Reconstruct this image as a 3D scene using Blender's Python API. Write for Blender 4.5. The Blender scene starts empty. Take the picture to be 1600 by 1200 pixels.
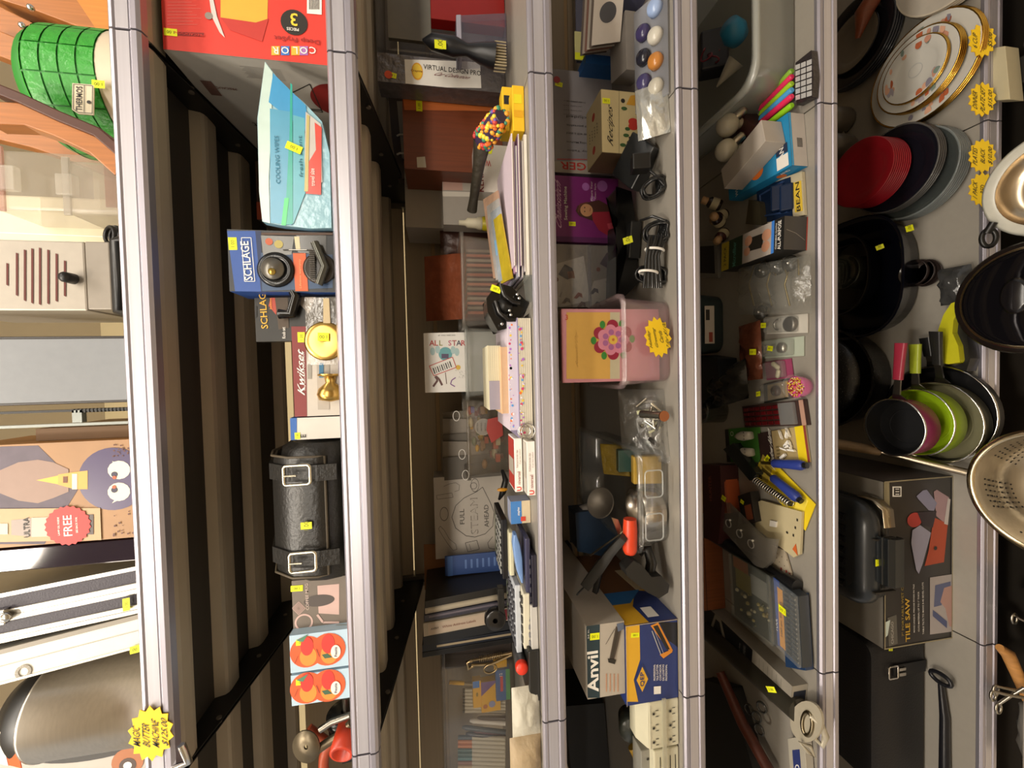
import bpy, math, random
from mathutils import Vector as V3, Matrix
S = bpy.context.scene
COL = S.collection
random.seed(7)
PI = math.pi

# ------------------------------------------------------------------ camera (held sideways: the picture's left edge is up)
PITCH, YAW, ROLL, FPX = .1731, -.0275, .0287, 640.0
CAM = V3((.0601, -.7579, 1.6))
cp, sp, cy, sy, cr, sr = math.cos(PITCH), math.sin(PITCH), math.cos(YAW), math.sin(YAW), math.cos(ROLL), math.sin(ROLL)
FW = V3((sy*cp, cy*cp, -sp)); r0 = V3((cy, -sy, 0)); d0 = FW.cross(r0)
RR = cr*r0 + sr*d0; DD = -sr*r0 + cr*d0
cam = bpy.data.objects.new('camera', bpy.data.cameras.new('camera')); COL.objects.link(cam)
cam.data.sensor_width = 36; cam.data.lens = FPX/1600*36; cam.data.clip_start = .01
m4 = Matrix((DD, RR, -FW)).transposed().to_4x4(); m4.translation = CAM
cam.matrix_world = m4
S.camera = cam
# ------------------------------------------------------------------ world, lamps, exposure
w = bpy.data.worlds.new('world'); S.world = w; w.use_nodes = True
w.node_tree.nodes['Background'].inputs[0].default_value = (1, .95, .90, 1)
w.node_tree.nodes['Background'].inputs[1].default_value = .36
def area(name, loc, size, power, col, target, shape='DISK'):
    l = bpy.data.lights.new(name, 'AREA'); l.shape = shape; l.size = size if shape == 'DISK' else size[0]
    if shape == 'RECTANGLE': l.size_y = size[1]
    l.energy = power; l.color = col
    o = bpy.data.objects.new(name, l); COL.objects.link(o); o.location = loc
    o.rotation_euler = (V3(target)-V3(loc)).to_track_quat('-Z', 'Y').to_euler()
    return o
area('ceiling_lamp', (-.81, -1.70, 3.9), .32, 26, (1, .89, .74), (-.2, -.1, 0))
area('ceiling_lamp_aisle', (.1, -1.05, 3.9), (4.2, .3), 58, (1, .92, .81), (.1, -.45, 1.0), 'RECTANGLE')
area('ceiling_lamp_next_aisle', (.1, -5.4, 3.9), (6.0, .8), 280, (1, .92, .81), (0, 0, 1.6), 'RECTANGLE')
area('ceiling_lamp_far', (-2.6, -1.3, 3.9), .8, 22, (1, .88, .74), (0, .2, 1.2))
S.view_settings.view_transform = 'Standard'; S.view_settings.look = 'None'
S.view_settings.exposure = .42; S.view_settings.gamma = 1; S.view_settings.use_curve_mapping = False

# ------------------------------------------------------------------ materials
MATS = {}
def hexc(h):
    h = h.lstrip('#'); c = [int(h[i:i+2], 16)/255 for i in (0, 2, 4)]
    return tuple((x/12.92 if x <= .04045 else ((x+.055)/1.055)**2.4) for x in c)
def mat(color, rough=.55, metal=0, kind='', amt=.08, scale=60):
    """procedural material, one per look: a little uneven tone and roughness"""
    key = (color, rough, metal, kind, amt, scale)
    if key in MATS: return MATS[key]
    m = bpy.data.materials.new('mat_%s_%d' % (kind or 'plain', len(MATS))); m.use_nodes = True
    nt = m.node_tree; N = nt.nodes; L = nt.links; b = N['Principled BSDF']; out = N['Material Output']
    c = hexc(color)
    b.inputs['Roughness'].default_value = rough; b.inputs['Metallic'].default_value = metal
    tc = N.new('ShaderNodeTexCoord'); no = N.new('ShaderNodeTexNoise'); no.inputs['Scale'].default_value = scale; no.inputs['Detail'].default_value = 4
    mp = N.new('ShaderNodeMapping'); L.new(tc.outputs['Object'], mp.inputs[0]); L.new(mp.outputs[0], no.inputs['Vector'])
    mx = N.new('ShaderNodeMixRGB'); L.new(no.outputs[0], mx.inputs[0])
    mx.inputs[1].default_value = tuple(x*(1-amt) for x in c)+(1,); mx.inputs[2].default_value = tuple(min(1, x*(1+amt)) for x in c)+(1,)
    L.new(mx.outputs[0], b.inputs['Base Color'])
    if kind in ('wood', 'brush', 'brushx'):
        mp.inputs['Scale'].default_value = {'wood': (3, 1, .12), 'brush': (.02, .02, 3), 'brushx': (.02, 3, 3)}[kind]
        amt2 = .35 if kind == 'wood' else .12
        mx.inputs[1].default_value = tuple(x*(1-amt2) for x in c)+(1,); mx.inputs[2].default_value = tuple(min(1, x*(1+amt2)) for x in c)+(1,)
    if kind in ('bump', 'speck', 'crinkle', 'tile', 'leather'):
        bp = N.new('ShaderNodeBump'); bp.inputs['Strength'].default_value = {'bump': .3, 'speck': .2, 'crinkle': .8, 'tile': .6, 'leather': .25}[kind]
        bp.inputs['Distance'].default_value = .004
        L.new(no.outputs[0], bp.inputs['Height']); L.new(bp.outputs[0], b.inputs['Normal'])
    if kind == 'speck':
        vo = N.new('ShaderNodeTexNoise'); vo.inputs['Scale'].default_value = 420; L.new(tc.outputs['Object'], vo.inputs['Vector'])
        rp = N.new('ShaderNodeValToRGB'); rp.color_ramp.elements[0].position = .66; rp.color_ramp.elements[1].position = .72
        rp.color_ramp.elements[0].color = c+(1,); rp.color_ramp.elements[1].color = (.35, .33, .3, 1)
        L.new(vo.outputs[0], rp.inputs[0]); L.new(rp.outputs[0], b.inputs['Base Color'])
    if kind in ('clear', 'frost', 'bag'):
        # thin clear plastic: see-through, with a glossy skin and a slight milky body
        tr = N.new('ShaderNodeBsdfTransparent'); tr.inputs[0].default_value = tuple(.86+.14*x for x in c)+(1,)
        gl = N.new('ShaderNodeBsdfGlossy'); gl.inputs['Roughness'].default_value = rough
        df = N.new('ShaderNodeBsdfDiffuse'); df.inputs[0].default_value = c+(1,)
        tl = N.new('ShaderNodeBsdfTranslucent'); tl.inputs[0].default_value = c+(1,)
        ad = N.new('ShaderNodeMixShader'); ad.inputs[0].default_value = .5; L.new(df.outputs[0], ad.inputs[1]); L.new(tl.outputs[0], ad.inputs[2])
        m1 = N.new('ShaderNodeMixShader'); m1.inputs[0].default_value = amt; L.new(tr.outputs[0], m1.inputs[1]); L.new(ad.outputs[0], m1.inputs[2])
        lw = N.new('ShaderNodeLayerWeight'); lw.inputs[0].default_value = .36
        pw = N.new('ShaderNodeMath'); pw.operation = 'POWER'; L.new(lw.outputs['Facing'], pw.inputs[0]); pw.inputs[1].default_value = 2.5
        fr = N.new('ShaderNodeMath'); fr.operation = 'MULTIPLY_ADD'; L.new(pw.outputs[0], fr.inputs[0]); fr.inputs[1].default_value = .55; fr.inputs[2].default_value = .06
        bp = N.new('ShaderNodeBump'); bp.inputs['Strength'].default_value = {'clear': .05, 'frost': .1, 'bag': 1.0}[kind]; bp.inputs['Distance'].default_value = .006
        no.inputs['Scale'].default_value = 35 if kind == 'bag' else 12
        L.new(no.outputs[0], bp.inputs['Height']); L.new(bp.outputs[0], gl.inputs['Normal']); L.new(bp.outputs[0], lw.inputs['Normal'])
        m2 = N.new('ShaderNodeMixShader'); L.new(fr.outputs[0], m2.inputs[0]); L.new(m1.outputs[0], m2.inputs[1]); L.new(gl.outputs[0], m2.inputs[2])
        L.new(m2.outputs[0], out.inputs['Surface'])
    MATS[key] = m
    return m
def paper(c): return mat(c, .5, 0, '', .05)
def gloss(c): return mat(c, .22, 0, '', .04)
def plast(c): return mat(c, .38, 0, '', .05)
def clear(c='#e8ecec', a=.18, r=.12): return mat(c, r, 0, 'clear', a*.55)
def bagm(c='#e8e8e8', a=.10): return mat(c, .15, 0, 'bag', a)
def metal(c='#c8c8c8', r=.3): return mat(c, r, 1, '', .05)
YEL = mat('#e9ee12', .5, 0, '', .03); INK = paper('#26221c'); WHT = paper('#e8e4dc'); BLK = plast('#141312'); CHR = metal('#d8d6d0', .18)
STARC = mat('#f7cf18', .5, 0, '', .04)

# ------------------------------------------------------------------ where a pixel of the photograph lies in the room
def ray(px, py): return FW + DD*(px-800)/FPX + RR*(600-py)/FPX
def at(px, py, Y):
    r = ray(px, py); return CAM + r*((Y-CAM.y)/r.y)
def atz(px, py, z):
    r = ray(px, py); return CAM + r*((z-CAM.z)/r.z)
def P(*a): return V3(a)

# ------------------------------------------------------------------ mesh building
TXT = {}
def text_geo(s, bold):
    k = (s, bold)
    if k not in TXT:
        cu = bpy.data.curves.new('t', 'FONT'); cu.body = s; cu.offset = .012*bold; cu.resolution_u = 2
        o = bpy.data.objects.new('t', cu); me = o.to_mesh()
        vs = [v.co.copy() for v in me.vertices]; fs = [tuple(p.vertices) for p in me.polygons]
        o.to_mesh_clear(); bpy.data.objects.remove(o); bpy.data.curves.remove(cu)
        x0 = min(v.x for v in vs); x1 = max(v.x for v in vs); y0 = min(v.y for v in vs); y1 = max(v.y for v in vs)
        TXT[k] = ([((v.x-x0)/(x1-x0)-.5, (v.y-y0)/(y1-y0)-.5) for v in vs], fs, (x1-x0)/(y1-y0))
    return TXT[k]
class Face:
    """a flat face: O one corner, U along it, W up it, N outward"""
    def __init__(s, O, U, W):
        s.O, s.U, s.W = V3(O), V3(U), V3(W); s.w, s.h = s.U.length, s.W.length
        s.u, s.v = s.U.normalized(), s.W.normalized(); s.N = s.u.cross(s.v).normalized()
    def p(s, a, b, k=0): return s.O + s.U*a + s.W*b + s.N*(k*.00035)
def upright(px0, px1, py0, py1, Y, zb=None):
    """upright face facing the aisle at depth Y, from its picture extents; px0 top, px1 bottom, py0 right, py1 left"""
    pm, qm = (px0+px1)/2, (py0+py1)/2
    xl, xr = at(pm, py1, Y).x, at(pm, py0, Y).x; zt = at(px0, qm, Y).z
    if zb is None: zb = at(px1, qm, Y).z
    return Face((xl, Y, zb), (xr-xl, 0, 0), (0, 0, zt-zb))
def corners(bl, br, tl):
    a, b, c = at(*bl), at(*br), at(*tl); return Face(a, b-a, c-a)
class M:
    def __init__(s): s.v = []; s.f = []; s.mi = []; s.ms = []; s.sm = []; s.kc = 0
    def kk(s, k): s.kc += 1; return k+s.kc*.05   # every further print lies a hair above the last
    def slot(s, m):
        if m not in s.ms: s.ms.append(m)
        return s.ms.index(m)
    def add(s, vs, fs, m, smooth=False):
        n = len(s.v); k = s.slot(m); s.v += [V3(v) for v in vs]
        for f in fs: s.f.append([i+n for i in f]); s.mi.append(k); s.sm.append(smooth)
        return s
    def box(s, x0, x1, y0, y1, z0, z1, m):
        return s.hexa([(x0, y0, z0), (x1, y0, z0), (x1, y1, z0), (x0, y1, z0), (x0, y0, z1), (x1, y0, z1), (x1, y1, z1), (x0, y1, z1)], m)
    def hexa(s, p, m): return s.add(p, [(3, 2, 1, 0), (4, 5, 6, 7), (0, 1, 5, 4), (1, 2, 6, 5), (2, 3, 7, 6), (3, 0, 4, 7)], m)
    def slab(s, F, d, m, a0=0, b0=0, a1=1, b1=1, out=0):
        """box behind a face, d thick"""
        n = F.N; q = [F.O+F.U*a+F.W*b+n*out for a, b in ((a0, b0), (a1, b0), (a1, b1), (a0, b1))]
        return s.hexa([x-n*d for x in q]+q, m)
    def poly(s, F, pts, m, k=1):
        k = s.kk(k); return s.add([F.p(a, b, k) for a, b in pts], [list(range(len(pts)))], m)
    def rect(s, F, a0, b0, a1, b1, m, k=1): return s.poly(F, [(a0, b0), (a1, b0), (a1, b1), (a0, b1)], m, k)
    def disc(s, F, a, b, r, m, k=1, n=24, ry=None, r0=0, t0=0, t1=2*PI):
        k = s.kk(k); ry = ry or r; c = F.p(a, b, k); o = [c+F.u*(r*math.cos(t0+(t1-t0)*i/n))+F.v*(ry*math.sin(t0+(t1-t0)*i/n)) for i in range(n+1)]
        if r0: 
            i_ = [c+(p-c)*r0 for p in o]; return s.add(o+i_, [(i, i+1, n+2+i, n+1+i) for i in range(n)], m)
        return s.add([c]+o, [(0, i+1, i+2) for i in range(n)], m)
    def star(s, F, a, b, r, m, k=1, n=14, inner=.82, sx=1):
        k = s.kk(k); c = F.p(a, b, k); o = [c+F.u*(sx*r*(1 if i % 2 == 0 else inner)*math.cos(PI*i/n))+F.v*(r*(1 if i % 2 == 0 else inner)*math.sin(PI*i/n)) for i in range(2*n)]
        return s.add([c]+o, [(0, 1+i, 1+(i+1) % (2*n)) for i in range(2*n)], m)
    def line(s, F, pts, w, m, k=1):
        """a drawn line of width w metres"""
        k = s.kk(k)
        for p, q in zip(pts, pts[1:]):
            A, B = F.p(*p, k), F.p(*q, k); d = B-A
            if d.length < 1e-6: continue
            t = F.N.cross(d).normalized()*w/2; s.add([A-t, B-t, B+t, A+t], [(0, 1, 2, 3)], m)
        return s
    def txt(s, F, st, a, b, h, m, rot=0, wmax=None, k=2, bold=1, slant=0):
        """writing centred at (a,b), h metres tall; rot in degrees turns it on the face"""
        k = s.kk(k); vs, fs, ar = text_geo(st, bold); w = wmax if wmax else h*ar
        t = math.radians(rot); c = F.p(a, b, k); eu = F.u*math.cos(t)+F.v*math.sin(t); ev = F.v*math.cos(t)-F.u*math.sin(t)
        return s.add([c+eu*((x+slant*y)*w)+ev*(y*h) for x, y in vs], fs, m)
    def ring(s, rings, m, smooth=True, cap0=True, cap1=True, closed=True):
        """skin through rings of equal count"""
        n = len(rings[0]); vs = [p for r in rings for p in r]; fs = []
        for j in range(len(rings)-1):
            for i in range(n if closed else n-1): fs.append((j*n+i, j*n+(i+1) % n, (j+1)*n+(i+1) % n, (j+1)*n+i))
        s.add(vs, fs, m, smooth)
        if cap0: s.add(list(reversed(rings[0])), [list(range(n))], m)
        if cap1: s.add(rings[-1], [list(range(n))], m)
        return s
    def lathe(s, O, A, prof, m, n=32, smooth=True, cap0=False, cap1=False, sx=1, X=None):
        """turned shape: profile of (radius, distance along axis A from O)"""
        A = V3(A).normalized(); X = V3(X) if X else (V3((1, 0, 0)) if abs(A.x) < .8 else V3((0, 1, 0))); X = (X-A*X.dot(A)).normalized(); Y = A.cross(X)
        rs = [[V3(O)+A*h+X*(r*sx*math.cos(2*PI*i/n))+Y*(r*math.sin(2*PI*i/n)) for i in range(n)] for r, h in prof]
        return s.ring(rs, m, smooth, cap0, cap1)
    def cyl(s, p, q, r, m, r2=None, n=20):
        p, q = V3(p), V3(q); r2 = r if r2 is None else r2
        return s.lathe(p, q-p, [(r, 0), (r2, (q-p).length)], m, n, True, True, True)
    def tube(s, pts, r, m, n=8, cyc=False):
        pts = [V3(p) for p in pts]; rs = []; up = None; N = len(pts)
        for i, p in enumerate(pts):
            a = pts[(i-1) % N] if (cyc or i) else p; b = pts[(i+1) % N] if (cyc or i < N-1) else p
            t = (b-a).normalized()
            if up is None: up = V3((0, 0, 1)) if abs(t.z) < .8 else V3((0, 1, 0))
            x = (up-t*up.dot(t)); x = x.normalized() if x.length > 1e-4 else t.orthogonal().normalized(); y = t.cross(x); up = x
            rr = r[i] if isinstance(r, (list, tuple)) else r
            rs.append([p+x*(rr*math.cos(2*PI*k/n))+y*(rr*math.sin(2*PI*k/n)) for k in range(n)])
        if cyc: rs.append(rs[0])
        return s.ring(rs, m, True, not cyc, not cyc)
    def ball(s, c, r, m, n=20, sc=(1, 1, 1)):
        rs = [[V3(c)+V3((r*sc[0]*math.sin(t)*math.cos(2*PI*i/n), r*sc[1]*math.sin(t)*math.sin(2*PI*i/n), -r*sc[2]*math.cos(t))) for i in range(n)] for t in [PI*(j+.02)/(n//2+.04) for j in range(n//2+1)]]
        return s.ring(rs, m)
    def prism(s, F, pts, d, m, out=0, smooth=False):
        """outline on a face pushed back by d"""
        a = [F.O+F.U*x+F.W*y+F.N*out for x, y in pts]; b = [p-F.N*d for p in a]
        s.ring([b, a], m, smooth, True, True); return s
    def build(s, name, parent=None, label=None, bev=0, cat=None, group=None, kind=None, sub=0, solid=0):
        if parent is None: o0 = sum(s.v, V3())/len(s.v); zmin = min(v.z for v in s.v); o0.z = zmin
        else: o0 = WPOS[parent.name]
        me = bpy.data.meshes.new(name); me.from_pydata([v-o0 for v in s.v], [], s.f)
        for m in s.ms: me.materials.append(m)
        me.polygons.foreach_set('material_index', s.mi); me.polygons.foreach_set('use_smooth', s.sm); me.update()
        o = bpy.data.objects.new(name, me); COL.objects.link(o)
        if parent is None: o.location = o0
        else: o.parent = parent
        WPOS[o.name] = o0.copy()
        if solid: md = o.modifiers.new('t', 'SOLIDIFY'); md.thickness = solid
        if bev: md = o.modifiers.new('b', 'BEVEL'); md.width = bev; md.segments = 2; md.limit_method = 'ANGLE'; md.angle_limit = .6; md.harden_normals = False
        if sub: md = o.modifiers.new('s', 'SUBSURF'); md.levels = md.render_levels = sub
        if label: o['label'] = label
        if cat: o['category'] = cat
        if group: o['group'] = group
        if kind: o['kind'] = kind
        return o
WPOS = {}
def thing(name, label, cat, loc, group=None):
    o = bpy.data.objects.new(name, None); COL.objects.link(o); o.location = loc; o.empty_display_size = .02
    WPOS[o.name] = V3(loc); o['label'] = label; o['category'] = cat
    if group: o['group'] = group
    return o
def tag(o, F, a, b, w=.019, h=.013, rot=0, k=3, txt='1.00'):
    """small yellow price sticker"""
    m = M(); c = F.p(a, b, k); t = math.radians(rot); eu = F.u*math.cos(t)+F.v*math.sin(t); ev = F.v*math.cos(t)-F.u*math.sin(t)
    G = Face(c-eu*w/2-ev*h/2, eu*w, ev*h); m.rect(G, 0, 0, 1, 1, YEL, 0); m.txt(G, txt, .5, .5, h*.42, paper('#6a6a10'), k=1, bold=0)
    m.build('price_tag', o)
def fpx(F, px, py):
    """(a,b) on a face of the spot seen at a pixel"""
    r = ray(px, py); t = (F.O-CAM).dot(F.N)/r.dot(F.N); p = CAM+r*t-F.O
    return p.dot(F.U)/F.w**2, p.dot(F.W)/F.h**2
def ptag(o, F, px, py, rot=0, w=.019, h=.013, k=3): a, b = fpx(F, px, py); tag(o, F, a, b, w, h, rot, k)
def carton(name, label, cat, F, d, m, prints=None, bev=.0012, group=None, tags=(), side=None):
    """closed box behind face F with prints on its front"""
    b = M(); b.slab(F, d, m)
    if prints: prints(b, F)
    o = b.build(name, None, label, bev, cat, group)
    for t in tags: ptag(o, F, *t)
    return o
def sideF(F, d, which):
    """side faces of the box behind F: R right, L left, T top"""
    n = -F.N*d
    if which == 'R': return Face(F.O+F.U, n, F.W)
    if which == 'L': return Face(F.O+n, -n, F.W)
    return Face(F.O+F.W, F.U, n)
def rpts(x0, x1, y0, y1, r, n=5):
    """rounded rectangle outline"""
    o = []
    for cx, cy_, t in ((x1-r, y0+r, -90), (x1-r, y1-r, 0), (x0+r, y1-r, 90), (x0+r, y0+r, 180)):
        for i in range(n+1):
            a = math.radians(t+90*i/n); o.append((cx+r*math.cos(a), cy_+r*math.sin(a)))
    return o
def tub(name, label, cat, c, wx, wy, h, m, rot=0, taper=.85, rim=.008, lip='rim', group=None, rad=.02, parent=None, th=.0018):
    """open-topped plastic tub standing at c; rim part on top"""
    R = Matrix.Rotation(rot, 3, 'Z'); c = V3(c)
    def ringat(s_, z, off=0): return [c+R@V3((x, y, z)) for x, y in rpts(-wx/2*s_-off, wx/2*s_+off, -wy/2*s_-off, wy/2*s_+off, rad)]
    t = thing(name, label, cat, c, group)
    b = M(); b.ring([ringat(taper, .0), ringat(taper+.03, .004), ringat(1, h)], m, True, True, False); b.ring([ringat(1, h, -th), ringat(taper+.02, .005, -th)], m, True, False, True); b.build('tub_body', t)
    q = M(); q.ring([ringat(1, h, -th), ringat(1, h+.002, -th), ringat(1, h+.003, rim), ringat(1, h-.006, rim), ringat(1, h-.006, rim-.0015), ringat(1, h, rim-.0015), ringat(1, h, 0)], m, True, False, False); q.build(lip, t)
    return t
DECK = {1: 2.092, 2: 1.772, 3: 1.424, 4: 1.127, 5: .802, 6: .357}
DEP = .589; HW = .61

# ------------------------------------------------------------------ room and shelving
FLOORM = mat('#dccfb8', .5, 0, '', .12, 8); WALLM = mat('#d8c79c', .8, 0, '', .05, 6)
def struct(name, m, *b): o = M(); o.box(*b, m); o = o.build(name); o['kind'] = 'structure'; return o
struct('floor', FLOORM, -4, 4, -7, 2.6, -.05, 0)
struct('ceiling', mat('#d9cfbd', .8, 0, '', .04, 8), -4, 4, -7, 2.6, 3.95, 4.0)
struct('wall_back', WALLM, -4, 4, 2.6, 2.68, 0, 3.95)
struct('opposite_light_blocker', mat('#b5a68e', .8, 0, '', .2, 5), -3, 3, -2.5, -2.4, 0, 2.42)  # unseen stand-in for the opposite gondola, added to block and bounce lamp light
LIPM = mat('#aca8b2', .38, .75, 'brushx'); LIPW = mat('#c2bfc6', .34, .6, 'brushx'); DKM = mat('#9c968c', .45, .25, '', .06); RIBM = mat('#b4a894', .5, .35, '', .08, 20)
UNDM = mat('#3a342d', .6, .2, '', .1); BRKM = mat('#1b1917', .5, .3); PANM = mat('#b5a58c', .6, .1, 'brush'); UPM = mat('#6f675c', .5, .5); SLITM = mat('#c9ad84', .7)
ORD = ['top', 'second', 'third', 'fourth', 'fifth', 'sixth']
def shelf(n, bay, x0, x1):
    z = DECK[n]; t = thing('metal_shelf', '%s grey metal shelf counted from above in the %s bay' % (ORD[n-1], {0: 'middle', 1: 'side bay past the fryer box', -1: 'side bay past the canister'}[bay]), 'shelf', ((x0+x1)/2, 0, z), 'shelf_metal')
    t['label'] = {0: '%s shelf from the top with silver front lip, full-width middle bay', 1: '%s shelf from the top, stub of the neighbouring bay beyond the china plates', -1: '%s shelf from the top, stub of the neighbouring bay beyond the power strip'}[bay] % ORD[n-1]
    del t['group']
    g = .0016; x0 += g; x1 -= g
    d = M(); d.box(x0, x1, 0, DEP, z-.004, z, DKM); d.build('deck', t)
    u = M(); u.box(x0+.002, x1-.002, .02, DEP-.005, z-.0085, z-.0042, UNDM); u.build('underside', t)
    # rolled front lip: nose, shallow label channel, flange
    prof = [(0, 0), (-.008, .0015), (-.0125, -.002), (-.0135, -.007), (-.0115, -.010), (-.0115, -.030), (-.0145, -.032), (-.0145, -.040), (-.011, -.045), (.002, -.047), (.002, -.041), (-.004, -.038), (-.004, -.006), (0, -.004)]
    l = M(); l.ring([[P(x, y, z+h) for y, h in prof] for x in (x0, x1)], LIPM, False, True, True)
    l.box(x0+.0005, x1-.0005, -.0125, -.0116, z-.0285, z-.0105, LIPW)
    l.build('front_lip', t, bev=.0008)
    for i, (y0, y1, h) in enumerate(((.002, .066, .040), (.178, .244, .031), (.334, .402, .031), (.545, .583, .036))):
        r = M(); pr = [(y0, -.0087), (y0+.006, -h+.004), (y0+.012, -h), (y0+.02, -h-.0015), (y1-.02, -h-.0015), (y1-.01, -h), (y1-.004, -h+.004), (y1, -.0087)]
        r.ring([[P(x, y, z+k) for y, k in pr] for x in (x0+.004, x1-.004)], RIBM, False, True, True); r.build('stiffening_rib', t)
    for x in ((x0+.001, x0+.0035), (x1-.0035, x1-.001)):
        if abs(x[0]) > 1.4: continue
        b = M(); pr = [(.02, -.0087), (.02, -.040), (.10, -.05), (DEP-.01, -.10), (DEP+.003, -.10), (DEP+.003, -.0087)]
        b.ring([[P(xx, y, z+k) for y, k in pr] for xx in x], BRKM, False, True, True)
        for yy in (.12, .3, .47): b.cyl((x[0]-.003, yy, z-.045), (x[1]+.003, yy, z-.045), .005, UPM, n=8)
        b.build('bracket', t)
for n in range(1, 7):
    shelf(n, 0, -HW, HW)
    shelf(n, 1, HW, HW+1.2); shelf(n, -1, -HW-1.2, -HW)
shelf_base = M(); shelf_base.box(-1.82, 1.82, -.02, DEP, .085, .10, UNDM); shelf_base.box(-1.82, 1.82, 0, .02, 0, .085, UNDM)
shelf_base.build('base_deck', None, 'dark base deck of the shelving below the sixth shelf', 0, 'shelf')
for x in (-HW, HW):
    u = M(); u.box(x-.016, x+.016, DEP+.004, DEP+.05, 0, 2.35, UPM)
    for i in range(46): u.box(x-.004, x+.004, DEP+.0025, DEP+.0045, .1+i*.05, .125+i*.05, BRKM)
    u.build('slotted_upright', None, 'slotted steel upright at the %s end of the middle bay' % ('canister' if x < 0 else 'thermos jug'), 0, 'upright')
for bx0, bx1, nm in ((-HW+.017, HW-.017, 'middle bay'), (HW+.017, HW+1.2, 'bay beyond the china plates'), (-HW-1.2, -HW-.017, 'bay beyond the power strip')):
    t = thing('back_panel', 'brown-grey metal back panelling with horizontal seams, %s' % nm, 'panel', ((bx0+bx1)/2, DEP+.02, .1))
    for z0, z1 in ((.1, .45), (.456, .80), (.806, 1.14), (1.152, 1.605), (1.617, 1.70), (1.704, 2.05)):
        p = M(); p.box(bx0, bx1, DEP+.016, DEP+.03, z0, z1, PANM); p.build('panel_sheet', t, bev=.002)
    for z in (1.146, 1.611):
        p = M(); p.box(bx0, bx1, DEP+.022, DEP+.03, z-.006, z+.006, SLITM); p.build('seam_strip', t)
# ------------------------------------------------------------------ more helpers for the goods
def PX(m, pts, Y, d, mt, smooth=False):
    """solid with an outline given at depth Y (or a depth per point), d thick going back"""
    f = [at(p[0], p[1], p[2] if len(p) > 2 else Y) for p in pts]
    ar = sum(a.x*b.z-b.x*a.z for a, b in zip(f, f[1:]+f[:1]))
    if ar < 0: f.reverse()
    return m.ring([[p+V3((0, d, 0)) for p in f], f], mt, smooth, True, True)
def PZ(m, pts, z, h, mt):
    """solid lying flat: outline of its top at height z, h thick going down"""
    f = [atz(p[0], p[1], p[2] if len(p) > 2 else z) for p in pts]
    ar = sum(a.x*b.y-b.x*a.y for a, b in zip(f, f[1:]+f[:1]))
    if ar < 0: f.reverse()
    return m.ring([[p-V3((0, 0, h)) for p in f], f], mt, False, True, True)
def ztop(*q):
    """face lying flat from three seen corners: start, end of its width, end of its height, and the height z"""
    bl, br, tl, z = q; a, b, c = atz(*bl, z), atz(*br, z), atz(*tl, z); return Face(a, b-a, c-a)
def ppx(m, F, pts, mt, k=1):
    q = [fpx(F, *p) for p in pts]
    for ax, lim, sg in ((0, 0, 1), (0, 1, -1), (1, 0, 1), (1, 1, -1)):      # keep the print on its face
        o = []
        for i in range(len(q)):
            A, B = q[i-1], q[i]; da, db = (A[ax]-lim)*sg, (B[ax]-lim)*sg
            if (da < 0) != (db < 0): t = da/(da-db); o.append((A[0]+(B[0]-A[0])*t, A[1]+(B[1]-A[1])*t))
            if db >= 0: o.append(B)
        q = o
        if len(q) < 3: return
    ar = sum(a[0]*b[1]-b[0]*a[1] for a, b in zip(q, q[1:]+q[:1]))
    m.poly(F, q if ar > 0 else q[::-1], mt, k)
def tpx(m, F, s_, px, py, h, mt, rot=0, wmax=None, k=3, bold=1, slant=0): a, b = fpx(F, px, py); m.txt(F, s_, a, b, h, mt, rot, wmax, k, bold, slant)
def dpx(m, F, px, py, r, mt, k=2, **kw): a, b = fpx(F, px, py); m.disc(F, a, b, r, mt, k, **kw)
def lpx(m, F, pts, w, mt, k=2): m.line(F, [fpx(F, *p) for p in pts], w, mt, k)
def dup(o, d, label=None):
    c = o.copy(); COL.objects.link(c); c.location = o.location+V3(d)
    if label: c['label'] = label
    for k in [x for x in o.children]:
        e = k.copy(); COL.objects.link(e); e.parent = c
    return c
def crumple(name, label, cat, F, d, mt, seed=1, amp=.006, n=9, parent=None, pinch=0, tag_=None):
    """soft bag: a puffy grid in front of a face"""
    rnd = random.Random(seed); m = M()
    for sgn in (1, -1):
        vs = []
        for j in range(n+1):
            for i in range(n+1):
                a, b = i/n, j/n; e = math.sin(PI*a)*math.sin(PI*b); q = 1-pinch*abs(b-.5)*0-pinch*max(0, b-.75)*4*abs(a-.5)*0
                aa = .5+(a-.5)*(1-pinch*max(0, b-.6)*2)
                vs.append(F.O+F.U*aa+F.W*b+F.N*(sgn*(d*.5*e**.5)+(rnd.uniform(-amp, amp) if 0 < i < n and 0 < j < n else 0)))
        fs = [(j*(n+1)+i, j*(n+1)+i+1, (j+1)*(n+1)+i+1, (j+1)*(n+1)+i) for j in range(n) for i in range(n)]
        if sgn < 0: fs = [tuple(reversed(f)) for f in fs]
        m.add(vs, fs, mt, True)
    return m.build(name, parent, label if parent is None else None, cat=cat if parent is None else None)
def pricestar(F, a, b, r, name, label, lines, rot=0, group=None, h=.011, sx=1):
    m = M(); c = F.p(a, b, 0); t = math.radians(rot); eu = F.u*math.cos(t)+F.v*math.sin(t); ev = F.v*math.cos(t)-F.u*math.sin(t)
    G = Face(c-eu*r-ev*r, eu*2*r, ev*2*r)
    m.star(G, .5, .5, r, STARC, 1, sx=sx); m.star(Face(G.O-G.N*.0008, G.U, G.W), .5, .5, r, mat('#e5b81c', .6), 0, sx=sx)
    n = len(lines)
    for i, s_ in enumerate(lines): m.txt(G, s_, .5, .5+((n-1)/2-i)*1.02/n/1.25, h, INK, 0, k=3, bold=.3, slant=.2, wmax=min(1.4*r*sx, len(s_)*h*.62))
    return m.build(name, None, label, 0, 'price sign', group)

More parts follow.
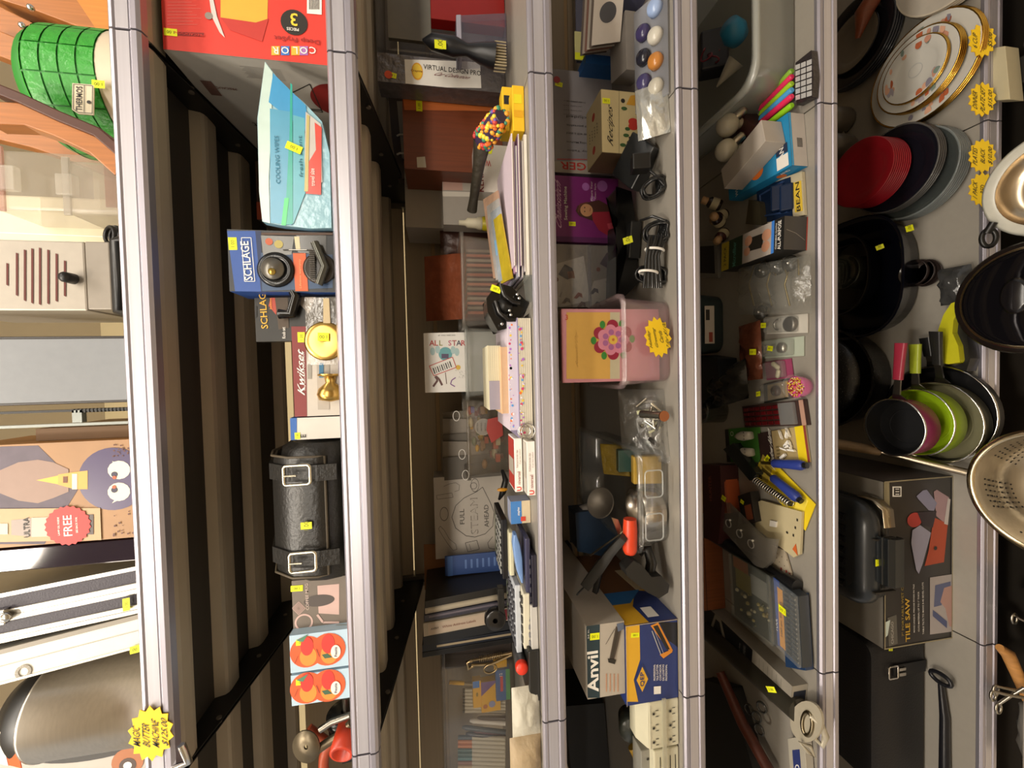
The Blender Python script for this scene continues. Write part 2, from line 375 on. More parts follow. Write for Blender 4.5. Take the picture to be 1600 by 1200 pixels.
# ------------------------------------------------------------------ top shelf
z1 = DECK[1]
WOOD = mat('#a96a36', .4, 0, 'wood'); WOODD = mat('#4a2412', .45, 0, 'wood'); CREAM = plast('#d8cdae'); GREEN = mat('#379a33', .35, 0, 'tile', .2, 90)
# green and cream drinks jug
jb = at(190, 152, .15); jc = P(jb.x, .16, z1); jt = at(33, 150, .085).z-z1; jm = at(150, 150, .055).z-z1
t = thing('insulated_jug', 'round insulated jug with embossed green upper body and cream base on the top shelf', 'jug', jc)
R_ = .105
m = M(); m.lathe(jc, (0, 0, 1), [(0, .001), (R_*.93, 0), (R_*.97, .01), (R_, .03), (R_, jm+.001)], plast('#d9c9b0'), 40); m.build('jug_base', t)
m = M(); n_ = 14
for k in range(n_):
    a0, a1 = 2*PI*k/n_+.012, 2*PI*(k+1)/n_-.012
    for j in range(5):
        h0, h1 = jm+(jt-jm)*j/5+.0015, jm+(jt-jm)*(j+1)/5-.0015
        rr_ = lambda h: R_*1.015-max(0, (h-jm)/(jt-jm)-.8)**1.5*.25
        for q in range(3):
            b0, b1 = a0+(a1-a0)*q/3, a0+(a1-a0)*(q+1)/3
            m.add([jc+P(rr_(h)*math.cos(b), rr_(h)*math.sin(b), h) for b, h in ((b0, h0), (b1, h0), (b1, h1), (b0, h1))], [(0, 1, 2, 3)], GREEN)
m.lathe(jc, (0, 0, 1), [(R_, jm), (R_, jm+(jt-jm)*.8), (R_*.93, jt-.008), (R_*.85, jt), (0, jt+.002)], mat('#1f7a20', .5), 40); m.build('embossed_body', t)
F = Face(at(146, 182, .06), (.054, 0, 0), (0, 0, .03)); F = Face(P(at(140, 178, .045).x, .047, at(146, 178, .047).z), (.052, .004, 0), (0, .0, .031))
m = M(); m.prism(F, [(0, 0), (1, 0), (1, 1), (.12, 1), (0, .7)], .002, paper('#d9cdb0')); m.line(F, [(.04, .05), (.96, .05), (.96, .93), (.14, .93), (.04, .7), (.04, .05)], .0008, INK, 2)
m.txt(F, 'THERMOS', .5, .66, .009, INK, wmax=.042); m.line(F, [(.06, .42), (.94, .42)], .0009, INK, 3); m.disc(F, .4, .2, .003, INK, 3); m.build('badge', t)
tag(t, Face(P(at(150, 140, .05).x, .052, at(164, 140, .05).z), (.02, 0, 0), (0, 0, .02)), .5, .5, rot=90)
# wooden slatted seat frame behind and beside the jug
t = thing('slatted_wooden_chair', 'small orange-brown wooden chair with curved slats lying behind the green jug', 'chair', at(188, 120, .3))
def bent(path, Y, w, d, mt, name):
    m = M(); pts = [at(x, y, yy) for x, y, yy in path]; rs = []
    for i, p in enumerate(pts):
        tt = (pts[min(i+1, len(pts)-1)]-pts[max(i-1, 0)]).normalized(); nn = V3((tt.z, 0, -tt.x)).normalized()*w/2; dd = V3((0, d, 0))
        rs.append([p-nn, p+nn, p+nn+dd, p-nn+dd])
    m.ring(rs, mt, False); return m.build(name, t, bev=.002)
bent([(-20, 175, .018), (40, 178, .018), (90, 196, .018), (150, 225, .018), (192, 262, .018)], 0, .035, .03, WOOD, 'slat')
bent([(-20, 132, .012), (30, 152, .012), (90, 180, .012), (150, 205, .012), (188, 238, .012)], 0, .016, .03, WOODD, 'side_rail')
bent([(-20, 198, .28), (50, 215, .28), (110, 235, .28), (185, 265, .28)], 0, .04, .03, WOOD, 'slat')
bent([(30, 175, .32), (110, 215, .32), (190, 245, .32)], 0, .05, .02, WOOD, 'slat')
bent([(-20, 20, .3), (40, 50, .3), (90, 80, .3), (130, 110, .3)], 0, .05, .03, WOOD, 'slat')
bent([(-20, 60, .28), (30, 80, .28), (60, 110, .28), (80, 130, .28)], 0, .05, .03, WOOD, 'slat')
bent([(-20, -30, .3), (60, -5, .3), (130, 22, .3), (185, 60, .3)], 0, .06, .05, WOOD, 'slat')
m = M(); PX(m, [(40, 5), (110, -10), (188, 40), (188, 120), (60, 90)], .36, .02, WOODD); m.build('seat_panel', t)
m = M(); PX(m, [(100, -30), (130, -30), (192, 20), (192, 68), (150, 45)], .2, .03, mat('#c77f35', .4, 0, 'wood')); m.build('slat', t, bev=.003)
for xx, yy in ((48, 12), (35, 40), (70, 55)):
    m = M(); m.ball(at(xx, yy, .2), .006, CHR, 10); m.build('screw_cap', t)
# clear food containers
c = at(150, 285, .22)
for (a, b_, cc, dd, Y, lab, tint) in ((60, 215, 238, 330, .2, 'large clear container with a pinkish lid lying beside the wooden slats', '#c98b78'), (100, 215, 252, 335, .12, 'smaller frosted container stacked against the lip of the top shelf', '#dcd6cc')):
    F = upright(a-75 if Y == .2 else a, 190, cc, dd, Y, z1)
    t = thing('plastic_container', lab, 'container', F.O+F.U/2)
    m = M(); m.slab(F, .12, clear('#e6dfd4', .42, .15)); m.build('container_body', t, bev=.006)
    m = M(); m.slab(F, .004, clear(tint, .7, .2), -.04, .93, 1.04, 1.0, .004); m.slab(F, .004, clear(tint, .7, .2), .1, .1, .9, .45, .003); m.build('container_lid', t, bev=.001)
    m = M(); m.slab(F, .015, clear('#f0ebe0', .5, .2), .3, .86, .7, 1.03, .012); m.build('snap_latch', t, bev=.002)
F = upright(-60, 190, 306, 385, .3, z1)
m = M(); m.slab(F, .18, CREAM); m.slab(F, .01, CREAM, -.03, .9, 1.03, 1, .008); m.line(F, [(.2, 0), (.25, .9)], .002, WHT); m.line(F, [(.8, 0), (.7, .9)], .0015, WHT)
m.build('cream_storage_bin', None, 'tall cream plastic storage bin between clear containers and the slotted heater', .012, 'bin')
# heater: pale casing, round louvre of slots, knob, black foot frame
F = upright(-50, 137, 378, 487, .06); t = thing('fan_heater', 'pale grey metal heater with a round slotted grille and black knob', 'heater', P(F.O.x+F.w/2, .1, z1))
GRY = mat('#a69e92', .4, .2)
F = Face(P(at(60, 487, .06).x, .05, at(134, 430, .05).z), (at(60, 378, .06).x-at(60, 487, .06).x, .0, 0), (0, 0, .24))
m = M(); m.slab(F, .16, GRY)
for px_, y0_, y1_ in ((12, 411, 447), (27, 395, 463), (39.5, 390, 471), (51, 388, 475), (63, 387, 477), (76, 390, 476), (89, 396, 472), (102, 407, 464)):
    q = [fpx(F, px_-1.7, y1_-2), fpx(F, px_+1.7, y1_), fpx(F, px_+1.7, y0_+1), fpx(F, px_-1.7, y0_)]
    m.poly(F, [q[1], q[2], q[3], q[0]], mat('#5a2018', .7), 2)
m.build('casing', t, bev=.003)
G = Face(F.O+P(0, 0, -.038)+P(.002, -.002, 0), (F.w*.98, 0, 0), (0, .0, .036)); m = M(); m.slab(G, .17, mat('#8d857a', .4, .2)); m.build('lower_casing', t, bev=.002)
m = M(); kc = at(115, 436, .045); m.lathe(kc, (0, -1, .1), [(0, .0), (.009, 0), (.0085, .016), (.006, .02), (0, .021)], BLK, 16); m.build('knob', t)
x0, x1 = F.O.x-.006, F.O.x+F.w+.006
m = M(); m.tube([(x0-.004, .02, z1+.006), (x0+.004, .05, z1+.045), (x1-.004, .05, z1+.045), (x1, .03, z1+.006)], .008, BLK, 8); m.build('foot_frame', t)
m = M(); m.box(x0+.015, x1-.01, .08, .2, z1+.001, z1+.03, BLK); m.build('base_plate', t)
tl = M(); a = at(188, 368, .08)
for k in range(3): tl.tube([a+P(.014*math.cos(u)+k*.004, .012*k+.01*math.sin(u), .016+.014*math.sin(u)) for u in [2*PI*i/16 for i in range(16)]], .0035, BLK, 6, True)
tl.build('power_cord', t)
# panel screen and rack legs
F = upright(-60, 210, 530, 628, .06, z1+.001); t = thing('flat_screen_monitor', 'blank grey-blue flat screen in a dark frame on the top shelf', 'monitor', F.O+F.U/2)
m = M(); m.slab(F, .02, mat('#2b2522', .4), -.045, 0, 1.05, 1.03, -.003); m.build('frame', t, bev=.003)
m = M(); m.slab(F, .004, mat('#85888c', .3), .0, .0, 1, 1, .001); m.build('screen', t)
m = M(); m.box(F.O.x+.02, F.O.x+F.w-.02, .095, .18, z1, z1+.012, BLK); m.build('stand', t)
F = upright(-60, 214, 641, 667, .06, z1+.001); t = thing('wire_rack', 'narrow grey wire rack standing between the flat screen and the oil lamp box', 'rack', F.O+F.U/2)
SIL = mat('#8f9490', .35, .4)
m = M(); m.slab(F, .01, SIL, 0, 0, .16, 1); m.slab(F, .01, SIL, .2, .4, .95, .45, .001); m.slab(F, .01, CHR, .3, .02, .7, .08); m.slab(F, .01, BLK, .86, 0, 1, 1)
for k in range(22): m.slab(F, .012, BLK, .8, .02+k*.02, 1.02, .03+k*.02, .001)
m.build('rack_side', t)
m = M(); m.slab(F, .16, mat('#6b4a22', .6), -.9, 0, -.15, .7, -.02); m.build('back_board', t)
# oil lamp box
F = upright(-70, 222, 692, 850, .05, z1+.001)
def pr(b, F):
    BG = mat('#a27a52', .5, 0, '', .25, 14)
    b.rect(F, 0, 0, 1, 1, BG, 1)
    def q(px, py): return fpx(F, px, py)
    def pp(l, m_, k=2): b.poly(F, [q(*p) for p in l], m_, k)
    DK = mat('#5f5560', .6, 0, '', .4, 30)
    pp([(-80, 700), (60, 696), (125, 760), (70, 850), (-80, 850)], DK, 2)
    # lamp chimney and burner
    pp([(-80, 725), (0, 735), (30, 722), (60, 718), (84, 722), (108, 733), (108, 768), (84, 778), (60, 786), (30, 782), (0, 770), (-80, 778)], mat('#93786a', .5), 3)
    pp([(58, 750), (95, 742), (95, 757)], paper('#e8b24a'), 4); pp([(92, 741), (118, 737), (138, 735), (138, 764), (118, 764), (92, 757)], paper('#d8a04c'), 4); pp([(100, 744), (107, 744), (107, 754), (100, 754)], paper('#6a3a18'), 5); pp([(114, 740), (122, 740), (122, 764), (114, 764)], paper('#efe0c0'), 5)
    a, bb = q(178, 748); b.disc(F, a, bb, .054, mat('#4a3f63', .3), 3, 32, .052)
    for py in (738, 768):
        a, bb = q(187, py-4 if py < 750 else py); b.disc(F, a, bb, .016, paper('#e2dcc4'), 4, 14, .017); sgn = 1 if py < 750 else -1
        b.poly(F, [q(176, py-18*sgn), q(184, py-8*sgn), q(192, py-10*sgn)], paper('#e2dcc4'), 4); a, bb = q(180, py+3*sgn); b.disc(F, a, bb, .005, paper('#2b2540'), 5, 10)
        b.disc(F, a-.1*sgn*.3, bb, .003, paper('#c2552a'), 6, 10)
    rnd = random.Random(3)
    for k in range(46):
        a, bb = q(rnd.uniform(178, 214), rnd.choice([rnd.uniform(796, 838), rnd.uniform(694, 715)])); b.disc(F, a, bb, rnd.uniform(.0008, .002), paper('#5a2f20'), 3, 6)
    # small bottle inset
    pp([(-80, 795), (158, 793), (160, 843), (-80, 848)], paper('#b89a72'), 3); pp([(20, 812), (60, 808), (148, 803), (148, 834), (60, 838), (20, 835)], mat('#8d7c72', .4), 4); pp([(2, 817), (15, 817), (15, 834), (2, 834)], paper('#d8cfae'), 5)
    pp([(135, 803), (148, 803), (148, 834), (135, 834)], paper('#554b48'), 5); pp([(52, 808), (84, 807), (84, 837), (52, 838)], paper('#c8bba4'), 5)
    a, bb = q(44, 823); b.txt(F, 'ULTRA', a, bb, .008, INK, 0, k=6)
    a, bb = q(109, 820); b.star(F, a, bb, .034, paper('#c8302a'), 7, 22, .92); b.txt(F, 'FREE', a, bb, .0125, WHT, 0, k=8); b.txt(F, 'LAMP OIL INSIDE', a, bb+.045, .003, WHT, 0, k=8); b.txt(F, 'SEE BACK FOR', a, bb-.045, .003, WHT, 0, k=8)
o = carton('oil_lamp_box', 'brown printed box picturing a blue-globed oil lamp with a red FREE seal', 'box', F, .13, mat('#9a6a35', .6), pr)
# glossy black case
F = upright(-70, 226, 853, 888, .05, z1+.001)
o = carton('glossy_black_panel', 'glossy purple-black panel shining between the lamp box and the flight case', 'case', F, .3, mat('#1d1420', .06), None, .002)
# aluminium edged cases
def alucase(px0, pyr, pyl, lean, black, name, label, tagp):
    Y = .05; zt = z1+.36; F = upright(px0, 232, pyr, pyl, Y, z1+.001); F = Face(F.O, F.U, P(-lean, 0, .36))
    t = thing(name, label, 'case', F.O+F.U/2); AL = metal('#d2cdc2', .35)
    m = M(); m.slab(F, .30, mat('#35303a', .55, 0, 'leather', .1, 300) if black else mat('#d9d4c9', .4)); m.build('case_shell', t, bev=.002)
    if black:
        for a in ((0, .2), (.42, .66)):
            m = M(); m.slab(F, .31, AL, a[0], 0, a[1], 1, .003); m.line(F, [(sum(a)/2, 0), (sum(a)/2, 1)], .001, mat('#8a8478', .4), 10); m.build('aluminium_rail', t, bev=.002)
        m = M(); m.slab(F, .31, AL, .92, 0, 1.01, 1, .003); m.build('aluminium_rail', t, bev=.001)
        for b in (.02,): 
            m = M(); m.slab(F, .03, CHR, .38, b, .72, b+.055, .006); m.disc(F, .47, b+.03, .003, DKM, 20, 10); m.build('corner_cap', t, bev=.003)
            m = M(); m.slab(F, .03, CHR, -.02, b, .18, b+.05, .006); m.disc(F, .06, b+.03, .003, DKM, 20, 10); m.build('corner_cap', t, bev=.003)
        m = M(); m.slab(F, .01, CHR, .4, .62, .7, .70, .010); m.ball(F.p(.55, .62, 30), .009, CHR, 12, (1, .6, 1.2)); m.build('catch', t, bev=.003)
    else:
        m = M(); m.slab(F, .305, AL, 0, 0, .08, 1, .002); m.slab(F, .305, mat('#8e877b', .5), .86, 0, 1, 1, .002); m.build('aluminium_rail', t, bev=.001); m = M(); m.line(F, [(.52, 0), (.52, 1)], .0012, DKM, 3); m.disc(F, .2, .58, .012, CHR, 5, 20, r0=.6); m.build('lid_seam', t)
    ptag(t, F, *tagp); return t
alucase(-60, 892, 968, .045, True, 'flight_case', 'black flight case with silver aluminium rails and corner caps', (198, 936, 0, .022, .011, 20))
alucase(-60, 968, 1022, .06, False, 'aluminium_case', 'plain white-silver aluminium case leaning next to the black flight case', (214, 1006, 90, .02, .013, 12))
# stainless canister
c = P(at(200, 1093, .11).x, .125, z1+.001); r = .083; h = at(24, 1100, .05).z-z1
t = thing('stainless_canister', 'brushed stainless steel butter machine canister with a black lid', 'canister', c); BS = metal('#b3aca0', .3)
m = M(); m.lathe(c, (0, 0, 1), [(0, 0), (r, 0), (r, h-.01), (r+.002, h-.008), (r+.002, h-.004), (r-.004, h)], mat('#cfc8bc', .33, .9, 'brushx'), 48); m.build('steel_body', t)
m = M(); m.lathe(c, (0, 0, 1), [(r-.004, h), (r-.006, h+.02), (r-.03, h+.05), (0, h+.055)], BLK, 40); m.build('lid', t)
G = Face(c+P(-.052, -.07, h+.006), (.03, -.004, 0), (0, .012, .03)); m = M(); m.slab(G, .001, paper('#e2561c'), 0, -.3, 1, .6); m.slab(G, .001, WHT, .0, .6, 2.2, 1.6, .001); m.build('orange_label', t)
# white carton behind with a black oval
F = upright(-40, 232, 1120, 1290, .22, z1+.001)
def pr(b, F):
    a, bb = fpx(F, 140, 1166); b.disc(F, a, bb, .030, mat('#2a2826', .3), 2, 28, .11)
    a, bb = fpx(F, 200, 1190); b.disc(F, a, bb, .03, paper('#a5663f'), 3, 20); b.disc(F, a-.03, bb, .016, paper('#4b3a33'), 4, 16); b.disc(F, a-.03, bb, .008, WHT, 5, 14)
carton('white_appliance_carton', 'large white carton with a black oval print behind the steel canister', 'box', F, .2, paper('#b3aca3'), pr)
F = Face(P(0, -.0165, z1-.045), P(1, 0, 0), P(0, 0, 1)); c = at(236, 1146, -.017)
pricestar(Face(c, P(.1, 0, 0), P(0, 0, .1)), 0, 0, .033, 'star_price_sign', 'yellow star sign reading MAGIC BUTTER tucked over the top shelf lip', ['MAGIC', 'BUTTER', 'MACHINE', '$125.00'], 0, None, .010, 1.4)
m = M(); a = c+P(-.03, .004, -.02); m.tube([a+P(0, 0, -.02), a+P(-.03, 0, -.03), a+P(-.04, 0, 0), a+P(-.05, .002, .012)], .006, CHR, 8); m.build('steel_clip', None, 'small bright steel clip hanging under the butter machine sign', cat='clip')
# ------------------------------------------------------------------ second shelf
z2 = DECK[2]+.001
RED = paper('#d23a2e'); BOXW = paper('#aaa59c'); BLUE = paper('#2b4f96')
xe = (at(260, 82, .03).x+at(500, 97, .03).x)/2
F = Face((xe, .03, z2), (.26, 0, 0), (0, 0, 2.040-z2))
def pr(b, F):
    b.rect(F, 0, 0, 1, 1, RED, 1)
    ppx(b, F, [(345, -40), (420, -40), (418, 30), (400, 36), (345, 28)], paper('#d8a63a'), 2)
    ppx(b, F, [(345, 28), (400, 36), (420, 30), (410, 66), (360, 48)], paper('#b9352c'), 3)
    ppx(b, F, [(326, -12), (334, 0), (340, 28), (352, 60), (344, 52), (332, 28)], paper('#c9c4bf'), 4); dpx(b, F, 327, 26, .006, paper('#8a8078'), 5)
    ppx(b, F, [(275, 50), (319, 52), (319, 58), (275, 56)], paper('#8a2420'), 2); tpx(b, F, 'PRECAUCION', 297, 54, .004, RED, 90, .045, 4)
    for i in range(8): lpx(b, F, [(262, 4+i*5), (300+(i*7) % 20, 4+i*5)], .0006, paper('#e07a70'), 2)
    dpx(b, F, 460, 36, .022, INK, 3); tpx(b, F, '3', 460, 32, .022, paper('#e9c83a'), 90, k=5); tpx(b, F, 'PIECES', 458, 47, .005, WHT, 90, k=5)
    ppx(b, F, [(480, -5), (503, -5), (503, 24), (480, 22)], WHT, 3)
    for i in range(7): lpx(b, F, [(484+i*2.4, -2), (484+i*2.4, 16)], .0012, INK, 4)
    for ch, px, c in (('C', 489, '#7a5fb0'), ('O', 475, '#a86fb5'), ('L', 462, '#e8b23a'), ('O', 446, '#3a78c8'), ('R', 431, '#e0b040')):
        ppx(b, F, [(px-6.5, 73), (px+6.5, 73), (px+6.5, 87), (px-6.5, 87)], paper(c), 2) if ch != 'C' else None; tpx(b, F, ch, px, 80, .012, WHT, 90, k=4)
    tpx(b, F, 'Deep FrySet', 465, 63, .010, paper('#8f211c'), 90, .075, 4)
    L_ = sideF(F, .34, 'L'); b.rect(L_, 0, 0, 1, 1, BOXW, 1)
    b.txt(L_, 'Deep Fry Set', .42, .55, .022, INK, 90, .13, 3, .4); b.line(L_, [(.85, .2), (.65, .55), (.6, .2), (.85, .2)], .002, INK, 3); b.line(L_, [(.62, .5), (.62, .2)], .006, mat('#55524d', .6), 2)
    b.txt(L_, 'PRECAUCION', .75, .82, .006, paper('#6a4238'), 90, .05, 3); b.rect(L_, .68, .86, .8, .93, paper('#6a4c44'), 3)
    for i in range(10): b.line(L_, [(.86+i*.009, .35), (.86+i*.009, .6-.01*(i % 3))], .0005, INK, 3)
    b.disc(L_, .72, .05, .05, paper('#7a1c18'), 2, t0=0, t1=PI)
o = carton('fryer_box', 'red and white carton printed COLOR and Deep FrySet filling the end of the second shelf', 'box', F, .34, BOXW, pr, tags=((267, 51, 90, .02, .012),))
# packet of blue wipes
m = M(); Y = .006
pts = [(414, 96), (440, 130), (475, 160), (503, 190), (515, 240), (518, 356), (485, 357), (440, 352), (410, 346), (405, 300), (402, 185)]
PX(m, pts, Y, .018, mat('#8fb7c4', .2, 0, 'bump'))
F = Face(at(530, 370, Y-.0006), P(.4, 0, 0), P(0, 0, .3))
def w_(l, c, k, r=.25): ppx(m, F, l, mat(c, r, 0, '', .12, 30), k)
w_([(414, 97), (426, 113), (424, 200), (420, 280), (422, 349), (410, 346), (405, 300), (403, 185)], '#b9cfc8', 1)
w_([(427, 115), (478, 165), (484, 210), (420, 160)], '#3d8fc0', 2); w_([(422, 170), (454, 175), (456, 352), (423, 348)], '#4f95b4', 2)
w_([(454, 130), (457, 133), (458, 350), (444, 352), (448, 300), (453, 200)], '#2f9d8e', 3); w_([(452, 310), (447, 353), (440, 352), (445, 310)], '#35c06a', 4)
w_([(458, 180), (476, 185), (478, 300), (458, 352)], '#5aa3b3', 2); w_([(478, 175), (502, 195), (504, 285), (480, 300), (476, 250)], '#b9b4ae', 3); w_([(492, 192), (503, 200), (502, 305), (478, 303), (482, 255), (494, 235)], '#c8483c', 4)
w_([(480, 180), (484, 182), (482, 300), (476, 300)], '#b7a86a', 5)
tpx(m, F, 'travel size', 489, 278, .007, WHT, 0, .03, 7, .3); tpx(m, F, 'COOLING WIPES', 434, 250, .007, paper('#3a7288'), 0, .08, 5, .3); tpx(m, F, 'fresh scent', 470, 245, .006, paper('#2f6672'), 0, .07, 5, .3)
o = m.build('wipes_packet', None, 'crinkled blue and white plastic packet leaning in front of the fryer box', .002, 'packet')
ptag(o, F, 460, 232, 68, .026, .013, 8)
crumple('clear_pouch', 'grey see-through pouch of dark hardware beside the blue packet', 'pouch', upright(470, 519, 300, 356, .05, z2), .03, bagm('#9aa0a4', .35), 4)
m = M(); 
for k in range(5): m.ball(P(at(500, 318+k*8, .06).x, .06+.01*(k % 2), z2+.014), .013, BLK, 10)
m.build('hardware_piece', None, 'dark hardware piece inside the grey see-through pouch', cat='hardware')
F = upright(400, 515, 255, 345, .3, z2); carton('brown_box', 'dark brown box deep on the second shelf behind the blue packet', 'box', F, .1, paper('#3a2a24'), lambda b, F: b.rect(F, 0, .7, .3, 1, paper('#a0452a'), 1))
# blue lockset box with window
F = upright(357, 520, 361, 456, .012, z2)
def pr(b, F):
    b.rect(F, 0, 0, 1, 1, mat('#1f2226', .4), 1)
    ppx(b, F, [(355, 361), (399, 361), (408, 456), (368, 458)], BLUE, 2); ppx(b, F, [(399, 361), (408, 361), (410, 456), (408, 456)], paper('#1c2c50'), 2)
    ppx(b, F, [(408, 368), (460, 370), (456, 398), (412, 402)], mat('#55544f', .25), 3); ppx(b, F, [(463, 366), (510, 368), (510, 398), (466, 395)], mat('#3d3c38', .2), 3); ppx(b, F, [(460, 370), (468, 370), (470, 392), (463, 392)], paper('#cbbf9c'), 4)
    dpx(b, F, 421, 378, .006, paper('#b4593a'), 5); dpx(b, F, 436, 382, .007, paper('#a89b58'), 5)
    ppx(b, F, [(408, 395), (520, 398), (520, 450), (410, 455)], paper('#3b506e'), 2)
    ppx(b, F, [(458, 396), (478, 396), (482, 455), (462, 455)], paper('#cf5f35'), 4); tpx(b, F, 'Lifetime warranty', 470, 428, .005, paper('#f0a070'), 0, .05, 6, .2)
    lpx(b, F, [(443, 391), (488, 391)], .002, INK, 6); lpx(b, F, [(452, 391), (480, 391)], .001, WHT, 7)
    tpx(b, F, 'SCHLAGE', 386, 408, .013, WHT, 4, .066, 5)
    q = [(378, 372), (393, 372), (399, 440), (383, 440)]; lpx(b, F, q+q[:1], .001, WHT, 5)
    for yy in (366,): lpx(b, F, [(409, yy), (520, yy)], .004, paper('#4a3426'), 5)
o = carton('lockset_box', 'blue box printed SCHLAGE with a window onto a dark door lock', 'box', F, .07, BLUE, pr, tags=((364, 381, 2, .021, .013),))
def onF(F, px, py, k=0): a, b = fpx(F, px, py); return F.p(a, b, k)
m = M(); c = onF(F, 432, 422); m.lathe(c, (0, -1, 0), [(.030, 0), (.030, .003), (.026, .006), (.019, .007), (.019, .004), (0, .004)], mat('#0f0f10', .25), 32); c2 = onF(F, 428, 421); m.lathe(c2, (0, -1, 0), [(.019, 0), (.018, .008), (0, .009)], mat('#6e6a62', .3, .6), 24); m.lathe(c2+P(-.006, -.009, .0), (0, -1, 0), [(.006, 0), (.006, .002), (0, .003)], mat('#b09448', .3, .8), 14); m.build('lock_cylinder', o)
m = M(); c = onF(F, 500, 420); m.lathe(c, (0, -1, 0), [(.027, 0), (.027, .004), (.022, .006), (0, .006)], mat('#2a241e', .3), 28); m.tube([c+P(-.03, -.012, .0), c+P(0, -.014, -.012), c+P(.02, -.012, -.004), c+P(.042, -.012, .004)], .007, mat('#53534c', .2, .5), 10)
for k in range(16): m.box(c.x-.02+k*.0032, c.x-.0184+k*.0032, c.y-.012, c.y-.004, c.z+.005, c.z+.014, mat('#4a443c', .5))
m.build('door_lever', o)
# black hang card
F = upright(391, 520, 463, 532, .022, z2); F = Face(F.O, F.U, F.W+P(0, .02, 0))
def pr(b, F):
    b.rect(F, 0, 0, 1, 1, mat('#23221f', .4), 1); tpx(b, F, 'SCHLAGE', 412, 482, .012, paper('#c99b25'), 2, .072, 4)
    ppx(b, F, [(424, 463), (434, 463), (432, 492), (420, 478)], paper('#a33a26'), 3); tpx(b, F, 'Jackson', 424, 475, .005, paper('#e0903a'), 0, .02, 5)
    ppx(b, F, [(396, 478), (402, 478), (402, 495), (399, 497), (396, 495)], BLK, 3); ppx(b, F, [(430, 465), (450, 462), (452, 512), (436, 515)], mat('#4a3e33', .3), 3); tpx(b, F, 'Knob set', 444, 520, .006, WHT, 0, .02, 4, .1)
    ppx(b, F, [(464, 462), (495, 462), (483, 490), (468, 475)], paper('#8f857b'), 4)
o = carton('black_lock_card', 'black hanging package with gold SCHLAGE lettering behind the windowed blue box', 'package', F, .02, mat('#23221f', .4), pr)
m = M(); c = onF(F, 460, 492, 30); m.tube([c+P(0, .0, .02), c, c+P(.03, -.004, -.01), c+P(.05, 0, 0)], .009, mat('#15120f', .2), 10); m.build('black_lever', o)
# brass latch pouch
F = upright(478, 520, 465, 570, .004, z2)
t = thing('latch_pouch', 'clear pouch holding a round brass plate and pale latch stick', 'pouch', F.O+F.U/2)
m = M(); c = onF(F, 508, 533); BR = metal('#c9a45a', .3); m.lathe(c, (0, -1, 0), [(.033, 0), (.034, .001), (.031, .004), (.024, .005), (0, .003)], BR, 36); m.build('brass_rosette', t)
m = M(); PX(m, [(505, 466), (514, 466), (516, 505), (505, 505)], -.0, .003, paper('#b9a680')); m.build('latch_stick', t)
m = M(); m.slab(Face(F.O, F.U, F.W), .012, bagm('#e8e2d8', .12)); m.build('pouch_film', t); tag(t, Face(onF(F, 511, 527)+P(-.01, -.007, -.006), P(.02, 0, 0), P(0, 0, .02)), .5, .5, .018, .014, 88)
# red and white lockset box
F = upright(458, 522, 510, 650, .03, z2)
def pr(b, F):
    b.rect(F, 0, 0, 1, 1, paper('#bdb6ac'), 1); ppx(b, F, [(455, 508), (478, 508), (480, 652), (455, 652)], paper('#7a2523'), 2)
    tpx(b, F, 'Kwikset', 470, 580, .0115, WHT, 0, .078, 5, .7, .12); tpx(b, F, 'THE SECURITY COMPANY', 476, 580, .0025, WHT, 0, .07, 5, 0)
    ppx(b, F, [(495, 566), (515, 566), (515, 640), (497, 640)], paper('#a59d92'), 3); ppx(b, F, [(481, 568), (487, 568), (487, 592), (481, 592)], paper('#8f8a80'), 3)
    ppx(b, F, [(499, 567), (506, 567), (506, 590), (499, 590)], paper('#2f6a8c'), 5)
o = carton('red_lockset_box', 'red and white box printed Kwikset with brass knob showing in its window', 'box', F, .1, paper('#8a2c29'), pr, tags=((471, 527, 0, .018, .012),))
m = M(); c = onF(F, 522, 610); m.lathe(c+P(.030, -.004, .005), (-1, 0, 0), [(.021, 0), (.021, .003), (.010, .005), (.008, .016), (.020, .026), (.023, .036), (.02, .046), (0, .05)], BR, 28); m.build('brass_knob', o)
# blue, white lock box
F = upright(454, 524, 652, 686, .03, z2)
def pr(b, F):
    b.rect(F, 0, 0, 1, 1, paper('#c9c5bd'), 1); ppx(b, F, [(450, 650), (464, 650), (464, 690), (450, 690)], paper('#1d5aa6'), 2); tpx(b, F, 'E', 474, 681, .009, INK, 0, k=4)
    R__ = sideF(F, .12, 'R'); b.rect(R__, 0, 0, 1, 1, mat('#3a3835', .4), 1); b.rect(R__, 0, .84, 1, 1, paper('#1d5aa6'), 2); b.txt(R__, 'LEVER', .5, .7, .008, INK, 0, k=3)
carton('small_lock_box', 'small white box with blue top band between the red lockset box and leather bag', 'box', F, .12, paper('#c9c5bd'), pr, tags=((465, 681, 0, .012, .009),))
# leather saddle bag
LEA = mat('#1e1c19', .38, 0, 'leather', .1, 160)
t = thing('saddle_bag', 'black leather saddle bag closed by two square silver buckles', 'bag', P(at(500, 790, .1).x, .11, z2))
xl, xr = at(500, 902, .04).x, at(500, 690, .04).x; zt = at(437, 800, .09).z
pf = [(.20, 0), (.06, 0), (.018, .02), (.008, .05), (.012, .085), (.04, .118), (.09, .135), (.16, .132), (.20, .10)]; sc = (zt-z2)/.135
m = M(); rs = []
for x, k in ((xl, .80), (xl+.012, .93), (xl+.05, 1.0), ((xl+xr)/2, .98), (xr-.05, 1), (xr-.012, .93), (xr, .80)): rs.append([P(x, .10+(y-.10)*k, z2+h*sc*k) for y, h in pf])
m.ring(rs, LEA, True); m.build('bag_body', t)
m = M(); fl = [(.17, .138), (.09, .142), (.036, .125), (.004, .088), (-.001, .045), (.004, .03)]
